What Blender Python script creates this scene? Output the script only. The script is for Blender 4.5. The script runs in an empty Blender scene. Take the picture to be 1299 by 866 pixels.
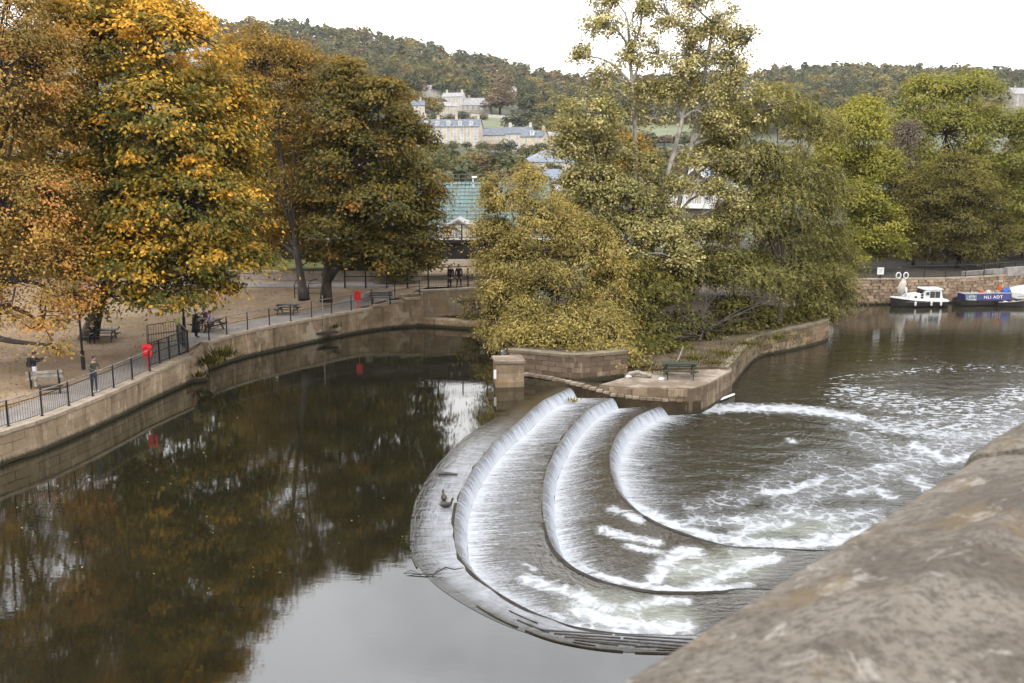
import bpy, bmesh, math, random
import numpy as np
from mathutils import Vector, Matrix, noise as mnoise
from mathutils.geometry import tessellate_polygon
R = math.radians
rng = np.random.default_rng(7)
random.seed(7)
scene = bpy.context.scene
COL = scene.collection

# ------------------------------------------------------------------ camera, sky, sun, exposure
CAM_H = 12.5
FPX = 1263.0                     # focal length in pixels of the 1299 px wide photograph
PITCH = math.atan(238 / FPX)
cam_d = bpy.data.cameras.new('camera')
cam_d.sensor_width = 36.0
cam_d.lens = 36.0 * FPX / 1299.0
cam_d.clip_start = 0.05
cam_d.clip_end = 6000
cam_d.dof.use_dof = True
cam_d.dof.focus_distance = 48
cam_d.dof.aperture_fstop = 5.6
cam = bpy.data.objects.new('camera', cam_d)
COL.objects.link(cam)
cam.location = (0, 0, CAM_H)
cam.rotation_euler = (R(90) - PITCH, 0, 0)
scene.camera = cam

SUN_EL, SUN_AZ = R(52), R(200)    # azimuth clockwise from +Y: behind the camera, a little to the left
world = bpy.data.worlds.new("World")
scene.world = world
world.use_nodes = True
def build_world():
    nt = world.node_tree
    N, L = nt.nodes, nt.links
    N.clear()
    out = N.new('ShaderNodeOutputWorld')
    bg = N.new('ShaderNodeBackground')
    sky = N.new('ShaderNodeTexSky')
    sky.sky_type = 'NISHITA'
    sky.sun_disc = False
    sky.sun_elevation = SUN_EL
    sky.sun_rotation = SUN_AZ
    sky.air_density = 1.0
    sky.dust_density = 1.5
    tc = N.new('ShaderNodeTexCoord')
    sep = N.new('ShaderNodeSeparateXYZ')
    L.new(tc.outputs['Generated'], sep.inputs[0])
    # cloud layer: direction projected on a flat cloud ceiling
    add = N.new('ShaderNodeMath'); add.operation = 'ADD'; add.inputs[1].default_value = 0.22
    ab = N.new('ShaderNodeMath'); ab.operation = 'ABSOLUTE'
    L.new(sep.outputs['Z'], ab.inputs[0]); L.new(ab.outputs[0], add.inputs[0])
    dv = N.new('ShaderNodeVectorMath'); dv.operation = 'DIVIDE'
    comb = N.new('ShaderNodeCombineXYZ')
    for i in range(3): L.new(add.outputs[0], comb.inputs[i])
    L.new(tc.outputs['Generated'], dv.inputs[0]); L.new(comb.outputs[0], dv.inputs[1])
    no = N.new('ShaderNodeTexNoise')
    no.inputs['Scale'].default_value = 1.5; no.inputs['Detail'].default_value = 5; no.inputs['Roughness'].default_value = 0.55
    L.new(dv.outputs[0], no.inputs['Vector'])
    thr = N.new('ShaderNodeMapRange'); thr.interpolation_type = 'SMOOTHSTEP'
    thr.inputs[1].default_value = 0.36; thr.inputs[2].default_value = 0.62
    thr.inputs[3].default_value = 0.6; thr.inputs[4].default_value = 1.0
    L.new(no.outputs['Fac'], thr.inputs[0])
    hz = N.new('ShaderNodeMapRange'); hz.interpolation_type = 'SMOOTHSTEP'
    hz.inputs[1].default_value = 0.25; hz.inputs[2].default_value = 0.7
    hz.inputs[3].default_value = 1.0; hz.inputs[4].default_value = 0.0
    L.new(ab.outputs[0], hz.inputs[0])
    mx = N.new('ShaderNodeMath'); mx.operation = 'MAXIMUM'
    L.new(thr.outputs[0], mx.inputs[0]); L.new(hz.outputs[0], mx.inputs[1])
    mix = N.new('ShaderNodeMixRGB')
    # overcast sky: brighter overhead than at the horizon (CIE overcast distribution, softened)
    gr = N.new('ShaderNodeMath'); gr.operation = 'MULTIPLY_ADD'; gr.inputs[1].default_value = 1.75; gr.inputs[2].default_value = 1.0
    L.new(ab.outputs[0], gr.inputs[0])
    cl = N.new('ShaderNodeVectorMath'); cl.operation = 'SCALE'
    tint = N.new('ShaderNodeMixRGB')                             # cloud radiance before the 0.1 strength: bluer where the layer is thin overhead
    tint.inputs['Color1'].default_value = (20.4, 19.7, 18.8, 1); tint.inputs['Color2'].default_value = (17.4, 19.2, 22.2, 1)
    L.new(ab.outputs[0], tint.inputs['Fac']); L.new(tint.outputs[0], cl.inputs[0])
    L.new(gr.outputs[0], cl.inputs['Scale'])
    L.new(cl.outputs[0], mix.inputs['Color2'])
    L.new(mx.outputs[0], mix.inputs['Fac']); L.new(sky.outputs[0], mix.inputs['Color1'])
    L.new(mix.outputs[0], bg.inputs['Color'])
    bg.inputs['Strength'].default_value = 0.1
    L.new(bg.outputs[0], out.inputs['Surface'])
build_world()
sun_d = bpy.data.lights.new('sun', 'SUN')
sun_d.energy = 1.5
sun_d.angle = R(12)
sun_d.color = (1.0, 0.90, 0.76)
sun = bpy.data.objects.new('sun', sun_d)
COL.objects.link(sun)
sdir = Vector((math.sin(SUN_AZ) * math.cos(SUN_EL), math.cos(SUN_AZ) * math.cos(SUN_EL), math.sin(SUN_EL)))
sun.rotation_euler = (-sdir).to_track_quat('-Z', 'Y').to_euler()
sun.location = sdir * 100
scene.view_settings.view_transform = 'Standard'
scene.view_settings.look = 'None'
scene.view_settings.exposure = -0.12
scene.view_settings.gamma = 1.0
scene.view_settings.use_curve_mapping = False
scene.render.engine = 'CYCLES'
scene.cycles.max_bounces = 6
scene.cycles.diffuse_bounces = 2
scene.cycles.glossy_bounces = 3
scene.cycles.transmission_bounces = 3
scene.cycles.volume_bounces = 0
scene.cycles.caustics_reflective = False
scene.cycles.caustics_refractive = False

# ------------------------------------------------------------------ survey helpers (photo pixel -> place in the world)
SP, CP = math.sin(PITCH), math.cos(PITCH)
def ray(px, py):
    dx, dy = (px - 649.5) / FPX, (py - 433.0) / FPX
    return Vector((dx, CP - dy * SP, -SP - dy * CP))
def at(px, py, z=0.0):
    d = ray(px, py)
    return Vector((0, 0, CAM_H)) + d * ((z - CAM_H) / d.z)
def atd(px, py, Y):
    d = ray(px, py)
    return Vector((0, 0, CAM_H)) + d * (Y / d.y)
def to_px(X, Y, Z):
    w = Y * CP - (Z - CAM_H) * SP
    u = Y * SP + (Z - CAM_H) * CP
    return 649.5 + FPX * X / w, 433.0 - FPX * u / w
def ss(a, b, x):
    t = np.clip((x - a) / (b - a), 0, 1)
    return t * t * (3 - 2 * t)
def G(Y):                                   # height of the left bank
    return 1.4 + .25 * float(ss(48, 60, Y)) + .9 * float(ss(69.5, 74.5, Y))

# ------------------------------------------------------------------ object helpers
def tag(o, label=None, cat=None, group=None, kind=None):
    if label: o['label'] = label
    if cat: o['category'] = cat
    if group: o['group'] = group
    if kind: o['kind'] = kind
    return o
def thing(name, label, cat, loc=(0, 0, 0), rz=0.0, group=None):
    o = bpy.data.objects.new(name, None)
    COL.objects.link(o)
    o.empty_display_size = .2
    o.location = loc
    o.rotation_euler = (0, 0, rz)
    return tag(o, label, cat, group)
def link(name, me, parent=None, loc=(0, 0, 0), rot=(0, 0, 0), scale=(1, 1, 1)):
    o = bpy.data.objects.new(name, me)
    COL.objects.link(o)
    o.location = loc; o.rotation_euler = rot; o.scale = scale
    if parent: o.parent = parent
    return o
def copy_tree(o, parent=None):
    c = o.copy()
    COL.objects.link(c)
    if parent: c.parent = parent
    for ch in list(o.children):
        copy_tree(ch, c)
    return c

class MB:
    def __init__(s):
        s.v = []; s.f = []; s.m = []
    def add(s, v, f, m=0):
        b = len(s.v)
        s.v.extend([tuple(p) for p in v])
        s.f.extend([tuple(i + b for i in q) for q in f])
        s.m.extend([m] * len(f))
    def box(s, c, d, rz=0.0, m=0, M=None, top=1.0):
        x, y, z = d[0] / 2, d[1] / 2, d[2] / 2
        vs = [Vector((-x, -y, -z)), Vector((x, -y, -z)), Vector((x, y, -z)), Vector((-x, y, -z)),
              Vector((-x * top, -y * top, z)), Vector((x * top, -y * top, z)), Vector((x * top, y * top, z)), Vector((-x * top, y * top, z))]
        M = M or Matrix.Rotation(rz, 3, 'Z')
        c = Vector(c)
        s.add([M @ p + c for p in vs], [(0, 3, 2, 1), (4, 5, 6, 7), (0, 1, 5, 4), (1, 2, 6, 5), (2, 3, 7, 6), (3, 0, 4, 7)], m)
    def bar(s, a, b, w, h, m=0):
        a, b = Vector(a), Vector(b)
        d = b - a
        if d.length < 1e-6: return
        q = d.to_track_quat('Y', 'Z').to_matrix()
        s.box((a + b) / 2, (w, d.length, h), M=q, m=m)
    def tube(s, pts, rad, n=6, m=0, cap=True):
        pts = [Vector(p) for p in pts]
        if not hasattr(rad, '__len__'): rad = [rad] * len(pts)
        k = len(pts)
        up = Vector((0.31, 0.11, 0.94)).normalized()
        vs = []
        for i, p in enumerate(pts):
            t = pts[min(i + 1, k - 1)] - pts[max(i - 1, 0)]
            if t.length < 1e-9: t = Vector((0, 0, 1))
            t.normalize()
            u = t.cross(up)
            if u.length < .05: u = t.cross(Vector((1, 0, 0)))
            u.normalize(); w = t.cross(u)
            for j in range(n):
                a = 2 * math.pi * j / n
                vs.append(p + (u * math.cos(a) + w * math.sin(a)) * rad[i])
        fs = []
        for i in range(k - 1):
            for j in range(n):
                fs.append((i * n + j, i * n + (j + 1) % n, (i + 1) * n + (j + 1) % n, (i + 1) * n + j))
        if cap:
            fs.append(tuple(range(n - 1, -1, -1)))
            fs.append(tuple(range((k - 1) * n, k * n)))
        s.add(vs, fs, m)
    def ball(s, c, r, n=10, k=7, m=0, M=None):
        c = Vector(c); r = Vector(r) if hasattr(r, '__len__') else Vector((r, r, r))
        vs = [Vector((0, 0, -1))]
        for i in range(1, k):
            t = -math.pi / 2 + math.pi * i / k
            for j in range(n):
                a = 2 * math.pi * j / n
                vs.append(Vector((math.cos(t) * math.cos(a), math.cos(t) * math.sin(a), math.sin(t))))
        vs.append(Vector((0, 0, 1)))
        fs = []
        for j in range(n): fs.append((0, 1 + (j + 1) % n, 1 + j))
        for i in range(k - 2):
            for j in range(n):
                a = 1 + i * n
                fs.append((a + j, a + (j + 1) % n, a + n + (j + 1) % n, a + n + j))
        a = 1 + (k - 2) * n
        for j in range(n): fs.append((a + j, a + (j + 1) % n, len(vs) - 1))
        vs = [Vector((p.x * r.x, p.y * r.y, p.z * r.z)) for p in vs]
        if M: vs = [M @ p for p in vs]
        s.add([p + c for p in vs], fs, m)
    def prism(s, poly, z0, z1, m=0):
        poly = [Vector((p[0], p[1], 0)) for p in poly]
        n = len(poly)
        area = sum(poly[i].x * poly[(i + 1) % n].y - poly[(i + 1) % n].x * poly[i].y for i in range(n))
        if area < 0: poly.reverse()
        zt = z1 if hasattr(z1, '__call__') else (lambda p: z1)
        zb = z0 if hasattr(z0, '__call__') else (lambda p: z0)
        vs = [(p.x, p.y, zb(p)) for p in poly] + [(p.x, p.y, zt(p)) for p in poly]
        fs = [(i, (i + 1) % n, n + (i + 1) % n, n + i) for i in range(n)]
        for t in tessellate_polygon([poly]):
            a, b, c = t
            if (poly[b] - poly[a]).cross(poly[c] - poly[a]).z < 0: a, b, c = a, c, b
            fs.append((n + a, n + b, n + c)); fs.append((c, b, a))
        s.add(vs, fs, m)
    def mesh(s, name, mats, smooth=False):
        me = bpy.data.meshes.new(name)
        me.from_pydata(s.v, [], s.f)
        if not isinstance(mats, (list, tuple)): mats = [mats]
        for x in mats: me.materials.append(x)
        if len(mats) > 1: me.polygons.foreach_set('material_index', s.m)
        if smooth: me.polygons.foreach_set('use_smooth', [True] * len(me.polygons))
        me.update()
        return me
    def build(s, name, mats, parent=None, loc=(0, 0, 0), rz=0.0, smooth=False):
        return link(name, s.mesh(name, mats, smooth), parent, loc, (0, 0, rz))

def np_mesh(name, V, F, mats, attrs=None, smooth=False, uv=None):
    """V (n,3), F (m,k) fixed k"""
    me = bpy.data.meshes.new(name)
    V = np.asarray(V, dtype=np.float32); F = np.asarray(F, dtype=np.int32)
    n, (m, k) = len(V), F.shape
    me.vertices.add(n); me.vertices.foreach_set('co', V.ravel())
    me.loops.add(m * k); me.loops.foreach_set('vertex_index', F.ravel())
    me.polygons.add(m)
    me.polygons.foreach_set('loop_start', np.arange(0, m * k, k, dtype=np.int32))
    if smooth: me.polygons.foreach_set('use_smooth', np.ones(m, dtype=bool))
    if uv is not None:
        l = me.uv_layers.new(name='flow')
        l.data.foreach_set('uv', np.asarray(uv, dtype=np.float32)[F.ravel()].ravel())
    for key, val in (attrs or {}).items():
        a = me.attributes.new(key, 'FLOAT', 'POINT')
        a.data.foreach_set('value', np.asarray(val, dtype=np.float32))
    for x in (mats if isinstance(mats, (list, tuple)) else [mats]): me.materials.append(x)
    me.update(calc_edges=True)
    me.validate()
    return me

# ------------------------------------------------------------------ materials
class NT:
    def __init__(s, name):
        s.mat = bpy.data.materials.new(name); s.mat.use_nodes = True
        s.t = s.mat.node_tree; s.N = s.t.nodes; s.L = s.t.links
        s.N.clear()
        s.out = s.N.new('ShaderNodeOutputMaterial')
    def n(s, typ, **kw):
        x = s.N.new(typ)
        for k, v in kw.items(): setattr(x, k, v)
        return x
    def l(s, a, b): s.L.new(a, b)
    def math(s, op, a, b=None, clamp=False):
        x = s.n('ShaderNodeMath', operation=op, use_clamp=clamp)
        for i, q in enumerate((a, b)):
            if q is None: continue
            if isinstance(q, (int, float)): x.inputs[i].default_value = q
            else: s.l(q, x.inputs[i])
        return x.outputs[0]
    def pos(s, scale=(1, 1, 1), world=True):
        if world:
            g = s.n('ShaderNodeNewGeometry').outputs['Position']
        else:
            g = s.n('ShaderNodeTexCoord').outputs['Object']
        mp = s.n('ShaderNodeMapping')
        mp.inputs['Scale'].default_value = scale
        s.l(g, mp.inputs['Vector'])
        return mp.outputs[0]
    def noise(s, vec, scale, detail=4, rough=.55, dist=0.0):
        x = s.n('ShaderNodeTexNoise')
        x.inputs['Scale'].default_value = scale; x.inputs['Detail'].default_value = detail
        x.inputs['Roughness'].default_value = rough; x.inputs['Distortion'].default_value = dist
        if vec is not None: s.l(vec, x.inputs['Vector'])
        return x.outputs['Fac']
    def ramp(s, fac, stops):
        x = s.n('ShaderNodeValToRGB')
        e = x.color_ramp.elements
        while len(e) < len(stops): e.new(.5)
        for q, (p, c) in zip(e, stops):
            q.position = p; q.color = (*c, 1) if len(c) == 3 else c
        s.l(fac, x.inputs[0])
        return x.outputs[0]
    def rng(s, v, a, b, c=0.0, d=1.0, smooth=True):
        x = s.n('ShaderNodeMapRange')
        if smooth: x.interpolation_type = 'SMOOTHSTEP'
        for i, q in enumerate((a, b, c, d)): x.inputs[i + 1].default_value = q
        s.l(v, x.inputs[0])
        return x.outputs[0]
    def mix(s, fac, a, b, typ='MIX'):
        x = s.n('ShaderNodeMixRGB', blend_type=typ)
        for i, q in enumerate((fac, a, b)):
            if isinstance(q, (int, float)): x.inputs[i].default_value = q
            elif isinstance(q, tuple): x.inputs[i].default_value = (*q, 1)
            else: s.l(q, x.inputs[i])
        return x.outputs[0]
    def bump(s, h, strength=.5, dist=.02, normal=None):
        x = s.n('ShaderNodeBump')
        x.inputs['Strength'].default_value = strength; x.inputs['Distance'].default_value = dist
        s.l(h, x.inputs['Height'])
        if normal is not None: s.l(normal, x.inputs['Normal'])
        return x.outputs[0]
    def bsdf(s, color, rough=.7, normal=None, spec=.5, metal=0.0):
        b = s.n('ShaderNodeBsdfPrincipled')
        for key, q in (('Base Color', color), ('Roughness', rough), ('Specular IOR Level', spec), ('Metallic', metal)):
            if isinstance(q, tuple): b.inputs[key].default_value = (*q, 1)
            elif isinstance(q, (int, float)): b.inputs[key].default_value = q
            else: s.l(q, b.inputs[key])
        if normal is not None: s.l(normal, b.inputs['Normal'])
        s.l(b.outputs[0], s.out.inputs['Surface'])
        return b

def pmat(name, c1, c2=None, scale=3.0, rough=.75, bump=.3, bdist=.01, stretch=(1, 1, 1), spec=.3, metal=0.0, lo=.35, hi=.65, world=True):
    t = NT(name)
    c2 = c2 or tuple(x * .75 for x in c1)
    v = t.pos(stretch, world)
    f = t.noise(v, scale, 5, .6)
    f2 = t.noise(v, scale * 7, 3, .6)
    c = t.mix(t.rng(f, lo, hi), c2, c1)
    c = t.mix(t.rng(f2, .3, .7, 0, .35), c, tuple(x * .6 for x in c2))
    nrm = t.bump(f2, bump, bdist) if bump else None
    t.bsdf(c, rough, nrm, spec, metal)
    return t.mat

def wall_mat(name, c1, c2, stain, water_z=0.0, wet=.35, course=None, patch=None, runs=.75, vary=.14):
    """weathered masonry: blotches, run-down stains, moss edge along the water"""
    t = NT(name)
    p = t.pos()
    a = t.noise(p, .8, 5, .6)
    b = t.noise(t.pos((1, 1, 1)), 9, 4, .65)
    run = t.noise(t.pos((2.4, 2.4, .22)), 1.0, 5, .65)
    c = t.mix(t.rng(a, .35, .65), c2, c1)
    c = t.mix(t.rng(b, .35, .75, 0, .5), c, tuple(x * .62 for x in c2))
    c = t.mix(t.rng(run, .5, .68, 0, runs), c, stain)
    pale = t.noise(t.pos((1.2, 1.2, .35)), 1.7, 4, .6)
    c = t.mix(t.rng(pale, .56, .68, 0, .6), c, tuple(min(.62, x * 1.5) for x in c1))
    if patch:
        pn = t.noise(t.pos((.5, .5, .5)), 1.1, 4, .6)
        c = t.mix(t.rng(pn, .54, .62, 0, .8), c, patch)
    isl = t.n('ShaderNodeNewGeometry').outputs['Random Per Island']
    obr = t.n('ShaderNodeObjectInfo').outputs['Random']
    rv = t.math('FRACT', t.math('ADD', t.math('MULTIPLY', isl, 7.3), obr))
    c = t.mix(t.rng(rv, 0, 1, 0, vary * 2.2, False), c, tuple(x * .42 for x in c2))
    z = t.n('ShaderNodeSeparateXYZ'); t.l(p, z.inputs[0])
    edge = t.math('ADD', z.outputs['Z'], t.math('MULTIPLY', t.math('SUBTRACT', b, .5), .35))
    m = t.rng(edge, water_z + wet * .35, water_z + wet, 1, 0)
    c = t.mix(m, c, (.035, .03, .016))
    nrm = t.bump(t.mix(.5, b, a), .6, .03)
    t.bsdf(c, .85, nrm, .2)
    return t.mat

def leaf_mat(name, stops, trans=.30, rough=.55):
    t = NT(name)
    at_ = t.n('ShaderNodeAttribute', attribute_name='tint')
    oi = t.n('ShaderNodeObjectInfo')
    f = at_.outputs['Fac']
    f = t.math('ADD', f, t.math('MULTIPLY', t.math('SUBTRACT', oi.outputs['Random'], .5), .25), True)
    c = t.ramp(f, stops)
    d = t.n('ShaderNodeBsdfDiffuse'); t.l(c, d.inputs[0])
    tr = t.n('ShaderNodeBsdfTranslucent'); t.l(t.mix(.5, c, t.mix(1.0, c, (1.0, .85, .35), 'MULTIPLY')), tr.inputs[0])
    gl = t.n('ShaderNodeBsdfGlossy'); gl.inputs['Roughness'].default_value = rough
    gl.inputs[0].default_value = (.9, .9, .9, 1)
    m1 = t.n('ShaderNodeMixShader'); m1.inputs[0].default_value = trans
    t.l(d.outputs[0], m1.inputs[1]); t.l(tr.outputs[0], m1.inputs[2])
    m2 = t.n('ShaderNodeMixShader'); m2.inputs[0].default_value = .015
    t.l(m1.outputs[0], m2.inputs[1]); t.l(gl.outputs[0], m2.inputs[2])
    t.l(m2.outputs[0], t.out.inputs['Surface'])
    return t.mat

M = {}
M['black_metal'] = pmat('black_metal', (.02, .02, .02), scale=4, rough=.5, bump=.1)
M['rail_grey'] = pmat('worn_grey_rail', (.26, .25, .23), (.12, .11, .10), scale=3, rough=.5, bump=.1)
M['bark'] = pmat('brown_bark', (.075, .055, .04), (.03, .024, .018), scale=2, stretch=(1, 1, .3), bump=.8, bdist=.04)
M['bark_pale'] = pmat('pale_grey_bark', (.42, .38, .33), (.17, .15, .125), scale=1.6, stretch=(1, 1, .6), bump=.6, bdist=.03)
M['bark_grey'] = pmat('grey_bark', (.14, .12, .10), (.07, .06, .05), scale=1.6, stretch=(1, 1, .3), bump=.7, bdist=.04)
M['wood_grey'] = pmat('weathered_wood', (.33, .29, .24), (.19, .16, .13), scale=3, stretch=(1, 1, 1), bump=.4)
M['wood_dark'] = pmat('dark_wet_wood', (.055, .042, .03), (.025, .02, .015), scale=3, bump=.5, rough=.55)
M['wood_green'] = pmat('mossy_green_wood', (.04, .045, .026), (.022, .024, .015), scale=3, bump=.5)
M['red'] = pmat('red_plastic', (.62, .02, .025), (.5, .015, .02), scale=2, rough=.35, bump=0)
M['white'] = pmat('white_paint', (.78, .77, .74), (.66, .65, .62), scale=2, rough=.4, bump=.05)
M['hull_black'] = pmat('black_hull', (.02, .018, .018), (.035, .03, .028), scale=1.5, rough=.35, bump=.05)
M['blue'] = pmat('navy_blue_paint', (.03, .035, .13), (.025, .028, .1), scale=1, rough=.35, bump=.03)
M['blue_light'] = pmat('faded_blue_paint', (.12, .19, .27), (.09, .14, .2), scale=1.5, rough=.45, bump=.03)
M['blue_tarp'] = pmat('bright_blue_cover', (.02, .11, .38), (.015, .07, .26), scale=3, rough=.5, bump=.3)
M['orange'] = pmat('orange_fabric', (.45, .09, .03), scale=2, bump=.1)
M['glass'] = pmat('dark_window_glass', (.03, .035, .04), (.02, .022, .025), scale=.5, rough=.08, bump=0, spec=.6)
M['pane_bright'] = pmat('window_glass_with_blinds_and_painted_sky', (.5, .5, .5), (.3, .31, .33), scale=.4, rough=.15, bump=0, spec=.6)  # pale glass colour stands for reflected sky as well as blinds
M['slate'] = pmat('grey_slate', (.14, .15, .165), (.085, .09, .1), scale=.8, rough=.6, bump=.3, bdist=.03)
M['slate_pale'] = pmat('pale_stone_slates', (.32, .30, .28), (.22, .20, .18), scale=.8, rough=.7, bump=.3, bdist=.03)
M['slate_blue'] = pmat('blue_grey_sheet_roof', (.17, .19, .22), (.125, .14, .17), scale=.5, rough=.5, bump=.1)
M['cream'] = pmat('cream_limestone', (.58, .49, .36), (.44, .36, .26), scale=.5, rough=.85, bump=.2)
M['cream_pale'] = pmat('pale_limestone', (.6, .54, .46), (.47, .42, .35), scale=.5, rough=.85, bump=.2)
M['grey_stone'] = pmat('grey_limestone', (.38, .33, .28), (.26, .22, .19), scale=.5, rough=.85, bump=.2)
M['teal'] = pmat('teal_seat_plastic', (.25, .34, .325), (.19, .27, .26), scale=.6, rough=.5, bump=.05)
M['concrete'] = pmat('grey_concrete', (.3, .27, .24), (.2, .18, .155), scale=1, rough=.85, bump=.3)
M['concrete_dark'] = pmat('dark_concrete_beam', (.06, .05, .04), (.035, .03, .025), scale=1, rough=.85, bump=.3)
M['pale_wall'] = pmat('pale_rendered_wall', (.5, .44, .35), (.4, .35, .28), scale=.6, rough=.8, bump=.1)
M['skin'] = pmat('skin', (.42, .25, .18), (.38, .22, .155), scale=8, rough=.55, bump=0, world=False)
M['hair_dark'] = pmat('dark_hair', (.018, .013, .01), scale=20, rough=.6, bump=.3, world=False)
M['cloth_black'] = pmat('black_cloth', (.017, .016, .018), (.011, .011, .012), scale=5, bump=.2, world=False)
M['cloth_white'] = pmat('white_cloth', (.62, .6, .58), (.5, .49, .48), scale=5, bump=.2, world=False)
M['cloth_olive'] = pmat('olive_cloth', (.075, .07, .045), (.05, .047, .03), scale=5, bump=.2, world=False)
M['cloth_denim'] = pmat('dark_denim', (.06, .07, .1), (.035, .042, .065), scale=5, bump=.2, world=False)
M['cloth_lilac'] = pmat('lilac_cloth', (.42, .34, .42), (.25, .17, .25), scale=9, bump=.2, world=False)
M['cloth_plum'] = pmat('plum_cloth', (.09, .035, .06), (.05, .02, .035), scale=5, bump=.2, world=False)
M['foam'] = pmat('white_foam', (.8, .8, .79), scale=3, rough=.6, bump=.4)
M['weed'] = pmat('yellow_weed', (.3, .24, .08), (.12, .1, .03), scale=9, bump=.3)
M['duck'] = pmat('brown_duck_feathers', (.09, .065, .045), (.03, .025, .02), scale=14, bump=.2, world=False)
M['bill'] = pmat('yellow_bill', (.4, .28, .05), scale=5, bump=0)
M['field'] = pmat('green_pasture', (.13, .135, .055), (.095, .1, .04), scale=.05, bump=.2, bdist=.1)
M['terrain'] = pmat('hillside_grass_and_scrub', (.085, .085, .035), (.05, .048, .022), scale=.03, bump=.3, bdist=.3)
M['lawn'] = pmat('lawn_grass', (.13, .125, .035), (.075, .08, .022), scale=.8, bump=.6, bdist=.04)
M['bank'] = None

# leaves: real leaf colours
GOLD = leaf_mat('golden_green_leaves', [(0, (0.065, 0.070, 0.0109)), (.3, (0.141, 0.121, 0.0150)), (.55, (0.306, 0.190, 0.0194)), (.8, (0.605, 0.307, 0.0275)), (1, (0.750, 0.426, 0.0457))])
ORANGE = leaf_mat('orange_brown_leaves', [(0, (0.081, 0.065, 0.0137)), (.35, (0.208, 0.136, 0.0282)), (.65, (0.360, 0.216, 0.0440)), (.9, (0.496, 0.271, 0.0614)), (1, (0.555, 0.209, 0.0531))])
RUST = leaf_mat('rusty_leaves', [(0, (0.067, 0.056, 0.0114)), (.4, (0.186, 0.111, 0.0174)), (.75, (0.304, 0.176, 0.0228)), (1, (0.471, 0.278, 0.0338))])
MAPLE = leaf_mat('dark_maple_leaves', [(0, (0.050, 0.047, 0.0101)), (.4, (0.110, 0.090, 0.0142)), (.75, (0.222, 0.140, 0.0193)), (1, (0.411, 0.160, 0.0202))])
WILLOW_GOLD = leaf_mat('gold_willow_leaves', [(0, (0.062, 0.057, 0.0143)), (.4, (0.172, 0.139, 0.0352)), (.75, (0.323, 0.244, 0.0605)), (1, (0.464, 0.344, 0.0935))])
WILLOW = leaf_mat('olive_willow_leaves', [(0, (0.063, 0.062, 0.0133)), (.4, (0.149, 0.134, 0.0307)), (.75, (0.263, 0.227, 0.0608)), (1, (0.394, 0.336, 0.1077))])
SHADEGREEN = leaf_mat('deep_green_leaves', [(0, (0.034, 0.034, 0.0071)), (.5, (0.084, 0.077, 0.0130)), (1, (0.199, 0.163, 0.0277))])
POPLAR = leaf_mat('poplar_leaves', [(0, (0.116, 0.109, 0.0369)), (.4, (0.255, 0.224, 0.0686)), (.75, (0.422, 0.348, 0.1243)), (1, (0.672, 0.577, 0.2727))])
LIME = leaf_mat('bright_green_leaves', [(0, (0.082, 0.096, 0.0178)), (.4, (0.160, 0.167, 0.0258)), (.75, (0.255, 0.235, 0.0299)), (1, (0.371, 0.317, 0.0434))])
YELLOWGREEN = leaf_mat('yellow_green_leaves', [(0, (0.100, 0.101, 0.0200)), (.4, (0.197, 0.190, 0.0329)), (.75, (0.275, 0.249, 0.0393)), (1, (0.370, 0.290, 0.0462))])
BROWN = leaf_mat('olive_brown_leaves', [(0, (0.046, 0.044, 0.0104)), (.4, (0.112, 0.094, 0.0177)), (.75, (0.181, 0.145, 0.0265)), (1, (0.271, 0.210, 0.0371))])
GREYTWIG = leaf_mat('grey_brown_leaves', [(0, (.08, .06, .04)), (.5, (.17, .13, .085)), (1, (.26, .2, .13))])
HILL_A = leaf_mat('hill_dark_green_leaves', [(0, (.04, .045, .022)), (.5, (.075, .08, .035)), (1, (.12, .12, .05))])
HILL_B = leaf_mat('hill_olive_leaves', [(0, (.07, .065, .022)), (.5, (.125, .11, .038)), (1, (.2, .17, .055))])
HILL_C = leaf_mat('hill_russet_leaves', [(0, (.09, .055, .028)), (.5, (.135, .092, .045)), (1, (.21, .145, .065))])
HILL_D = leaf_mat('hill_yellow_leaves', [(0, (.12, .095, .025)), (.5, (.2, .155, .04)), (1, (.3, .23, .06))])
IVY = SHADEGREEN

# ------------------------------------------------------------------ polylines
def V2(p): return np.array([p[0], p[1]], dtype=float)
def smooth_line(pts, n, it=2):
    """Catmull-Rom through 2-D points, resampled to n points of equal spacing"""
    P = np.array([[p[0], p[1]] for p in pts], float)
    Q = np.vstack([2 * P[0] - P[1], P, 2 * P[-1] - P[-2]])
    out = []
    for i in range(1, len(Q) - 2):
        p0, p1, p2, p3 = Q[i - 1:i + 3]
        for t in np.linspace(0, 1, 24, endpoint=False):
            out.append(.5 * ((2 * p1) + (-p0 + p2) * t + (2 * p0 - 5 * p1 + 4 * p2 - p3) * t * t + (-p0 + 3 * p1 - 3 * p2 + p3) * t ** 3))
    out.append(P[-1])
    return resample(np.array(out), n)
def resample(P, n):
    s = np.concatenate([[0], np.cumsum(np.linalg.norm(np.diff(P, axis=0), axis=1))])
    t = np.linspace(0, s[-1], n)
    return np.stack([np.interp(t, s, P[:, k]) for k in range(P.shape[1])], 1)
def line_len(P): return float(np.sum(np.linalg.norm(np.diff(P, axis=0), axis=1)))
def normals(P):
    """left-hand normals of a 2-D polyline"""
    d = np.gradient(P, axis=0)
    for _ in range(3): d[1:-1] = (d[:-2] + 2 * d[1:-1] + d[2:]) / 4
    d /= np.linalg.norm(d, axis=1)[:, None] + 1e-9
    return np.stack([-d[:, 1], d[:, 0]], 1)
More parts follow.
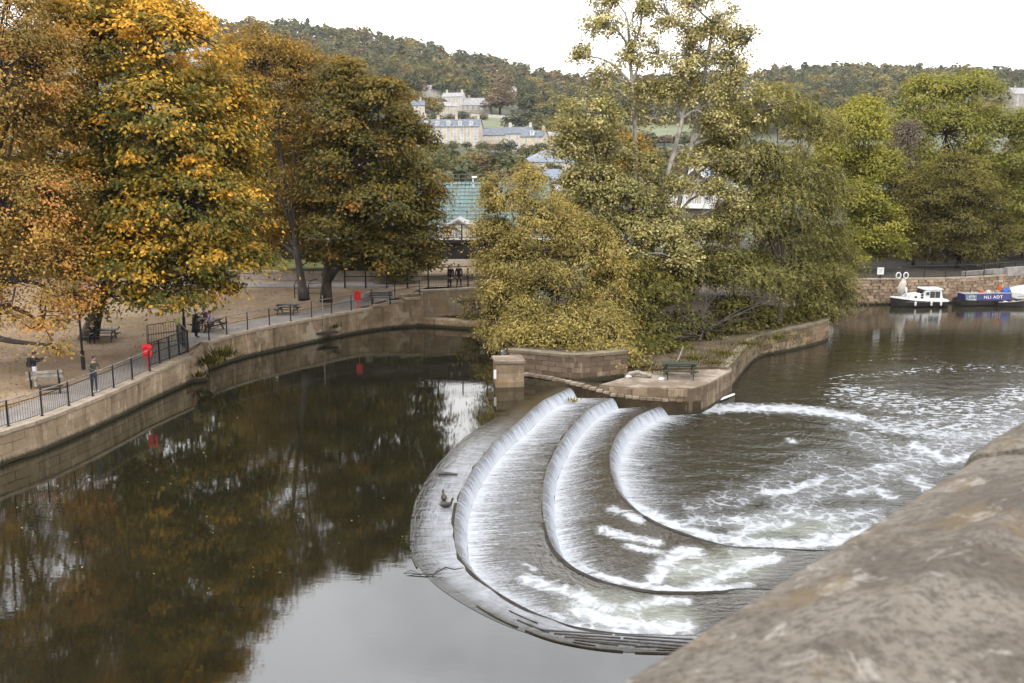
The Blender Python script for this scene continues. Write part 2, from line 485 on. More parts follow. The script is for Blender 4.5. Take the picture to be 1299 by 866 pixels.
def strip(name, A, B, zA, zB, rows, mats, uv_v=(0, 1), attrs=None, zf=None):
    """grid between two polylines of the same count"""
    n = len(A)
    V = []; UV = []; T = []
    s = np.concatenate([[0], np.cumsum(np.linalg.norm(np.diff(A, axis=0), axis=1))])
    for r in range(rows + 1):
        t = r / rows
        X = A * (1 - t) + B * t
        z = np.full(n, zA * (1 - t) + zB * t) if zf is None else zf(t, X)
        V.append(np.column_stack([X, z]))
        d = np.linalg.norm(B - A, axis=1) * t
        UV.append(np.column_stack([s, d]))
    V = np.vstack(V); UV = np.vstack(UV)
    i = np.arange(n - 1)
    F = np.vstack([np.column_stack([r * n + i, r * n + i + 1, (r + 1) * n + i + 1, (r + 1) * n + i]) for r in range(rows)])
    # faces up
    a, b, c = V[F[0][0]], V[F[0][1]], V[F[0][2]]
    if np.cross(b - a, c - a)[2] < 0: F = F[:, ::-1]
    return V, F, UV

# ------------------------------------------------------------------ water materials
def river_mat(name, base, scale=1.0, strength=.16, rough=.03):
    t = NT(name)
    big = t.noise(t.pos((.12, .05, .1)), 1.0, 3, .5)
    fine = t.noise(t.pos((1.0 * scale, 2.6 * scale, 1)), 1.6, 3, .55)
    mid = t.noise(t.pos((.35, .9, .5)), 1.0, 2, .5)
    amt = t.rng(big, .38, .68, .25, 1.0)
    h = t.math('MULTIPLY', t.math('ADD', t.math('MULTIPLY', fine, .6), t.math('MULTIPLY', mid, .5)), amt)
    nrm = t.bump(h, strength, .1)
    silt = t.noise(t.pos((.08, .08, .1)), 1.0, 4, .6)
    c = t.mix(t.rng(silt, .35, .65), base, tuple(x * 1.35 for x in base))
    b = t.bsdf(c, rough, nrm, .5)
    b.inputs['IOR'].default_value = 1.72
    return t.mat
M['river'] = river_mat('murky_river_water', (.0085, .0075, .0035), strength=.042)
M['lower_far'] = None

def weir_water_mat(name, base, chop=.35, foam_c=(.385, .385, .385), churn=(.2, .205, .155)):
    """wet dark water with foam laid on it from the mesh attributes streak, patch and fleck"""
    t = NT(name)
    uv = t.n('ShaderNodeUVMap', uv_map='flow').outputs[0]
    def m(scale):
        x = t.n('ShaderNodeMapping'); x.inputs['Scale'].default_value = scale
        t.l(uv, x.inputs['Vector']); return x.outputs[0]
    A = lambda k: t.n('ShaderNodeAttribute', attribute_name=k).outputs['Fac']
    st = t.noise(m((6.5, .6, 1)), 1.0, 6, .7, .8)
    st2 = t.noise(m((19, 5.5, 1)), 1.0, 4, .75, .4)
    sn = t.math('ADD', t.math('MULTIPLY', st, .5), t.math('MULTIPLY', st2, .5))
    S = t.rng(t.math('ADD', A('streak'), t.math('MULTIPLY', t.math('SUBTRACT', sn, .5), 2.6)), .38, 1.15)
    p = t.pos()
    pn = t.noise(p, 1.1, 7, .68, 1.6)
    pn2 = t.noise(p, 7, 6, .75, .8)
    vo = t.n('ShaderNodeTexVoronoi', feature='DISTANCE_TO_EDGE'); vo.inputs['Scale'].default_value = 1.5
    wv = t.n('ShaderNodeVectorMath', operation='ADD')
    t.l(p, wv.inputs[0])
    nn = t.n('ShaderNodeTexNoise'); nn.inputs['Scale'].default_value = .9; nn.inputs['Detail'].default_value = 4
    t.l(p, nn.inputs['Vector']); t.l(nn.outputs['Color'], wv.inputs[1]); t.l(wv.outputs[0], vo.inputs['Vector'])
    cell = t.rng(vo.outputs['Distance'], 0, .28, .32, -.12)
    pp = t.math('ADD', t.math('MULTIPLY', t.math('SUBTRACT', pn, .5), 1.5), t.math('MULTIPLY', t.math('SUBTRACT', pn2, .5), 1.3))
    Pm = t.rng(t.math('ADD', t.math('ADD', A('patch'), pp), cell), .36, 1.2)
    fv = t.noise(t.pos((1.5, 2.6, 1)), 1.25, 3, .6, .5)
    Fm = t.rng(t.math('ADD', A('fleck'), t.math('MULTIPLY', t.math('SUBTRACT', fv, .5), 2.4)), .84, .98)
    Pv = t.math('MULTIPLY', t.rng(t.math('ADD', A('patch'), t.math('MULTIPLY', t.math('SUBTRACT', pn2, .5), 1.2)), .1, 1.15), .55)
    Pm = t.math('MAXIMUM', t.math('MULTIPLY', Pm, .93), Pv)
    foam = t.math('MAXIMUM', t.math('MAXIMUM', S, Pm), t.math('MULTIPLY', Fm, .72))
    ch = t.math('MULTIPLY', A('churn'), t.rng(pn, .3, .7, .4, 1.0))
    c = t.mix(ch, base, churn)
    c = t.mix(t.math('MULTIPLY', foam, .95), c, foam_c)
    hw = t.noise(m((1.6, 4.6, 1)), 1.0, 3, .55, .5)
    hn = t.noise(t.pos((1.7, 3.4, 1)), 1.3, 3, .55, .4)
    h = t.math('ADD', t.math('MULTIPLY', hw, .7), t.math('MULTIPLY', hn, .7))
    h = t.math('ADD', h, t.math('MULTIPLY', foam, .6))
    amt = t.math('ADD', t.math('MULTIPLY', A('chop'), chop), .04)
    bp = t.n('ShaderNodeBump'); bp.inputs['Distance'].default_value = .12
    t.l(amt, bp.inputs['Strength']); t.l(h, bp.inputs['Height'])
    ro = t.math('ADD', t.math('MULTIPLY', foam, .6), .06)
    b = t.bsdf(c, ro, bp.outputs[0], .5)
    b.inputs['IOR'].default_value = 1.42
    return t.mat
M['terrace'] = weir_water_mat('shallow_weir_water', (.035, .028, .019), chop=.42)
M['pool'] = weir_water_mat('choppy_pool_water', (.018, .0145, .0065), chop=.46)
def fall_mat():
    t = NT('falling_water')
    uv = t.n('ShaderNodeUVMap', uv_map='flow').outputs[0]
    x = t.n('ShaderNodeMapping'); x.inputs['Scale'].default_value = (7, .5, 1); t.l(uv, x.inputs['Vector'])
    f = t.noise(x.outputs[0], 1.0, 5, .65, .3)
    y = t.n('ShaderNodeMapping'); y.inputs['Scale'].default_value = (.5, .0, 1); t.l(uv, y.inputs['Vector'])
    g = t.noise(y.outputs[0], 1.0, 4, .6)
    fall = t.n('ShaderNodeAttribute', attribute_name='drop').outputs['Fac']
    w = t.math('ADD', t.math('MULTIPLY', t.math('SUBTRACT', f, .5), 1.5), fall)
    w = t.math('ADD', w, t.math('MULTIPLY', t.math('SUBTRACT', g, .5), .5))
    k = t.rng(w, .05, .95)
    c = t.ramp(k, [(0, (.09, .085, .075)), (.35, (.19, .20, .22)), (.75, (.28, .295, .32)), (1, (.39, .395, .405))])
    nrm = t.bump(f, .4, .06)
    t.bsdf(c, t.rng(k, 0, 1, .12, .5), nrm, .5)
    return t.mat
M['fall'] = fall_mat()

# ------------------------------------------------------------------ weir crests (three horseshoe steps)
Z1, Z2, Z3, ZL = 0.0, -.5, -1.0, -1.5
C1 = [at(x, y, Z1) for x, y in ((722, 492), (714, 496), (687, 509), (658, 534), (629, 559), (604, 588), (585, 621), (577, 650), (575.6, 675), (579, 700), (595.6, 725), (620.5, 746), (658, 769), (695, 785), (733, 797), (787, 804.5), (857, 807))]
C1 += [Vector((9, 24.2, 0)), Vector((15, 24.3, 0)), Vector((24.5, 25.3, 0))]
C2 = [at(x, y, Z2) for x, y in ((776, 505), (768, 508), (745, 519.5), (720, 546), (704, 571), (692, 600), (688, 634), (691, 667), (701.5, 696), (724, 719), (758, 735.5), (799, 746), (832, 751), (874, 752), (915, 750.5), (957, 747))]
C2 += [Vector((12, 28.2, 0)), Vector((18, 28.2, 0)), Vector((28.5, 29.2, 0))]
C3 = [at(x, y, Z3) for x, y in ((838, 514), (830, 518), (807.5, 528), (787, 546), (776, 567), (773, 588), (777.6, 609), (787, 627.5), (807, 648), (832, 663), (861, 675), (895, 686), (932, 694), (960, 695))]
C3 += [Vector((13, 32.4, 0)), Vector((20, 32.6, 0)), Vector((33, 33.6, 0))]
NC = 420
C1, C2, C3 = [smooth_line(c, NC) for c in (C1, C2, C3)]
def down(C): return normals(C)          # filled below: pointing downstream (to the inside of the horseshoe)
def offset_in(C, d):
    return C + normals(C) * d
# far arm first, then round to the near arm: left normal points to the inside (east) of the horseshoe
OFF = .46
F1, F2, F3 = [offset_in(C, OFF) for C in (C1, C2, C3)]

def px_grid(V):
    w = V[:, 1] * CP - (V[:, 2] - CAM_H) * SP
    u = V[:, 1] * SP + (V[:, 2] - CAM_H) * CP
    return 649.5 + FPX * V[:, 0] / w, 433 - FPX * u / w
def field(V, strokes, squash=.6):
    """distance field of foam strokes surveyed on the photograph, evaluated at the places V"""
    X, Y = px_grid(V)
    out = np.zeros(len(V))
    for pts, rad, val in strokes:
        pts = np.array(pts, float)
        if len(pts) == 1: pts = np.vstack([pts, pts + .1])
        best = np.full(len(V), 1e9)
        for a, b in zip(pts[:-1], pts[1:]):
            ax, ay = a[0], a[1] / squash
            dx, dy = b[0] - a[0], (b[1] - a[1]) / squash
            L2 = dx * dx + dy * dy + 1e-9
            t = np.clip(((X - ax) * dx + (Y / squash - ay) * dy) / L2, 0, 1)
            best = np.minimum(best, np.hypot(X - ax - t * dx, Y / squash - ay - t * dy))
        out = np.maximum(out, val * np.clip(1.25 - best / rad, 0, 1))
    return out

def fall(name, C, F, z0, z1, label):
    rows = 6
    n = len(C)
    prof = [(0, 0.012), (.18, 0.0), (.42, -.09), (.64, -.22), (.82, -.37), (1.0, -.52)]
    s = np.concatenate([[0], np.cumsum(np.linalg.norm(np.diff(C, axis=0), axis=1))])
    wob = np.interp(s, np.arange(0, 200, .35), rng.normal(0, .012, len(np.arange(0, 200, .35))))
    V, UV, D = [], [], []
    for t, dz in prof:
        X = C * (1 - t) + F * t + normals(C) * (wob * t)[:, None]
        V.append(np.column_stack([X, np.full(n, z0) + dz * (z0 - z1) / .5])); UV.append(np.column_stack([s, np.full(n, t)])); D.append(np.full(n, ss(0.0, 1.15, t) * .8 + .12))
    V, UV, D = np.vstack(V), np.vstack(UV), np.concatenate(D)
    i = np.arange(n - 1)
    Fa = np.vstack([np.column_stack([r * n + i, r * n + i + 1, (r + 1) * n + i + 1, (r + 1) * n + i]) for r in range(len(prof) - 1)])
    o = link(name, np_mesh(name, V, Fa, M['fall'], {'drop': D}, True, UV))
    return tag(o, label, None, None, 'structure')
fall('waterfall', C1, F1, Z1, Z2, 'upper curved fall of white water over the outer weir crest')
fall('waterfall', C2, F2, Z2, Z3, 'middle curved fall of white water over the second weir crest')
fall('waterfall', C3, F3, Z3, ZL, 'lowest curved fall of white water into the foaming pool')

def arm_weight(C):
    """1 on the far arm and the bend, fading on the near arm"""
    s = np.linspace(0, 1, len(C))
    return s
def terrace(name, F, Cn, z, strokes, churn, label, streak_len):
    V, Fa, UV = strip(name, F, Cn, z, z, 44, None)
    V[:, 2] += .012 * np.sin(V[:, 0] * 3.1 + 2 * np.sin(V[:, 1] * 1.3)) * np.clip(UV[:, 1] * 1.0, 0, 1) * 0.6
    V[:, 2] -= .004
    d = UV[:, 1]
    n = len(F)
    X, Y = px_grid(V)
    k = streak_len(X, Y)
    streak = np.clip(.74 - .42 * d / k, .10, 1) + .34 * np.exp(-d / .7)
    chop = np.clip(.35 + .65 * np.exp(-d / 2.5), 0, 1)
    att = {'streak': streak, 'patch': field(V, strokes), 'fleck': np.zeros(len(V)), 'churn': field(V, churn), 'chop': chop}
    o = link(name, np_mesh(name, V, Fa, M['terrace'], att, True, UV))
    return tag(o, label, None, None, 'structure')
terrace('weir_terrace_water', F1, C2, Z2,
        [([(668, 735), (700, 745), (728, 752), (752, 765), (770, 770)], 16, 0.89), ([(735, 775), (760, 785), (790, 792), (830, 795), (870, 795)], 19, 1.00),
         ([(800, 770), (830, 762), (870, 762)], 12, 0.89), ([(610, 730), (650, 757), (690, 775), (735, 790)], 8, 0.65), ([(665, 715), (680, 722)], 8, 0.53),
         ([(690, 790), (740, 796), (800, 801), (850, 803)], 8, 0.95), ([(720, 765), (800, 780)], 28, 0.44)],
        [([(750, 770), (800, 775), (850, 785)], 40, 0.95)], 'thin sheet of foaming water on the upper weir terrace',
        lambda X, Y: np.where(Y < 560, 3.6, np.where(Y < 690, 2.9, 1.9)) * (1.0 + .12 * np.sin(X * .05)))
terrace('weir_terrace_water', F2, C3, Z3,
        [([(765, 672), (790, 680), (815, 684), (835, 688)], 11, 0.89), ([(795, 692), (815, 697), (835, 700)], 8, 0.79), ([(775, 645), (800, 652), (812, 660)], 11, 0.58), ([(800, 655), (812, 660)], 8, 0.95),
         ([(830, 735), (845, 715), (862, 700), (880, 700)], 16, 1.00), ([(760, 730), (800, 740), (850, 748), (900, 747), (950, 742)], 10, 1.00), ([(880, 745), (915, 732), (950, 712), (985, 708)], 14, 0.95),
         ([(930, 700), (985, 702)], 9, 0.53), ([(850, 715), (930, 725)], 28, 0.44), ([(715, 700), (750, 724)], 9, 0.73)],
        [([(870, 725), (905, 722), (940, 715)], 42, 0.95)], 'thin sheet of foaming water on the middle weir terrace',
        lambda X, Y: np.where(Y < 560, 2.0, np.where(Y < 660, 2.2, 1.5)))

# lower pool and river downstream: one sheet
def lower_river():
    xs = np.concatenate([np.arange(-4, 42, .24), np.arange(42, 60, .6), np.array([61, 64, 70, 80, 100, 140, 200])])
    ys = np.concatenate([np.array([2, 20]), np.arange(30, 78, .24), np.arange(78, 100, .6), np.array([101, 106, 120, 135])])
    Xg, Yg = np.meshgrid(xs, ys)
    V = np.column_stack([Xg.ravel(), Yg.ravel(), np.full(Xg.size, ZL - .004)])
    nx, ny = len(xs), len(ys)
    i, j = np.meshgrid(np.arange(nx - 1), np.arange(ny - 1))
    a = (j * nx + i).ravel()
    Fa = np.column_stack([a, a + 1, a + nx + 1, a + nx])
    # flow coordinates from the lowest crest
    F = F3[::3]
    d = np.full(len(V), 1e9); u = np.zeros(len(V))
    s = np.concatenate([[0], np.cumsum(np.linalg.norm(np.diff(F3, axis=0), axis=1))])[::3]
    for k in range(len(F)):
        q = np.hypot(V[:, 0] - F[k, 0], V[:, 1] - F[k, 1])
        m = q < d
        d[m] = q[m]; u[m] = s[k]
    # refine u by projecting on the local tangent
    tan = np.gradient(F, axis=0); tan /= np.linalg.norm(tan, axis=1)[:, None]
    idx = np.searchsorted(s, u).clip(0, len(F) - 1)
    u = u + (V[:, 0] - F[idx, 0]) * tan[idx, 0] + (V[:, 1] - F[idx, 1]) * tan[idx, 1]
    X, Y = px_grid(V)
    k = np.where(Y < 560, 2.0, np.where(Y < 640, 3.0, 2.2))
    streak = np.where(V[:, 1] > 30.5, np.clip(.74 - .46 * d / k, .08, 1) + .34 * np.exp(-d / .7), 0)
    strokes = [([(1000, 640), (1060, 612), (1120, 600), (1200, 565), (1285, 540)], 36, .50), ([(880, 645), (960, 622), (1040, 582)], 30, .40), ([(990, 692), (1050, 684), (1110, 672)], 11, 1.0), ([(1090, 560), (1180, 600)], 24, .46), ([(872, 521), (905, 518), (940, 517), (1000, 518), (1050, 523), (1090, 530)], 11, 1.05), ([(1090, 530), (1130, 545), (1180, 548), (1260, 553)], 11, 0.67),
               ([(845, 523), (880, 524)], 4, 1.05),
               ([(1000, 557), (1008, 560)], 6, 0.86), ([(970, 625), (1000, 622), (1030, 612), (1045, 605)], 11, 0.89), ([(985, 630), (1040, 648)], 14, 0.54), ([(1080, 625), (1110, 620), (1130, 630)], 11, 0.86),
               ([(1120, 660), (1065, 668), (1030, 682)], 13, 0.65), ([(880, 660), (940, 660), (1000, 650), (1060, 655), (1110, 650)], 20, 0.67), ([(800, 640), (850, 664), (900, 680), (950, 688), (1010, 690), (1060, 688)], 13, 1.05),
               ([(930, 680), (960, 668), (1000, 664)], 13, 0.86), ([(1110, 592), (1140, 590)], 10, 0.81), ([(1155, 605), (1180, 620)], 13, 0.81), ([(1160, 565), (1200, 585), (1240, 575)], 13, 0.92), ([(1140, 575), (1180, 590)], 11, 0.65),
               ([(1080, 548), (1130, 565), (1175, 575)], 11, 0.49), ([(1050, 590), (1090, 600)], 8, 0.54), ([(1180, 555), (1250, 552), (1290, 548)], 10, 0.65), ([(1060, 540), (1240, 530)], 13, 0.38), ([(990, 610), (940, 640)], 11, 0.43)]
    churn = [([(960, 672), (1010, 668), (1050, 668)], 34, .8)]
    fl = field(V, [([(1075, 500), (1130, 510), (1200, 520), (1270, 520)], 60, .84), ([(1060, 480), (1160, 470), (1240, 465), (1299, 470)], 18, .66), ([(1120, 540), (1220, 545), (1290, 500)], 46, .86), ([(880, 580), (940, 610)], 70, .42), ([(1085, 455), (1200, 458)], 12, .5)], .55)
    chop = np.clip(.25 + .75 * np.exp(-np.maximum(d - 10, 0) / 14), 0, 1)
    chop = np.where(V[:, 1] > 66, np.clip(.42 - (V[:, 1] - 66) / 22, .03, .42), chop)
    chop = np.maximum(chop, field(V, [([(1080, 540), (1180, 530), (1290, 520)], 80, 1.0)], .6))
    V[:, 2] += .02 * np.exp(-np.maximum(d - 8, 0) / 10) * np.sin(V[:, 1] * 4.0 + 1.7 * np.sin(V[:, 0] * 1.2) + .8 * np.sin(V[:, 1] * 1.9 + V[:, 0])) * (d > .6)
    att = {'streak': streak, 'patch': field(V, strokes), 'fleck': fl, 'churn': field(V, churn), 'chop': chop}
    o = link('lower_river', np_mesh('lower_river', V, Fa, M['pool'], att, True, np.column_stack([u, d])))
    tag(o, 'foam streaked pool and river below the weir', None, None, 'structure')
lower_river()

def upper_river():
    # ring between the first crest and far left, as one polygon
    C = C1[::4]
    poly = [Vector((p[0], p[1], 0)) for p in C][::-1]          # near end ... far end
    poly = [Vector((24.5, 3, 0))] + poly + [Vector((3.0, 54, 0)), Vector((3.5, 58, 0)), Vector((4, 66, 0)), Vector((5, 84, 0)), Vector((6, 112, 0)), Vector((-30, 112, 0)), Vector((-110, 70, 0)), Vector((-110, 3, 0))]
    me = bpy.data.meshes.new('river')
    tri = tessellate_polygon([poly])
    f = []
    for a, b, c in tri:
        if (poly[b] - poly[a]).cross(poly[c] - poly[a]).z < 0: a, b, c = a, c, b
        f.append((a, b, c))
    me.from_pydata([(p.x, p.y, -.006) for p in poly], [], f)
    me.materials.append(M['river'])
    tag(link('river', me), 'dark still river above the weir', None, None, 'structure')
    # fast shallow water over the sloping apron above the crest
    n = NC
    s = np.linspace(0, 1, n)
    L = line_len(C1)
    wid = np.interp(s, [0, .1, .2, .35, .45, .55, .62, .7, 1], [.9, 1.15, 1.5, 1.55, 1.4, 1.0, .9, .85, .8])
    A = C1 - normals(C1) * wid[:, None]
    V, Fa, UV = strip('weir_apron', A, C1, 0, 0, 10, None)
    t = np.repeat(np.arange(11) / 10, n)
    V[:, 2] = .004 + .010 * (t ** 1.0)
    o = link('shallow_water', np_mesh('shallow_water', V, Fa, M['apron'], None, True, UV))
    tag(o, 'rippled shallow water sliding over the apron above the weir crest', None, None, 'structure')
    return A
def apron_mat():
    t = NT('sliding_shallow_water')
    uv = t.n('ShaderNodeUVMap', uv_map='flow').outputs[0]
    x = t.n('ShaderNodeMapping'); x.inputs['Scale'].default_value = (3.2, .8, 1); t.l(uv, x.inputs['Vector'])
    y = t.n('ShaderNodeMapping'); y.inputs['Scale'].default_value = (1.0, 7, 1); t.l(uv, y.inputs['Vector'])
    f = t.noise(x.outputs[0], 1.0, 4, .6, .4); g = t.noise(y.outputs[0], 1.0, 4, .6, .8)
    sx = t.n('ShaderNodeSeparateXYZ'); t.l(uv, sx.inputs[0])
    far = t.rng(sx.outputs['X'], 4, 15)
    c = t.mix(t.rng(t.noise(t.pos(), 1.0, 5, .65), .35, .7), (.18, .18, .185), (.10, .10, .10))  # pale wet stone, its colour lightened to stand in for reflected sky
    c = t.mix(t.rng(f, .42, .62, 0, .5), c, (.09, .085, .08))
    c = t.mix(far, (.045, .034, .02), c)  # upper end darkened: algae, and the pier's reflection painted into the colour
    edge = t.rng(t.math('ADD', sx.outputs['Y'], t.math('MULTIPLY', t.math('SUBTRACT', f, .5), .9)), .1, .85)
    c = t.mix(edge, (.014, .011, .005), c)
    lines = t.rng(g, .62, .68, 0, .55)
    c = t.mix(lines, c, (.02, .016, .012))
    h = t.math('ADD', f, t.math('MULTIPLY', g, .6))
    b = t.bsdf(c, .07, t.bump(h, .5, .06), .5)
    b.inputs['IOR'].default_value = 1.42
    return t.mat
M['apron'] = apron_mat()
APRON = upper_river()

# ------------------------------------------------------------------ the weir itself: stone crest lips and timbers
M['lip'] = pmat('wet_dark_crest_stone', (.04, .03, .02), (.018, .014, .01), scale=2.5, rough=.7, bump=.5, bdist=.02, spec=.15)
weir = thing('weir', 'three step horseshoe weir with dark stone crests across the river', 'weir', (C1[200][0], C1[200][1], -1.5))
weir_inv = Vector(weir.location)
def lip(C, z, i0, i1, w, h, name='crest_stone'):
    mb = MB()
    P = C[i0:i1]; N = normals(C)[i0:i1]
    n = len(P)
    s = np.arange(n)
    fadex = {0.0: 5.5, -.5: 8.0, -1.0: 9.0}[z]
    top = h - (h + .06) * ss(fadex - 2.5, fadex, P[:, 0]) * (P[:, 1] < 36) + .02 * np.interp(s, np.arange(0, n + 9, 5), rng.normal(0, .5, len(np.arange(0, n + 9, 5))))
    a = P - N * w * .8; b = P + N * w * .2
    v = []
    for k in range(n):
        v += [(a[k][0], a[k][1], z - .35), (a[k][0], a[k][1], z + top[k] - .025), (b[k][0], b[k][1], z + top[k]), (b[k][0], b[k][1], z - .35)]
    f = []
    for k in range(n - 1):
        for j in range(3):
            f.append((k * 4 + j, k * 4 + j + 1, k * 4 + 5 + j, k * 4 + 4 + j))
    mb.add(v, f)
    o = mb.build(name, M['lip'], weir)
    o.location = -weir_inv
    return o
k1 = int(NC * .30)
lip(C1, Z1, 2, int(NC * .36), .10, .012)
lip(C1, Z1, int(NC * .36), NC, .11, .03)
lip(C2, Z2, 2, int(NC * .38), .08, .010)
lip(C2, Z2, int(NC * .38), NC, .13, .035)
lip(C3, Z3, 2, int(NC * .38), .08, .010)
lip(C3, Z3, int(NC * .38), NC, .13, .035)
def boards():
    # thin timber lines just breaking the surface on the apron
    N = normals(C1)
    def run(i0, i1, off, w, h, gap=0.0, gaplen=4):
        i = i0
        while i < i1 - 2:
            L = int(rng.integers(10, 26)) if gap == 0 else int(rng.integers(3, gaplen + 4))
            j = min(i + L, i1)
            mb = MB()
            for a in range(i, j - 1, 2):
                b = min(a + 2, j)
                p = C1[a] - N[a] * off; q = C1[b] - N[b] * off
                mb.bar((p[0], p[1], h), (q[0], q[1], h), w, .05)
            if mb.v:
                o = mb.build('timber_board', M['wood_dark'], weir); o.location = -weir_inv
            i = j + (1 if gap == 0 else int(rng.integers(2, 2 + gap)))
    a, b = int(NC * .50), int(NC * .80)
    run(int(NC * .515), b, .92, .055, .012)
    run(int(NC * .54), b, .62, .03, .008, 9, 9)
    run(int(NC * .53), b, .40, .03, .012, 14, 7)
    run(int(NC * .57), b, .78, .025, .004, 14, 6)
    run(int(NC * .31), int(NC * .46), 1.42, .05, .008, 3, 12)
    run(int(NC * .33), int(NC * .45), 1.28, .03, .006, 9, 4)
    run(int(NC * .32), int(NC * .42), 1.12, .025, .006, 12, 3)
    # stacked planks at the near end
    for k in range(4):
        p = at(690 + k * 13, 800 + k * 4.0, .0); q = at(880 + k * 8, 812 + k * 5.0, .0)
        for e in range(2):
            t0, t1 = (0, .46) if e == 0 else (.48, 1)
            mb = MB()
            a = p.lerp(q, t0); b = p.lerp(q, t1)
            mb.bar((a.x, a.y, .004 + .012 * rng.random()), (b.x, b.y, .004 + .012 * rng.random()), .05, .05)
            o = mb.build('plank', M['wood_dark'], weir); o.location = -weir_inv
M['wood_grey2'] = pmat('wet_grey_wood', (.16, .14, .12), (.07, .06, .05), scale=3, rough=.4, bump=.4)
boards()

# ------------------------------------------------------------------ walls of the left bank
M['wallA'] = wall_mat('stained_concrete_wall', (.375, .275, .175), (.25, .178, .108), (.12, .083, .048), 0.0, .30)
M['wallB'] = wall_mat('stained_stone_wall', (.335, .24, .148), (.2, .14, .08), (.105, .072, .04), 0.0, .3, patch=(.40, .32, .225))
M['cope'] = pmat('worn_coping_stone', (.36, .285, .2), (.24, .185, .125), scale=1.3, rough=.85, bump=.4, bdist=.02)
M['abut'] = wall_mat('ochre_stained_abutment', (.34, .27, .19), (.22, .17, .115), (.36, .2, .07), 0.3, .3)
BLK = {}
def block_mesh(key, L, H, D, mat, bev=.012):
    if key not in BLK:
        mb = MB()
        x, y, z = L / 2, D / 2, H / 2
        b = bev
        # box with a chamfered front (front = -y)
        v = [(-x, y, -z), (x, y, -z), (x, y, z), (-x, y, z), (-x, -y + b, -z), (x, -y + b, -z), (x, -y + b, z), (-x, -y + b, z), (-x + b, -y, -z + b), (x - b, -y, -z + b), (x - b, -y, z - b), (-x + b, -y, z - b)]
        f = [(0, 3, 2, 1), (0, 1, 5, 4), (1, 2, 6, 5), (2, 3, 7, 6), (3, 0, 4, 7), (4, 5, 9, 8), (5, 6, 10, 9), (6, 7, 11, 10), (7, 4, 8, 11), (8, 9, 10, 11)]
        mb.add(v, f)
        BLK[key] = mb.mesh(key, mat)
    return BLK[key]
def masonry(root, P, z0, ztop, courses, L, mat, key, core_mat, depth=.3, side=1, face='block', jit=.006, cope=None, skip=None):
    """wall along polyline P (2-D). side=+1: the bank lies to the left of the line. blocks and copings are parts of root"""
    inv = -Vector(root.location)
    N = normals(P) * side
    tot = line_len(P)
    # core behind the joints
    mb = MB()
    n = len(P)
    v = []
    for k in range(n):
        a = P[k] + N[k] * .03; b = P[k] + N[k] * .8
        zt = ztop(P[k]) - .02
        v += [(a[0], a[1], z0), (a[0], a[1], zt), (b[0], b[1], zt), (b[0], b[1], z0)]
    f = []
    for k in range(n - 1):
        for j in range(3):
            q = (k * 4 + j, k * 4 + j + 1, k * 4 + 5 + j, k * 4 + 4 + j)
            f.append(q if side < 0 else q[::-1])
    f += [(0, 1, 2, 3), tuple((n - 1) * 4 + j for j in (3, 2, 1, 0))]
    mb.add(v, f)
    mb.build('wall_core', core_mat, root, inv)
    ch = .16 if cope else 0
    for c in range(courses):
        m = max(2, int(round(tot / L)))
        off = .5 * (c % 2)
        Q = resample(P, m * 4 + 1)
        for i in range(m + (c % 2)):
            a, b = (i - off) / m, (i + 1 - off) / m
            a, b = max(a, 0), min(b, 1)
            if b - a < .2 / m: continue
            pa = np.array([np.interp(a, np.linspace(0, 1, len(Q)), Q[:, k]) for k in (0, 1)])
            pb = np.array([np.interp(b, np.linspace(0, 1, len(Q)), Q[:, k]) for k in (0, 1)])
            mid = (pa + pb) / 2
            d = pb - pa; ln = np.linalg.norm(d)
            nn = np.array([-d[1], d[0]]) / ln * side
            zt = ztop(mid) - ch - .004
            H = (zt - z0) / courses
            w = mid + nn * (.16 - rng.random() * jit)
            me = block_mesh(key, 1, 1, .3, mat, .012)
            rz = math.atan2(d[1], d[0]) + (0 if side > 0 else math.pi)
            link(face, me, root, inv + Vector((w[0], w[1], z0 + H * (c + .5))), (0, 0, rz), ((ln - .022), 1, H - .018))
    if cope:
        m = max(2, int(round(tot / 1.25)))
        Q = resample(P, m + 1)
        for i in range(m):
            pa, pb = Q[i], Q[i + 1]
            d = pb - pa; ln = np.linalg.norm(d); mid = (pa + pb) / 2
            nn = np.array([-d[1], d[0]]) / ln * side
            w = mid + nn * .26
            me = block_mesh(key + '_cope', 1, 1, .62, cope, .02)
            rz = math.atan2(d[1], d[0]) + (0 if side > 0 else math.pi)
            link('coping_stone', me, root, inv + Vector((w[0], w[1], ztop(mid) - .08 + rng.normal(0, .004))), (0, 0, rz), (ln - .014, 1, .16))

A_LINE = [at(x, y) for x, y in ((-330, 740), (-260, 700), (-120, 641), (0, 591), (50, 574), (100, 553), (150, 530), (200, 505), (244, 485))]
B_LINE = [at(x, y) for x, y in ((266, 468.5), (302, 456), (352, 444), (403, 433), (454, 422.6), (491, 417), (535, 413.5))]
PA = smooth_line(A_LINE, 60); PB = smooth_line(B_LINE, 60)
zA = lambda p: 1.4 + .25 * float(ss(48, 60, p[1]))
wall_a = thing('river_wall', 'pale stained river wall on the left below the balustered railing', 'wall', (*PA[30], 0))
masonry(wall_a, PA, -.4, zA, 4, 1.25, M['wallA'], 'wall_block_a', M['wallA'], cope=M['cope'])
wall_b = thing('river_wall', 'long curved ochre river wall running from the broken step to the footbridge', 'wall', (*PB[30], 0))
masonry(wall_b, PB, -.4, lambda p: G(p[1]) if p[1] < 70 else G(p[1]), 4, 1.15, M['wallB'], 'wall_block_b', M['wallB'], cope=M['cope'])
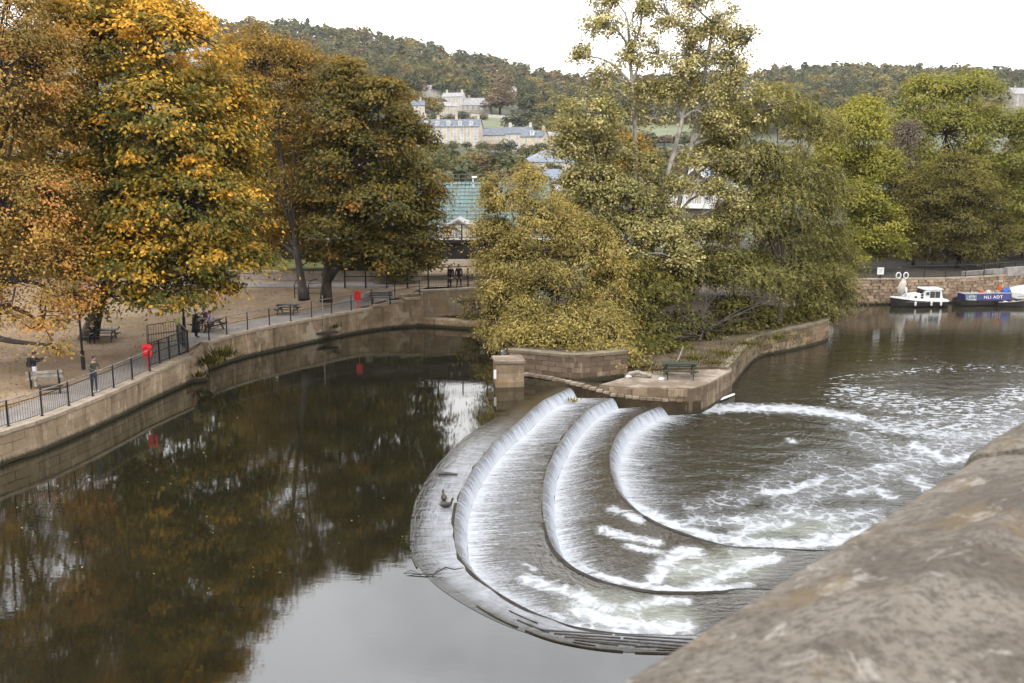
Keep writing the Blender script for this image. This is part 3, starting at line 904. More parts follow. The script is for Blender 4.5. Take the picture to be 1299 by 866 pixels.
# broken end of the first wall, a rough sloping buttress
def buttress():
    p, q = PA[-1], PB[0]
    c = (p + q) / 2
    mb = MB()
    mb.add([(p[0], p[1], -.4), (p[0] + .9, p[1] + .5, -.4), (q[0] + .1, q[1] - .1, -.4), (q[0] - .5, q[1] + .3, -.4),
            (p[0] - .1, p[1] + .2, 1.45), (p[0] + .1, p[1] + .35, 1.3), (q[0] - .25, q[1] + .1, .5), (q[0] - .5, q[1] + .4, 1.5)],
           [(0, 1, 5, 4), (1, 2, 6, 5), (2, 3, 7, 6), (4, 5, 6, 7), (3, 0, 4, 7)])
    o = mb.build('wall_buttress', M['wallA'])
    tag(o, 'rough sloping stone end where the left river wall breaks off, overgrown', 'wall')
buttress()
def filler(pts, z0, z1, label):
    b_ = MB(); b_.prism(pts, z0, z1)
    tag(b_.build('ground_fill', M['wallA']), label, None, None, 'structure')
pA, pB, nA_, nB_ = PA[-1], PB[0], normals(PA)[-1], normals(PB)[0]
filler([pA + nA_ * .35, pB + nB_ * .35, pB + nB_ * 1.6 + (PB[2] - PB[0]), pA + nA_ * 1.6 - (PA[-1] - PA[-3])], .2, 1.43, 'rough ground between the broken wall ends')

# low ledge and abutment under the footbridge
lp, lq = at(535, 413.5), at(648, 421)
abut = thing('bridge_abutment', 'rust stained stone abutment wall below the two walkers', 'wall', (lp.x + 2, lp.y + 2, 0))
PC = smooth_line([Vector((lp.x - .1, lp.y + .9, 0)), Vector((lp.x + 2.0, lp.y + 1.7, 0)), Vector((-1.9, 75.6, 0))], 20)
masonry(abut, PC, -.4, lambda p: 2.52, 5, 1.3, M['abut'], 'wall_block_c', M['abut'], cope=M['cope'])
filler([(lp.x - 1.6, lp.y - .2), (lp.x + .1, lp.y + .6), (lp.x + .1, lp.y + 2.6), (lp.x - 1.8, lp.y + 2.2)], .2, 2.36, 'ground at the top of the ramp beside the abutment')
mb = MB(); mb.bar((lp.x - .2, lp.y + .5, .1), (lq.x, lq.y + .7, .1), 1.1, .95)
tag(mb.build('stone_ledge', M['wallB']), 'low stone ledge at water level in front of the rusty abutment', 'ledge')

# ------------------------------------------------------------------ ground of the left bank
def ground_mat():
    t = NT('leaf_strewn_ground')
    p = t.pos()
    a = t.noise(p, .35, 5, .6); b = t.noise(p, 3.5, 5, .7); c_ = t.noise(p, 16, 3, .6)
    c = t.mix(t.rng(a, .35, .65), (.25, .18, .115), (.17, .118, .07))
    c = t.mix(t.rng(b, .5, .7, 0, .7), c, (.17, .09, .036))
    c = t.mix(t.rng(c_, .55, .75, 0, .5), c, (.13, .085, .045))
    t.bsdf(c, .95, t.bump(b, .5, .04), .1)
    return t.mat
M['bank'] = ground_mat()
M['path'] = pmat('grey_gravel_path', (.23, .195, .165), (.17, .145, .12), scale=.7, rough=.95, bump=.3, bdist=.01)
def left_bank():
    nA, nB = normals(PA), normals(PB)
    edge = [tuple(p + n * .5) for p, n in zip(PA[::4], nA[::4])] + [tuple(p + n * .5) for p, n in zip(PB[::4], nB[::4])]
    poly = edge + [(-6.4, 75.2), (-1.9, 76.2), (3.5, 118), (-20, 150), (-190, 150), (-190, -5)]
    if sum(poly[i][0] * poly[(i + 1) % len(poly)][1] - poly[(i + 1) % len(poly)][0] * poly[i][1] for i in range(len(poly))) < 0: poly.reverse()
    pv = [Vector((x, y, 0)) for x, y in poly]
    bm = bmesh.new()
    vs = [bm.verts.new(p) for p in pv]
    for t in tessellate_polygon([pv]):
        try: bm.faces.new([vs[i] for i in t])
        except ValueError: pass
    for y in list(range(44, 76, 1)):
        bmesh.ops.bisect_plane(bm, geom=bm.verts[:] + bm.edges[:] + bm.faces[:], plane_co=(0, y, 0), plane_no=(0, 1, 0))
    for v in bm.verts: v.co.z = G(v.co.y) - .02
    bmesh.ops.recalc_face_normals(bm, faces=bm.faces[:])
    me = bpy.data.meshes.new('ground'); bm.to_mesh(me); bm.free()
    if me.polygons[0].normal.z < 0: me.flip_normals()
    me.materials.append(M['bank'])
    tag(link('ground', me), 'leaf strewn earth of the left river bank', None, None, 'structure')
    # paved walk behind the coping
    P = np.vstack([PA, PB]); P = smooth_line([Vector((x, y, 0)) for x, y in P[::6]], 120)
    N = normals(P)
    V, Fa, UV = strip('path', P + N * .55, P + N * 2.6, 0, 0, 2, None)
    V[:, 2] = [G(y) - .012 for y in V[:, 1]]
    tag(link('path', np_mesh('path', V, Fa, M['path'], None, False, UV)), 'grey riverside path behind the railing', None, None, 'structure')
left_bank()

# ------------------------------------------------------------------ railings
def railing(root, P, zf, spacing, h, rails, bars=True, mat='black_metal', top_mat='rail_grey', post_w=.06):
    inv = -Vector(root.location)
    tot = line_len(P); m = max(1, int(round(tot / spacing)))
    Q = resample(P, m + 1)
    key = ('post', h, post_w)
    if key not in BLK:
        b = MB(); b.box((0, 0, h / 2), (post_w, post_w, h)); b.box((0, 0, .02), (post_w * 2, post_w * 2, .03)); b.ball((0, 0, h + .01), post_w * .55, 6, 4)
        BLK[key] = b.mesh('post', M[mat])
    for q in Q:
        link('post', BLK[key], root, inv + Vector((q[0], q[1], zf(q))))
    R_ = resample(P, m * 3 + 1)
    for k, (rh, w) in enumerate(rails):
        b = MB()
        b.tube([(q[0], q[1], zf(q) + rh) for q in R_], w, 5)
        b.build('top_rail' if k == 0 else 'lower_rail', M[top_mat] if k == 0 else M[mat], root, inv)
    if bars:
        nb = int(tot / .13)
        S = resample(P, nb + 1)
        b = MB()
        for q in S:
            b.box((q[0], q[1], zf(q) + .1 + (h - .34) / 2), (.011, .011, h - .34))
        o = b.build('balusters', M[mat], root, inv)
        o['kind'] = 'stuff'
        b = MB(); b.tube([(q[0], q[1], zf(q) + .1) for q in R_], .015, 4)
        b.build('bottom_rail', M[mat], root, inv)
RA = PA + normals(PA) * .35
i_end = np.argmin(np.linalg.norm(RA - np.array(at(190, 468, 1.5))[:2], axis=1))
RA = RA[:i_end + 1]
t = thing('railing', 'black railing with thin balusters along the left river wall where the man leans', 'railing', (RA[30][0], RA[30][1], 1.4))
railing(t, RA, lambda p: zA(p), 1.75, 1.1, [(1.1, .028), (.9, .022)])
RB = PB + normals(PB) * .35
RB = RB[2:]
t = thing('railing', 'long two rail fence curving along the ochre river wall towards the footbridge', 'railing', (*RB[30], 1.6))
railing(t, RB, lambda p: G(p[1]), 1.95, 1.08, [(1.08, .028), (.62, .018)], False)
# cage round the river steps
a, b, c, d = at(190, 466, 1.45), at(239, 447, 1.45), at(226, 434, 1.6), at(188, 440, 1.5)
cage = thing('stair_railing', 'square black railing cage around the river steps beside the red lifebuoy box', 'railing', ((a + c) / 2))
inv = -Vector(cage.location)
for p, q in ((a, b), (b, c), (c, d), (d, a)):
    P2 = np.array([[p.x, p.y], [q.x, q.y]])
    m = max(1, int(round((q - p).length / 1.15)))
    for k in range(m):
        f = k / m
        w = p.lerp(q, f)
        mb = MB(); mb.box((0, 0, .65), (.07, .07, 1.3)); mb.build('post', M['black_metal'], cage, inv + w)
    for h in (1.28, .7, .12):
        mb = MB(); mb.bar(p + Vector((0, 0, h)), q + Vector((0, 0, h)), .05, .04)
        mb.build('rail', M['black_metal'], cage, inv)
    mb = MB()
    n = int((q - p).length / .14)
    for k in range(n):
        w = p.lerp(q, (k + .5) / n); mb.box((w.x, w.y, w.z + .7), (.016, .016, 1.14))
    o = mb.build('bars', M['black_metal'], cage, inv); o['kind'] = 'stuff'

# ------------------------------------------------------------------ small furniture
def lifebuoy(px, py, z, hbox, label):
    p = at(px, py, z)
    t = thing('lifebuoy_box', label, 'lifebuoy', p); t.scale = (.82, .82, .85)
    mb = MB(); mb.box((0, .06, .45), (.07, .07, .9)); mb.build('post', M['red'], t)
    mb = MB()
    # rounded oblong housing with a waist
    prof = [(0, .20), (.06, .27), (.18, .31), (.32, .30), (.40, .255), (.48, .30), (.62, .31), (.74, .26), (.80, .19)]
    v = []
    for zz, w in prof:
        for x, y in ((-w, -.03), (-w * .82, -.11), (w * .82, -.11), (w, -.03), (w, .05), (-w, .05)):
            v.append((x, y, .75 + zz))
    f = []
    for k in range(len(prof) - 1):
        for j in range(6):
            f.append((k * 6 + j, k * 6 + (j + 1) % 6, k * 6 + 6 + (j + 1) % 6, k * 6 + 6 + j))
    f += [tuple(range(5, -1, -1)), tuple(range(len(v) - 6, len(v)))]
    mb.add(v, f); mb.build('housing', M['red'], t)
    mb = MB()
    pts = [(math.sin(a) * .19, -.13, 1.15 + math.cos(a) * .24) for a in np.linspace(0, 2 * math.pi, 17)]
    mb.tube(pts, .035, 5, cap=False); mb.build('ring', pmat('deep_red', (.4, .012, .015), bump=0), t)
lifebuoy(188, 468, 1.45, 0, 'red lifebuoy box on the railing beside the step cage, nearest the camera')
lifebuoy(454, 392, G(70), 0, 'red lifebuoy box farther along the wall, near the dark maple')

def lamp_post(px, py, z, h, label):
    t = thing('lamp_post', label, 'lamp post', at(px, py, z))
    mb = MB(); mb.tube([(0, 0, 0), (0, 0, .9), (0, 0, .95), (0, 0, 1.0)], [.11, .10, .12, .07], 8); mb.build('base', M['black_metal'], t)
    mb = MB(); mb.tube([(0, 0, 1), (0, 0, h)], [.06, .045], 8); mb.build('shaft', M['black_metal'], t)
    mb = MB(); mb.tube([(0, 0, h), (0, 0, h + .1), (0, 0, h + .45), (0, 0, h + .55), (0, 0, h + .62)], [.06, .13, .2, .22, .03], 6); mb.build('lantern', M['black_metal'], t)
lamp_post(106, 468, 1.45, 4.6, 'dark lamp post between the leaning man and the orange tree')
lamp_post(234, 421, 1.6, 4.4, 'dark lamp post beside the black coated person, partly under yellow leaves')

def picnic_table(loc, rz, mat, label, group=None, s=1.0):
    t = thing('picnic_table', label, 'picnic table', loc, rz, group)
    for k in range(5):
        mb = MB(); mb.box((0, (k - 2) * .15, .74), (1.8, .14, .045)); mb.build('table_plank', mat, t)
    for sy in (-1, 1):
        for k in range(2):
            mb = MB(); mb.box((0, sy * (.62 + k * .14), .45), (1.8, .13, .045)); mb.build('seat_plank', mat, t)
    for sx in (-1, 1):
        for sy in (-1, 1):
            mb = MB(); mb.bar((sx * .65, sy * .25, .71), (sx * .65, sy * .72, 0), .05, .1); mb.build('leg', mat, t)
        mb = MB(); mb.box((sx * .72, 0, .39), (.05, 1.5, .09)); mb.box((sx * .72, 0, .69), (.05, .7, .07)); mb.build('cross_beam', mat, t)
    t.scale = (s, s, s)
    return t
def bench(loc, rz, mat, label):
    t = thing('bench', label, 'bench', loc, rz)
    for k in range(3):
        mb = MB(); mb.box((0, -.16 + k * .15, .45), (1.6, .13, .045)); mb.build('seat_plank', mat, t)
    for k in range(2):
        mb = MB(); mb.box((0, .27 + k * .04, .64 + k * .17), (1.6, .035, .13)); mb.build('back_plank', mat, t)
    for sx in (-.62, .62):
        mb = MB(); mb.bar((sx, -.2, .43), (sx, -.22, 0), .06, .06); mb.bar((sx, .34, .88), (sx, .2, 0), .06, .06); mb.bar((sx, -.22, .41), (sx, .24, .41), .05, .05)
        mb.build('leg', M['black_metal'], t)
bench(at(58, 491, 1.42), R(200), M['wood_grey'], 'weathered pale plank bench beside the person in white trousers')
mb = MB()
mb.box((0, 0, .36), (1.1, .32, .07)); mb.box((-.42, 0, .165), (.09, .28, .33)); mb.box((.42, 0, .165), (.09, .28, .33)); mb.box((0, 0, .2), (.8, .05, .08))
tag(mb.build('low_bench', M['wood_dark'], None, at(64, 499, 1.42), R(28)), 'low dark backless bench just behind the railing under the orange tree', 'bench')
picnic_table(at(130, 434, 1.5), R(8), M['wood_dark'], 'dark picnic table with the seated person in black under the trees')
picnic_table(at(264, 419, 1.62), R(-25), M['wood_dark'], 'dark picnic table behind the railing with two people beside it')
picnic_table(at(365, 398, G(64)), R(-4), M['wood_dark'], 'empty dark picnic table on the leaf litter before the dark maple', s=.85)
bench(at(484, 385, G(72)), R(180), M['wood_dark'], 'dark slatted bench past the farther red lifebuoy box')
mb = MB(); mb.tube([(0, 0, 0), (0, 0, .8)], [.28, .3], 8); mb.tube([(0, 0, .8), (0, 0, .88), (0, 0, .95)], [.33, .33, .2], 8)
tag(mb.build('litter_bin', M['concrete'], None, at(467, 386, G(70))), 'pale grey litter bin behind the farther lifebuoy box', 'bin')
# cycle hoops
hoops = thing('hoop_railing', 'black hooped railing between the maple trunk and the lawn', 'railing', at(392, 378, G(74)))
for k in range(3):
    mb = MB()
    x = -1 + k * 1.0
    mb.tube([(x, 0, 0), (x, 0, .95), (x + .12, .05, 1.2), (x + .35, .15, 1.3), (x + .6, .25, 1.3)], .035, 6)
    mb.build('hoop', M['black_metal'], hoops)
for h in (.35, .7, 1.05):
    mb = MB(); mb.bar((-1, 0, h), (1.2, 0, h), .03, .03); mb.build('rail', M['black_metal'], hoops)
# pole and ledge on the river wall
p = at(414, 431, 0)
st = thing('mooring_ledge', 'small dark timber ledge with a pole fixed low on the ochre river wall', 'ledge', p, R(20))
mb = MB(); mb.box((0, -.25, .55), (1.5, .5, .12)); mb.build('ledge', M['wood_dark'], st)
mb = MB(); mb.tube([(-.2, -.15, .55), (-.2, -.12, 3.1)], .035, 6); mb.build('pole', M['wood_grey'], st)

# ------------------------------------------------------------------ people
PEOPLE = []
def person(loc, rz, label, jacket, trousers, pose, hair='hair_dark', shoes='cloth_black', scale=1.0, coat=False):
    """pose: joint name -> (x, y, z); facing +y"""
    J = dict(pelvis=(0, 0, .95), spine=(0, .0, 1.15), chest=(0, 0, 1.36), neck=(0, 0, 1.48), head=(0, .015, 1.56),
             hipL=(-.1, 0, .9), kneeL=(-.105, .03, .5), ankL=(-.11, -.01, .09), toeL=(-.13, .16, .04),
             hipR=(.1, 0, .9), kneeR=(.105, .03, .5), ankR=(.11, -.01, .09), toeR=(.13, .16, .04),
             shL=(-.185, 0, 1.41), elL=(-.25, -.02, 1.13), wrL=(-.24, .08, .88), haL=(-.235, .10, .81),
             shR=(.185, 0, 1.41), elR=(.25, -.02, 1.13), wrR=(.24, .08, .88), haR=(.235, .10, .81))
    J.update(pose)
    rad = dict(pelvis=.145, spine=.13, chest=.15, neck=.055, head=.06, hipL=.1, kneeL=.065, ankL=.045, toeL=.035, hipR=.1, kneeR=.065, ankR=.045, toeR=.035,
               shL=.075, elL=.052, wrL=.034, haL=.036, shR=.075, elR=.052, wrR=.034, haR=.036)
    if coat: rad.update(pelvis=.17, kneeL=.1, kneeR=.1, hipL=.13, hipR=.13)
    names = list(rad)
    E = [('pelvis', 'spine'), ('spine', 'chest'), ('chest', 'neck'), ('neck', 'head'), ('pelvis', 'hipL'), ('hipL', 'kneeL'), ('kneeL', 'ankL'), ('ankL', 'toeL'),
         ('pelvis', 'hipR'), ('hipR', 'kneeR'), ('kneeR', 'ankR'), ('ankR', 'toeR'), ('chest', 'shL'), ('shL', 'elL'), ('elL', 'wrL'), ('wrL', 'haL'), ('chest', 'shR'), ('shR', 'elR'), ('elR', 'wrR'), ('wrR', 'haR')]
    me = bpy.data.meshes.new('skeleton')
    me.from_pydata([J[k] for k in names], [(names.index(a), names.index(b)) for a, b in E], [])
    tmp = bpy.data.objects.new('skeleton', me); COL.objects.link(tmp)
    sk = tmp.modifiers.new('skin', 'SKIN')
    for k, nm in enumerate(names):
        me.skin_vertices[0].data[k].radius = (rad[nm], rad[nm] * (.78 if nm in ('pelvis', 'spine', 'chest') else 1))
    me.skin_vertices[0].data[0].use_root = True
    sb = tmp.modifiers.new('sub', 'SUBSURF'); sb.levels = 1; sb.render_levels = 1
    dg = bpy.context.evaluated_depsgraph_get(); dg.update()
    body = bpy.data.meshes.new_from_object(tmp.evaluated_get(dg))
    bpy.data.objects.remove(tmp)
    v = [tuple(x.co) for x in body.vertices]; f = [tuple(p.vertices) for p in body.polygons]
    bpy.data.meshes.remove(body)
    mats = [M[jacket], M[trousers], M['skin'], M[shoes], M['hair_dark']]
    arr = np.array([J[k] for k in names])
    mi = {'neck': 2, 'head': 2, 'haL': 2, 'haR': 2, 'ankL': 1, 'ankR': 1, 'toeL': 3, 'toeR': 3, 'kneeL': 1, 'kneeR': 1, 'hipL': 1, 'hipR': 1, 'pelvis': 1}
    mb = MB()
    mb.v = v; mb.f = f
    for q in f:
        c = np.mean([v[i] for i in q], axis=0)
        mb.m.append(mi.get(names[int(np.argmin(np.linalg.norm(arr - c, axis=1)))], 0))
    # head with nose, ears, eyes, mouth
    hd = Vector(J['head']); nk = Vector(J['neck'])
    hc = hd + (hd - nk).normalized() * .09 + Vector((0, .02, 0))
    mb.ball(hc, (.076, .096, .118), 12, 9, 2)
    mb.ball(hc + Vector((0, .10, -.012)), (.014, .02, .024), 6, 4, 2)
    for sx in (-1, 1):
        mb.ball(hc + Vector((sx * .077, 0, -.005)), (.012, .022, .032), 6, 4, 2)
        mb.ball(hc + Vector((sx * .03, .085, .014)), (.012, .01, .008), 6, 4, 4)
    mb.box(hc + Vector((0, .088, -.055)), (.045, .012, .008), m=4)
    # hands: palm, four fingers, thumb
    for s_ in 'LR':
        w = Vector(J['wr' + s_]); h = Vector(J['ha' + s_])
        d = (h - w).normalized()
        sd = d.cross(Vector((0, 0, 1)) if abs(d.z) < .8 else Vector((0, 1, 0))).normalized()
        up = sd.cross(d)
        for k, L in enumerate((.062, .072, .067, .052)):
            o = h + sd * (.024 - .016 * k) + d * .02
            mb.tube([o, o + d * L * .5 - up * .006, o + d * L * .9 - up * .026], [.009, .0085, .007], 5, 2)
        o = h + sd * .03 - d * .01
        mb.tube([o, o + sd * .03 + d * .02, o + sd * .036 + d * .05], [.011, .01, .008], 5, 2)
    o = mb.build('person', mats, None, loc, rz, smooth=True)
    o.scale = (scale,) * 3
    tag(o, label, 'person')
    hb = MB()
    hb.ball(hc + Vector((0, -.012, .03)), (.09, .106, .112), 12, 9)
    keep = [i for i, q in enumerate(hb.f) if not (np.mean([hb.v[k][1] for k in q]) > hc.y + .06 and np.mean([hb.v[k][2] for k in q]) < hc.z + .045) and np.mean([hb.v[k][2] for k in q]) > hc.z - .06]
    hb.f = [hb.f[i] for i in keep]; hb.m = [0] * len(hb.f)
    hb.build('hair', M[hair], o, smooth=True)
    if coat:
        cb = MB()
        cb.tube([(0, 0, 1.25), (0, 0, .95), (0, 0, .6), (0, 0, .34)], [.19, .2, .23, .25], 12)
        cb.build('coat_skirt', M[jacket], o, smooth=True)
    return o, J
def stride(a):
    return dict(kneeL=(-.1, .03 + a * .2, .5), ankL=(-.1, a * .28, .09), toeL=(-.11, a * .28 + .17, .05), kneeR=(.1, .03 - a * .05, .5), ankR=(.1, -a * .3, .11), toeR=(.11, -a * .3 + .16, .04))
p1 = at(46, 491, 1.42)
o, J = person(p1, R(-75), 'person in black jacket and white trousers raising a camera, head hidden by orange leaves', 'cloth_black', 'cloth_white',
       dict(elL=(-.24, .22, 1.30), wrL=(-.12, .46, 1.42), haL=(-.1, .53, 1.44), elR=(.26, .2, 1.3), wrR=(.12, .45, 1.43), haR=(.1, .52, 1.45)))
bp_ = MB(); bp_.box((0, 0, 0), (.3, .18, .44), top=.8); bp_.box((0, -.1, -.06), (.22, .06, .2)); bp_.bar((-.11, .08, .18), (-.12, .3, .12), .04, .02); bp_.bar((.11, .08, .18), (.12, .3, .12), .04, .02)
w = Matrix.Rotation(R(-75), 3, 'Z') @ Vector((0, -.21, 1.24))
tag(bp_.build('backpack', M['cloth_black'], None, p1 + w, R(-75)), 'black backpack worn by the person in white trousers', 'backpack')
p2 = at(120, 497, 1.44)
person(p2, R(-125), 'man in olive jacket and dark jeans leaning on the balustered railing', 'cloth_olive', 'cloth_denim',
       dict(elL=(-.27, .14, 1.18), wrL=(-.16, .38, 1.1), haL=(-.12, .44, 1.1), elR=(.27, .14, 1.18), wrR=(.14, .37, 1.1), haR=(.1, .43, 1.1), chest=(0, .05, 1.36), neck=(0, .07, 1.47), head=(0, .1, 1.55), shL=(-.185, .05, 1.4), shR=(.185, .05, 1.4)), shoes='cloth_white')
sit = dict(pelvis=(0, -.08, .56), spine=(0, -.06, .78), chest=(0, 0, .98), neck=(0, .04, 1.1), head=(0, .07, 1.17), hipL=(-.1, -.05, .54), kneeL=(-.13, .4, .54), ankL=(-.13, .42, .1), toeL=(-.14, .58, .04),
           hipR=(.1, -.05, .54), kneeR=(.13, .4, .54), ankR=(.13, .38, .1), toeR=(.14, .54, .04), shL=(-.185, 0, 1.03), elL=(-.27, .14, .8), wrL=(-.12, .34, .72), haL=(-.06, .38, .72), shR=(.185, 0, 1.03), elR=(.27, .14, .8), wrR=(.12, .34, .72), haR=(.06, .38, .72))
pt = at(130, 434, 1.5)
person(pt + Vector((-.25, -.62, 0)), R(-170), 'person in black sitting on the picnic table bench under the trees', 'cloth_black', 'cloth_black', sit, shoes='cloth_white')
person(at(249, 428, 1.62), R(-50), 'person in a long black coat standing behind the railing near the lamp post', 'cloth_black', 'cloth_black',
       dict(elL=(-.26, .12, 1.22), wrL=(-.14, .26, 1.42), haL=(-.1, .3, 1.47), elR=(.27, .12, 1.22), wrR=(.15, .27, 1.4), haR=(.11, .31, 1.45)), coat=True)
pt = at(264, 419, 1.62)
person(pt + Vector((-.35, .62, 0)), R(155), 'person in plum and white clothes on the far side of the picnic table', 'cloth_plum', 'cloth_plum', sit)
person(pt + Vector((.45, -.62, 0)), R(120), 'person in pale lilac top sitting at the end of the picnic table', 'cloth_lilac', 'cloth_plum', sit)
person(at(572, 365, 2.55), R(160), 'walker in dark jacket on the left of the pair under the footbridge', 'cloth_black', 'cloth_black', stride(1.0))
person(at(582, 365, 2.55) + Vector((0, .3, 0)), R(170), 'walker in dark clothes on the right of the pair under the footbridge', 'cloth_black', 'cloth_black', stride(-.9))

# ------------------------------------------------------------------ footbridge, passage and what stands behind
br = thing('footbridge', 'dark concrete footbridge with railings above the passage', 'bridge', (-3, 81, 4.5))
inv = -Vector(br.location)
mb = MB(); mb.box((-4, 81.5, 4.93), (30, 4.6, 1.34)); mb.build('beam', M['concrete_dark'], br, inv)
mb = MB(); mb.box((-4, 79.12, 5.68), (30, .3, .24)); mb.build('edge_beam', M['concrete_dark'], br, inv)
mb = MB(); mb.box((-8.2, 81.5, 2.9), (1.6, 4.2, 3.2)); mb.build('pier', M['cream'], br, inv)
mb = MB(); mb.box((-1.6, 81.5, 2.4), (1.3, 4.2, 4.2)); mb.build('pier', M['concrete_dark'], br, inv)
mb = MB(); mb.box((-4, 81.5, 5.62), (30, 4.3, .06)); mb.build('deck', M['concrete'], br, inv)
for k in range(15):
    mb = MB(); mb.box((-18 + k * 2, 79.35, 6.35), (.1, .1, 1.3)); mb.build('post', M['black_metal'], br, inv)
for h in (6.98, 6.72, 5.95):
    mb = MB(); mb.box((-4, 79.35, h), (29, .05, .05)); mb.build('rail', M['black_metal'], br, inv)
mb = MB()
for k in range(190): mb.box((-18.3 + k * .15, 79.35, 6.34), (.02, .02, .74))
mb.build('balusters', M['black_metal'], br, inv)['kind'] = 'stuff'
mb = MB(); mb.prism([(-9.5, 91), (2, 91), (2, 91.5), (-9.5, 91.5)], 1.5, 4.75)
tag(mb.build('passage_wall', M['pale_wall']), 'pale rendered wall at the back of the passage beneath the footbridge', 'wall')
# walkway railing in front of the walkers
P2 = np.array([[-12.6, 74.6], [-6.4, 74.6], [-1.9, 76.3]])
t = thing('railing', 'dark railing in front of the two walkers on top of the rusty abutment', 'railing', (-5, 75, 2.4))
railing(t, P2, lambda p: G(p[1]) + .02, 1.5, 1.5, [(1.5, .045), (.85, .035)], True, top_mat='black_metal', post_w=.11)
# low wall with coping behind the path
lw = thing('low_wall', 'low dark stone wall with pale coping behind the maple trunk', 'wall', (-14, 81, 2.3))
Pl = np.array([[-27, 80], [-8.9, 79.2]])
masonry(lw, Pl, 2.25, lambda p: 3.25, 3, .8, M['grey_stone'], 'wall_block_d', M['grey_stone'], cope=M['cope'])
mb = MB(); mb.prism([(-40, 81), (-10.5, 80.2), (-10.5, 100), (-40, 100)], 2.2, 3.05)
tag(mb.build('lawn', M['lawn']), 'green lawn behind the low stone wall', None, None, 'structure')
V = [(-34, 75.5, G(75.5) + .006), (-9.2, 74.8, G(74.8) + .006), (-9.2, 77.8, G(78) + .006), (-34, 78.6, G(78) + .006)]
tag(link('road', np_mesh('road', V, [[0, 1, 2, 3]], M['path'])), 'grey path running behind the maple', None, None, 'structure')

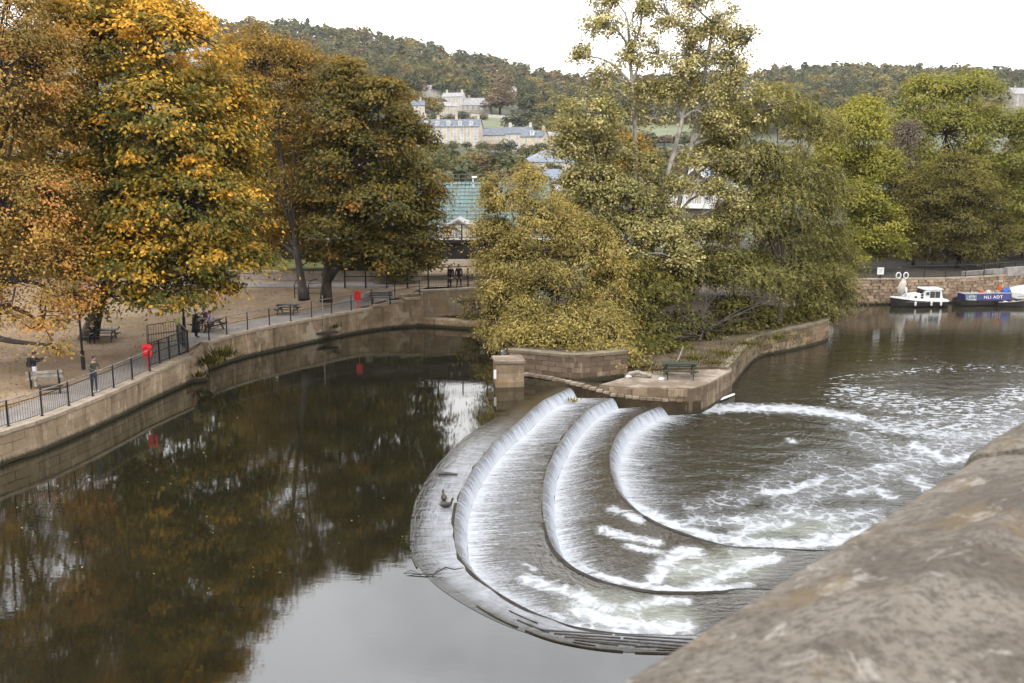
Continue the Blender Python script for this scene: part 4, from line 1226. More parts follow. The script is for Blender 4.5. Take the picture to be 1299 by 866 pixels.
def house(name, label, cat, base, w, dp, eave, ridge, rz=0.0, wall='cream', roof='slate', floors=2, bays=3, chim=(-.35, .35), hip=False, gable_front=False, group=None, win_w=.9, dormers=0, sink=3.0):
    t = thing(name, label, cat, base, rz, group)
    mb = MB(); mb.box((0, 0, (eave - sink) / 2), (w, dp, eave + sink))
    if not hip:
        x = w / 2 - .01; y = dp / 2 - .01
        if gable_front: mb.add([(-x, -y, eave), (x, -y, eave), (0, -y, ridge - .1), (-x, y, eave), (x, y, eave), (0, y, ridge - .1)], [(0, 1, 2), (4, 3, 5)])
        else: mb.add([(-x, -y, eave), (-x, y, eave), (-x, 0, ridge - .1), (x, -y, eave), (x, y, eave), (x, 0, ridge - .1)], [(1, 0, 2), (3, 4, 5)])
    mb.build('wall', M[wall], t)
    mb = MB()
    o_ = .3; th = .18
    x, y = w / 2 + o_, dp / 2 + o_
    sl = (ridge - eave) / (w / 2 if gable_front else dp / 2)
    e = eave - o_ * sl
    if hip:
        k = min(dp / 2, w / 2 - .3)
        mb.add([(-x, -y, eave), (x, -y, eave), (x, y, eave), (-x, y, eave), (-x + k, 0, ridge), (x - k, 0, ridge)], [(0, 1, 5, 4), (1, 2, 5), (2, 3, 4, 5), (3, 0, 4), (0, 3, 2, 1)])
    elif gable_front:
        mb.add([(-x, -y, e), (0, -y, ridge), (x, -y, e), (-x, y, e), (0, y, ridge), (x, y, e), (-x, -y, e - th), (0, -y, ridge - th), (x, -y, e - th), (-x, y, e - th), (0, y, ridge - th), (x, y, e - th)],
               [(0, 1, 4, 3), (1, 2, 5, 4), (6, 9, 10, 7), (7, 10, 11, 8), (0, 6, 7, 1), (1, 7, 8, 2), (3, 4, 10, 9), (4, 5, 11, 10), (0, 3, 9, 6), (2, 8, 11, 5)])
    else:
        mb.add([(-x, -y, e), (-x, 0, ridge), (-x, y, e), (x, -y, e), (x, 0, ridge), (x, y, e), (-x, -y, e - th), (-x, 0, ridge - th), (-x, y, e - th), (x, -y, e - th), (x, 0, ridge - th), (x, y, e - th)],
               [(0, 3, 4, 1), (1, 4, 5, 2), (6, 7, 10, 9), (7, 8, 11, 10), (0, 1, 7, 6), (1, 2, 8, 7), (3, 9, 10, 4), (4, 10, 11, 5), (0, 6, 9, 3), (2, 5, 11, 8)])
    rf = mb.build('roof', M[roof], t)
    for c in chim:
        mb = MB(); mb.box((0, 0, .55), (1.1, .6, 2.6)); mb.box((0, 0, 1.9), (1.25, .75, .16))
        for q in (-.3, 0, .3): mb.tube([(q, 0, 1.9), (q, 0, 2.3)], [.12, .1], 6)
        ox = (c * w, 0, ridge - .5) if not gable_front else (w * .28, c * dp, ridge - .6)
        mb.build('chimney', M[wall], rf, ox)
    key = ('win', win_w)
    if key not in BLK:
        h = win_w * 1.75
        f = MB(); fw = .09
        f.box((0, .03, h / 2 - fw / 2), (win_w, .14, fw)); f.box((0, .03, -h / 2 + fw / 2), (win_w + .2, .22, fw))
        f.box((-win_w / 2 + fw / 2, .03, 0), (fw, .14, h - 2 * fw)); f.box((win_w / 2 - fw / 2, .03, 0), (fw, .14, h - 2 * fw)); f.box((0, .035, 0), (win_w - 2 * fw, .1, .05))
        g = MB(); g.box((0, .05, 0), (win_w - 2 * fw + .01, .04, h - 2 * fw + .01))
        BLK[key] = (f.mesh('window', M['white']), g.mesh('pane', M['pane_bright']))
    fm, gm = BLK[key]
    fh = eave / floors
    faces = [(0, -dp / 2, 0, w)]
    for fl in range(floors):
        for b in range(bays):
            x = (b + .5) / bays * w - w / 2
            wi = link('window', fm, t, (x, -dp / 2 - .05, fh * (fl + .52)))
            link('pane', gm, wi)
    nb = max(1, int(bays * dp / w * .7))
    for fl in range(floors):
        for b in range(nb):
            y = (b + .5) / nb * dp - dp / 2
            wi = link('window', fm, t, (w / 2 + .05, y, fh * (fl + .52)), (0, 0, R(90)))
            link('pane', gm, wi)
    for k in range(dormers):
        x = (k + .5) / dormers * w * .92 - w * .46
        mb = MB()
        yy = -dp / 2 + .9
        mb.box((x, yy + .7, eave + 1.0), (1.5, 2.2, 1.7)); mb.box((x, yy + .7, eave + 1.93), (1.75, 2.5, .14))
        d_ = mb.build('dormer', M['white'], t)
        link('pane', gm, d_, (x, yy - .45, eave + 1.05))
    return t
# pale building seen between the left trunks
house('pavilion', 'pale stone pavilion seen between the tree trunks behind the lawn', 'building', (-23.5, 100, 3.0), 13, 7, 3.6, 5.2, R(4), 'grey_stone', 'slate_pale', 1, 5, ())
house('kiosk', 'small white gabled pavilion behind the footbridge railing', 'building', atd(583, 307, 98) , 3.4, 4, 1.5, 2.4, 0, 'cream_pale', 'slate_pale', 1, 1, (), gable_front=True, win_w=.7, sink=4.5)
# stadium stand
stand = thing('stadium_stand', 'tiered stand of teal seats beyond the footbridge', 'stadium stand', (-6, 118, 1.2))
x0, x1 = -18, 5
rows = 13
mb = MB()
prof = []
for k in range(rows):
    prof += [(k * 1.05, 3.2 + k * .42), (k * 1.05 + 1.05, 3.2 + k * .42)]
v = []
for x in (x0 + 6, x1 + 6):
    for y, z in prof: v.append((x, y, z - 1.2 + 0))
    v.append((x, rows * 1.05, 0)); v.append((x, 0, 0))
n = len(prof) + 2
f = [(k, (k + 1) % n, n + (k + 1) % n, n + k) for k in range(n)] + [tuple(range(n - 1, -1, -1)), tuple(range(n, 2 * n))]
mb.add(v, f); mb.build('terrace', M['concrete'], stand)
rowm = None
for k in range(rows):
    if rowm is None:
        mb = MB()
        L = x1 - x0
        for s_ in range(int(L / .52)):
            x = x0 + 6 + s_ * .52 + .26
            mb.box((x, .42, .38), (.46, .42, .05)); mb.box((x, .66, .54), (.46, .05, .30))
        rowm = mb.mesh('seat_row', M['teal'])
    link('seat_row', rowm, stand, (0, k * 1.05, 3.2 + k * .42 - 1.2))['kind'] = 'stuff'
mb = MB()
for k in range(30):
    mb.box((x0 + 6.2 + k * .78, rows * 1.05 - .05, 2 + rows * .42 + .55), (.04, .04, 1.3))
mb.box(((x0 + x1) / 2 + 6, rows * 1.05 - .05, 2 + rows * .42 + 1.2), (x1 - x0, .035, .035)); mb.box(((x0 + x1) / 2 + 6, rows * 1.05 - .05, 2 + rows * .42 + .7), (x1 - x0, .03, .03))
mb.build('back_rail', M['rail_grey'], stand)
for px, top in ((551, 221), (600, 224), (573, 232)):
    p = atd(px, top, 136)
    t = thing('floodlight', {551: 'white floodlight pole at the left end of the teal stand', 600: 'white floodlight pole at the right end of the teal stand', 573: 'short white lamp pole in the middle behind the teal stand'}[px], 'floodlight', (p.x, 136, 1.5))
    h = p.z - 1.5
    mb = MB(); mb.tube([(0, 0, 0), (0, 0, h)], [.12, .07], 6); mb.build('pole', M['white'], t)
    mb = MB(); mb.box((.2, 0, h), (.7, .3, .2)); mb.box((.2, -.1, h - .12), (.55, .25, .05)); mb.build('lamp_head', M['white'], t)

# ------------------------------------------------------------------ island: blocks, walls, platform
M['isl'] = wall_mat('island_stone', (.32, .24, .155), (.2, .145, .09), (.13, .09, .055), -1.5, .28, patch=(.29, .18, .09), runs=.75, vary=.4)
M['isl_red'] = wall_mat('reddish_patched_wall', (.24, .175, .12), (.155, .11, .07), (.09, .065, .04), -.2, .3, patch=(.22, .10, .06), runs=.4, vary=.35)
M['cope_dark'] = pmat('mossy_coping_stone', (.2, .155, .10), (.12, .095, .06), scale=1.3, rough=.9, bump=.5, bdist=.02)
M['isl_top'] = pmat('trodden_pale_platform', (.30, .235, .175), (.15, .11, .07), scale=.7, rough=.95, bump=.5, bdist=.03, lo=.42, hi=.6)
M['isl_soil'] = pmat('dark_leafy_soil', (.10, .066, .035), (.055, .038, .02), scale=.9, rough=.95, bump=.6, bdist=.05)
M['wet_stone'] = wall_mat('wet_algae_stone', (.085, .058, .028), (.045, .031, .015), (.03, .024, .012), -1.5, .3, runs=.5)
a, b = at(629, 491.5), at(665, 490.5)
pier = thing('stone_pier', 'square pale stone pier standing in the water at the head of the weir', 'pier', ((a + b) / 2).to_3d())
d = (b - a); ln = d.length; rz = math.atan2(d.y, d.x)
for k in range(3):
    mb = MB(); mb.box((0, .75, -.25 + .52 * (k + .5)), (ln - .02 * (k == 1), 1.5 - .02 * (k == 1), .515)); mb.build('stone_course', M['isl'], pier, (0, 0, 0), rz)
mb = MB(); mb.box((0, .75, 1.39), (ln + .12, 1.64, .14)); mb.build('cap_stone', M['isl_top'], pier, (0, 0, 0), rz)
mb = MB(); mb.box((-.12, -.03, 0), (.14, .05, .5)); mb.build('marker', M['white'], pier, (-ln / 2 + .08, -.1, .75), rz)
# retaining wall behind the path
w0, w1, w2 = at(646, 472, .2), at(735, 480, .2), at(802, 480, .2)
PR = smooth_line([w0 + Vector((0, .9, 0)), w0.lerp(w1, .5) + Vector((0, .8, 0)), w1 + Vector((0, .9, 0)), w2 + Vector((0, 2.2, 0))], 30)
rw = thing('retaining_wall', 'patched reddish stone wall below the gold willow behind the weir path', 'wall', (*PR[15], 0))
masonry(rw, PR, -.3, lambda p: 1.36, 5, .8, M['isl_red'], 'wall_block_e', M['isl_red'], jit=.03, cope=M['cope_dark'])
# crumbling path edge: sheet with irregular slabs
front = [at(664, 474, .15), at(700, 480, .10), at(740, 489, -.05), at(768, 498, -.3), at(800, 504, -.5), at(840, 507, -.62), at(875, 508, -.7)]
fz = lambda p: float(np.interp(p[0], [q.x for q in front], [.15, .10, -.05, -.3, -.5, -.62, -.7]))
back = [Vector((p[0], p[1], 0)) for p in (PR[0], PR[12], PR[24], PR[-1])]
pc = at(760, 488, .0), at(800, 490, .0), at(880, 491, .0), at(893, 488, .0), at(929, 469, .0)
mb = MB(); mb.prism([p for p in front] + [at(890, 491, .0), at(760, 488, .0)] + back[::-1], -1.7, lambda p: fz(p) - .06)
tag(mb.build('weir_path', M['wet_stone']), 'low stone path curving from the pier along the head of the weir', None, None, 'structure')
slab = thing('path_edging', 'crumbled pale edging slabs curving along the head of the weir', 'edging', front[2])
PF = smooth_line(front, 26)
for k in range(24):
    p, q = PF[k], PF[k + 1]
    m_ = (p + q) / 2; d = q - p
    mb = MB(); mb.box((0, 0, 0), (np.linalg.norm(d) * (.86 + .1 * rng.random()), .34 + .16 * rng.random(), .13), top=.93)
    mb.build('slab', M['isl_top'], slab, Vector((m_[0], m_[1] + .2, fz(m_) - .02 + rng.normal(0, .012))) - Vector(slab.location), math.atan2(d[1], d[0]) + rng.normal(0, .06))
plat_poly = [pc[0], at(800, 491, .0), at(878, 492, .0), at(895, 488, .0), at(929, 469, .0), at(905, 462, .0) + Vector((1.2, 2.5, 0)), Vector((8, 68, 0)), Vector((3, 66, 0)), Vector((w2.x, w2.y + 1.5, 0))]
plat = thing('stone_platform', 'pale stone platform at the point of the island with the picnic table', 'platform', (plat_poly[2].x, plat_poly[2].y + 2, -1.5))
inv = -Vector(plat.location)
mb = MB(); mb.prism(plat_poly, -1.8, -.08); mb.build('core', M['isl'], plat, inv)
PT = np.array([[p.x, p.y] for p in plat_poly[:5]])
masonry(plat, PT + np.array([0, -.06]), -1.8, lambda p: -.06, 4, 1.1, M['isl'], 'wall_block_f', M['isl'], jit=.02)
mb = MB(); mb.prism([Vector((p.x, p.y, 0)) for p in plat_poly], -.075, .0); mb.build('top_surface', M['isl_top'], plat, inv)
a, b = at(876, 518, -1.4), at(928, 499, -1.4)
mb = MB(); mb.tube([a + Vector((.1, -.35, .02)), a.lerp(b, .5) + Vector((.12, -.22, .0)), b + Vector((.1, -.2, 0))], .07, 6)
tag(mb.build('pipe', M['white']), 'white pipe along the foot of the platform wall at the waterline', 'pipe')
# island ground
isl_poly = [Vector((PR[0][0] - .2, PR[0][1] + .75, 0)), Vector((PR[15][0], PR[15][1] + .75, 0)), Vector((w2.x, w2.y + 2.6, 0)), Vector((9.5, 68.6, 0))]
ILs = [at(929, 469, .0) + Vector((-.3, .1, 0)), at(960, 455, ZL), at(1000, 445.5, ZL), at(1046, 433, ZL), at(1046, 433, ZL) + Vector((1.0, 3.0, 0)), at(1046, 433, ZL) + Vector((1.2, 12, 0)), at(1046, 433, ZL) + Vector((1.2, 28, 0))]
PI_ = smooth_line(ILs, 40)
iw = thing('island_wall', 'tan stone river wall on the right side of the island beneath the dark willow', 'wall', (*PI_[20], ZL))
masonry(iw, PI_, ZL - .3, lambda p: .12, 5, .9, M['isl'], 'wall_block_g', M['isl'], jit=.02, cope=M['cope_dark'])
nI = normals(PI_)
mb = MB()
pp = [(p[0] + n_[0] * .5, p[1] + n_[1] * .5) for p, n_ in zip(PI_[::4], nI[::4])]
mb.prism([(q.x, q.y) for q in isl_poly[:3]] + pp + [(6, 107), (1.0, 72)], -1.6, .13)
tag(mb.build('island', M['isl_soil']), 'dark leafy ground of the wooded island', None, None, 'structure')
mb = MB()
mb.prism([(isl_poly[0].x, isl_poly[0].y), (isl_poly[1].x, isl_poly[1].y), (isl_poly[2].x, isl_poly[2].y), (8, 72), (3, 74)], -.2, 1.28)
tag(mb.build('earth_bank', M['isl_soil']), 'raised soil bank behind the reddish wall', None, None, 'structure')
picnic_table(at(862, 478, .0), R(-6), M['wood_green'], 'mossy green picnic table alone on the island platform', s=1.1)
a = at(856, 464, .3); b = atd(867, 439, a.y + .3)
mb = MB(); mb.tube([a, a.lerp(b, .5) + Vector((.03, 0, 0)), b], [.05, .045, .04], 6)
tag(mb.build('leaning_stick', M['wood_grey']), 'pale bare stick leaning behind the mossy picnic table', 'stick')
a, b = at(798, 474, .15), at(826, 477, .12)
mb = MB(); mb.tube([a, a.lerp(b, .4) + Vector((0, .1, .12)), b], [.12, .13, .1], 7)
tag(mb.build('fallen_log', M['wood_grey']), 'pale fallen log lying on the platform left of the picnic table', 'log')
for px, py, lab in ((797, 478, 'white scrap of litter on the platform near the fallen log'), (839, 481, 'white scrap of litter in front of the mossy picnic table')):
    mb = MB(); mb.box((0, 0, .05), (.3, .2, .09), rz=.4, top=.6); mb.box((.12, .02, .03), (.16, .12, .05), rz=1)
    tag(mb.build('litter', M['white'], None, at(px, py, .01)), lab, 'litter')
# weed clump on the head of the middle step, log and ducks on the apron
def tuft(loc, label, n, h, spread, mat, name='weed_clump'):
    V, Fc, T = [], [], []
    for k in range(n):
        a = rng.random() * 6.283; r = abs(rng.normal(0, spread)); p = np.array([math.cos(a) * r, math.sin(a) * r, 0])
        L = h * (.5 + rng.random() * .7); d = np.array([math.cos(a) * .5, math.sin(a) * .5, .8]) + rng.normal(0, .25, 3)
        sd = np.cross(d, [0.3, .2, 1]); sd = sd / (np.linalg.norm(sd) + 1e-6) * L * .16
        i = len(V)
        V += [p, p + d * L * .5 + sd, p + d * L, p + d * L * .5 - sd]; Fc += [(i, i + 1, i + 2), (i, i + 2, i + 3)]; T += [rng.random()] * 4
    o = link(name, np_mesh(name, V, Fc, mat, {'tint': T}), None, loc)
    return tag(o, label, 'plant')
tuft(at(726, 510, -.45), 'yellow weed clump caught at the head of the upper terrace', 60, .22, .2, WILLOW_GOLD)
q = at(255, 462, .5)
for px, py, z, lab, n, h, sp in ((262, 462, .9, 'green plants growing over the broken end of the left wall', 170, .5, .5), (281, 452, 1.25, 'bushy green plant rooted in the ledge of the ochre wall', 170, .5, .45), (252, 478, .35, 'small plant on the sloping buttress by the water', 70, .35, .3),
                              (403, 417, .75, 'small plant on the left end of the timber ledge', 50, .3, .2), (425, 416, .75, 'small plant on the right end of the timber ledge', 50, .3, .2),
                              (905, 461, .1, 'low green tufts on the soil behind the mossy picnic table', 420, .16, .8), (815, 466, .1, 'dark green undergrowth left of the mossy picnic table', 450, .2, 1.2), (945, 436, .1, 'low undergrowth along the island wall under the dark willow', 1100, .16, 1.6), (985, 428, .1, 'low undergrowth at the far end of the island wall', 1100, .16, 1.6), (915, 448, .1, 'low undergrowth between the platform and the dark willow', 1100, .16, 1.4), (880, 455, .1, 'dry brown and green undergrowth beyond the leaning stick', 500, .22, 1.3)):
    o = tuft(at(px, py, z), lab, n, h, sp, SHADEGREEN, 'weed_clump' if n < 400 else 'grass_tufts')
    if n > 400:
        o['kind'] = 'stuff'; del o['category']
mb = MB(); a, b = at(556, 601, .03), at(580, 602, .03); mb.tube([a, a.lerp(b, .5) + Vector((0, 0, .03)), b], [.06, .07, .05], 7)
tag(mb.build('driftwood_log', M['wood_dark']), 'dark driftwood log lying on the apron above the ducks', 'log')
mb = MB()
a, b, c = at(512, 731, -.02), at(550, 728, .05), at(588, 720, .12)
mb.tube([a, a.lerp(b, .5) + Vector((0, .05, .02)), b, b.lerp(c, .4) + Vector((0, .04, .12)), b.lerp(c, .7) + Vector((0, -.03, .02)), c], [.01, .018, .025, .025, .02, .012], 5)
mb.tube([b, b + Vector((.15, .12, .12)), b + Vector((.4, .1, .1))], [.018, .014, .008], 5)
mb.tube([at(534, 729, 0), at(522, 723, .04), at(512, 727, 0)], [.012, .012, .008], 5)
tag(mb.build('branch', M['wood_dark']), 'thin dark branch stranded at the outer edge of the weir', 'branch')
def duck(px, py, rz, label):
    t = thing('duck', label, 'duck', at(px, py, .02), rz, 'ducks on the weir apron')
    mb = MB()
    mb.tube([(-.26, 0, .12), (-.2, 0, .11), (-.08, 0, .09), (.06, 0, .09), (.16, 0, .11), (.2, 0, .17), (.215, 0, .22), (.23, 0, .27), (.25, 0, .29), (.29, 0, .285)], [.01, .05, .095, .105, .08, .045, .035, .045, .045, .015], 9)
    mb.build('body', M['duck'], t, smooth=True)
    for s_ in (-1, 1):
        mb = MB(); mb.ball((-.04, s_ * .085, .12), (.15, .025, .06), 8, 5); mb.build('wing', M['duck'], t, smooth=True)
    mb = MB(); mb.box((.315, 0, .275), (.06, .035, .018)); mb.build('bill', M['bill'], t)
duck(563, 634, R(100), 'brown duck nearer the driftwood log on the weir apron')
duck(566, 643, R(20), 'brown duck below its companion on the weir apron')

# ------------------------------------------------------------------ right bank: mooring wall, fence, sign
M['rubble'] = wall_mat('tan_rubble_wall', (.46, .34, .23), (.32, .22, .145), (.2, .14, .09), -1.5, .25, patch=(.42, .3, .2), runs=.15, vary=.4)
MW = [at(1060, 386.5, ZL), at(1084, 386.5, ZL), at(1160, 385.5, ZL), at(1240, 383, ZL), at(1320, 377, ZL), Vector((80, 104, 0)), Vector((150, 112, 0))]
PM = smooth_line(MW, 60)
mw = thing('mooring_wall', 'tan rubble stone mooring wall behind the moored boats', 'wall', (*PM[20], ZL))
ZM = .95
inv = -Vector(mw.location)
NM = normals(PM)
mb = MB(); v = []
for k in range(len(PM)):
    a = PM[k] + NM[k] * .06; b = PM[k] + NM[k] * 1.0
    v += [(a[0], a[1], ZL - .3), (a[0], a[1], ZM - .1), (b[0], b[1], ZM - .1), (b[0], b[1], ZL - .3)]
f = []
for k in range(len(PM) - 1):
    for j in range(3): f.append((k * 4 + j + 4, k * 4 + 5 + j, k * 4 + j + 1, k * 4 + j))
mb.add(v, f); mb.build('wall_core', M['rubble'], mw, inv)
mb = MB()
tot = line_len(PM)
QM = resample(PM, 400)
for r in range(8):
    s = rng.random() * .4
    H = (ZM - .12 - ZL) / 8
    while s < 58:
        L = .3 + rng.random() * .55
        i = min(int(s / tot * 399), 398)
        p = QM[i] + (QM[i + 1] - QM[i]) * ((s / tot * 399) - i)
        d = QM[i + 1] - QM[i]
        n_ = np.array([-d[1], d[0]]) / np.linalg.norm(d)
        w = p + n_ * (.08 - rng.random() * .06)
        mb.box((w[0], w[1], ZL + H * (r + .5) + rng.normal(0, .012)), (L - .05, .16, H * (.8 + .16 * rng.random())), math.atan2(d[1], d[0]) + rng.normal(0, .03))
        s += L
mb.build('rubble_stones', M['rubble'], mw, inv)['kind'] = 'stuff'
Qc = resample(PM, 66)
for k in range(44):
    a, b = Qc[k], Qc[k + 1]; d = b - a; m_ = (a + b) / 2 + np.array([-d[1], d[0]]) / np.linalg.norm(d) * .25
    mb = MB(); mb.box((0, 0, 0), (np.linalg.norm(d) - .02, .62, .14)); mb.build('coping_stone', M['cope'], mw, inv + Vector((m_[0], m_[1], ZM - .05 + rng.normal(0, .01))), math.atan2(d[1], d[0]))
pp = [(p[0] + n_[0] * .4, p[1] + n_[1] * .4) for p, n_ in zip(PM[::3], NM[::3])]
mb = MB(); mb.prism(pp + [(150, 180), (18, 180), (24, 100)], -1.6, .9)
M['dark_soil'] = pmat('damp_dark_soil', (.06, .045, .03), (.035, .027, .018), scale=.9, rough=.95, bump=.5, bdist=.04)
tag(mb.build('far_bank', M['dark_soil']), 'earth of the far river bank under the tall trees', None, None, 'structure')
PFn = PM[1:38] + NM[1:38] * .3
t = thing('railing', 'dark iron fence along the top of the rubble mooring wall', 'railing', (*PFn[15], ZM))
railing(t, PFn, lambda p: ZM, 2.2, 1.15, [(1.15, .03), (.12, .025)], True, top_mat='black_metal')
# raised road parapet behind the narrowboat
a, b = at(1236, 353, .9), at(1340, 346, .9)
rp = thing('road_parapet', 'pale grey stepped stone ramp wall behind the narrowboat', 'wall', (a.x, a.y + 2, .9))
for k in range(7):
    f = k / 7; g = (k + 1) / 7
    p = a.lerp(b, f); q = a.lerp(b, g)
    mb = MB(); m_ = (p + q) / 2; d = q - p
    mb.box((0, 0, .2 + .06 * k), (d.length + 1.0 - .02, .5, .6 + .12 * k)); mb.build('wall_section', M['concrete'], rp, Vector((m_.x + k * .9, m_.y + 1.6, .9)) - Vector(rp.location), math.atan2(d.y, d.x))
sg = thing('notice_board', 'small square white notice on the mooring wall railing', 'sign', at(1116, 353, .95) + Vector((0, -.05, 0)))
mb = MB(); mb.box((0, .03, .5), (.08, .06, 1.0)); mb.build('post', M['black_metal'], sg)
mb = MB(); mb.box((0, -.03, .72), (.62, .05, .66)); mb.build('board', M['white'], sg)
mb = MB()
for k, w in enumerate((.34, .26, .3)): mb.box((0, -.058, .86 - k * .13), (w, .006, .045))
mb.build('print', pmat('grey_print', (.45, .45, .47), bump=0), sg)
for px, lab in ((1139, 'left white lifebuoy ring on the mooring railing above the cabin cruiser bow'), (1148.5, 'right white lifebuoy ring on the mooring railing above the cabin cruiser bow')):
    t = thing('lifebuoy_ring', lab, 'lifebuoy', at(px, 349, 1.4) + Vector((0, -.15, 0)))
    mb = MB()
    mb.tube([(math.sin(a) * .21, 0, math.cos(a) * .27) for a in np.linspace(0, 2 * math.pi, 21)], .055, 7, cap=False)
    mb.build('ring', M['white'], t, smooth=True)
t = thing('fender_bundle', 'pale bundle of canvas and fenders hanging down the mooring wall at the cruiser bow', 'fender', at(1143, 362, .4) + Vector((0, -.35, -.2)))
mb = MB(); mb.tube([(.1, 0, .9), (.05, 0, .5), (-.1, -.05, 0), (-.2, -.05, -.7)], [.12, .3, .38, .2], 9); mb.build('canvas', M['cream_pale'], t, smooth=True)
for x in (-.25, .3):
    mb = MB(); mb.tube([(x, -.12, .1), (x, -.14, 0), (x, -.14, -.5), (x, -.12, -.6)], [.04, .11, .11, .04], 8); mb.build('fender', M['white'], t, smooth=True)

# ------------------------------------------------------------------ boats
def loft(secs, mb, m=0, cap=True):
    """secs: list of point lists of equal count (open sections, port to starboard)"""
    n = len(secs[0]); v = [p for s in secs for p in s]; f = []
    for i in range(len(secs) - 1):
        for j in range(n - 1):
            f.append((i * n + j, i * n + j + 1, (i + 1) * n + j + 1, (i + 1) * n + j))
    if cap:
        f.append(tuple(range(n))); f.append(tuple((len(secs) - 1) * n + j for j in range(n - 1, -1, -1)))
    mb.add(v, f, m)
def hull_secs(L, B, hb, hs, bow=.34, n=12, draft=.25):
    out = []
    for i in range(n + 1):
        t = i / n                       # 0 = bow (-x)
        x = -L / 2 + L * t
        w = B / 2 * (min(1, (t / bow)) ** .55 if t < bow else 1) * (1 if t < .9 else 1 - .12 * (t - .9) / .1)
        w = max(w, .03)
        h = hs + (hb - hs) * (1 - t) ** 2
        out.append([(x - (.18 if i == 0 else 0), -w, h), (x, -w * .93, .12), (x, -w * .7, -draft), (x, w * .7, -draft), (x, w * .93, .12), (x - (.18 if i == 0 else 0), w, h)])
    return out
def cruiser(loc, rz, L, B, label, hull, part=1.0):
    t = thing('cabin_cruiser', label, 'boat', loc, rz)
    S = hull_secs(L, B, .95, .62)
    mb = MB(); loft(S, mb); mb.build('hull', M[hull], t)
    mb = MB()
    D = [[(s[0][0] * .995, s[0][1] * 1.03, s[0][2] + .0), (s[0][0], s[0][1] * 1.03, s[0][2] + .10), (s[0][0], s[0][1] * .8, s[0][2] + .16), (s[5][0], s[5][1] * .8, s[0][2] + .16), (s[5][0], s[5][1] * 1.03, s[0][2] + .10), (s[5][0], s[5][1] * 1.03, s[0][2])] for s in S]
    loft(D, mb); mb.build('deck', M['white'], t)
    w = B * .38
    mb = MB()           # low fore cabin, then wheelhouse with raked ends
    mb.add([(-L * .30, -w * .7, .86), (-L * .30, w * .7, .86), (-L * .24, w * .8, 1.26), (-L * .24, -w * .8, 1.26), (0.02 * L, -w, .78), (.02 * L, w, .78), (.02 * L, w, 1.46), (.02 * L, -w, 1.46)],
           [(0, 1, 5, 4)[::-1], (0, 3, 2, 1)[::-1], (3, 7, 6, 2)[::-1], (0, 4, 7, 3)[::-1], (1, 2, 6, 5)[::-1], (4, 5, 6, 7)[::-1]])
    mb.build('fore_cabin', M['white'], t)
    mb = MB()
    z0, z1 = .74, 1.92
    mb.add([(-.02 * L, -w, z0), (-.02 * L, w, z0), (.07 * L, w * .92, z1), (.07 * L, -w * .92, z1), (.40 * L, -w, z0), (.40 * L, w, z0), (.36 * L, w * .92, z1), (.36 * L, -w * .92, z1)],
           [(0, 1, 2, 3), (3, 2, 6, 7), (4, 7, 6, 5), (0, 3, 7, 4), (1, 5, 6, 2), (0, 4, 5, 1)])
    mb.build('wheelhouse', M['white'], t)
    mb = MB(); mb.box((.21 * L, 0, z1 + .04), (.36 * L, w * 2.05, .09)); mb.build('roof', M['white'], t)
    for k, (x, ww, h, zc) in enumerate(((.29, .44, .72, 1.38), (.19, .44, .72, 1.38), (.10, .30, .34, 1.5))):
        f = MB(); f.box((0, 0, 0), (ww + .1, .03, h + .1)); g = MB(); g.box((0, -.02, 0), (ww, .03, h))
        y = -w * .965 - .03
        fo = f.build('window', M['white'], t, (x * L, y, zc)); g.build('pane', M['glass'], fo)
    for x, z in ((-.12, 1.12), (.0, 1.06), (.0, 1.36)):
        mb = MB(); mb.tube([(0, 0, 0), (0, -.03, 0)], .13, 10); mb.build('porthole', M['glass'], t, (x * L, -w * .98 - .02, z))
    for y in (-w * .38, w * .38):
        mb = MB(); mb.add([(0, -.3, 0), (0, .3, 0), (.26, .26, .52), (.26, -.26, .52)], [(0, 1, 2, 3), (3, 2, 1, 0)])
        mb.build('windscreen', M['glass'], t, (.0 * L - .06, y, 1.32))
    mb = MB()
    rp_ = [(-.47 * L, -B * .16, 1.1), (-.47 * L, -B * .16, 1.5), (-.40 * L, -B * .36, 1.48), (-.26 * L, -B * .45, 1.4), (-.26 * L, -B * .45, .9)]
    mb.tube(rp_, .022, 5); mb.tube([(x, -y, z) for x, y, z in rp_], .022, 5); mb.build('bow_rail', M['rail_grey'], t)
    for x in (-.15, .15, .33):
        mb = MB(); mb.tube([(0, 0, .3), (0, 0, .25), (0, 0, -.12), (0, 0, -.18)], [.03, .09, .09, .03], 8); mb.build('fender', M['white'], t, (x * L, -B * .56, .38))
    mb = MB(); mb.box((0, 0, 0), (L * .8, .03, .05)); mb.build('rubbing_strake', M['rail_grey'], t, (.08 * L, -B * .535, .62))
    return t
c = at(1169, 389.5, ZL)
cruiser(c + Vector((0, .9, 0)), R(2), 5.0, 2.1, 'white cabin cruiser with a black hull moored at the rubble wall', 'hull_black').scale = (1, 1, .84)
c2 = at(1306, 384, ZL)
cruiser(c2 + Vector((.7, 1.6, 0)), R(8), 6.4, 2.3, 'white boat with a pale hull cut off by the right edge of the picture', 'white')
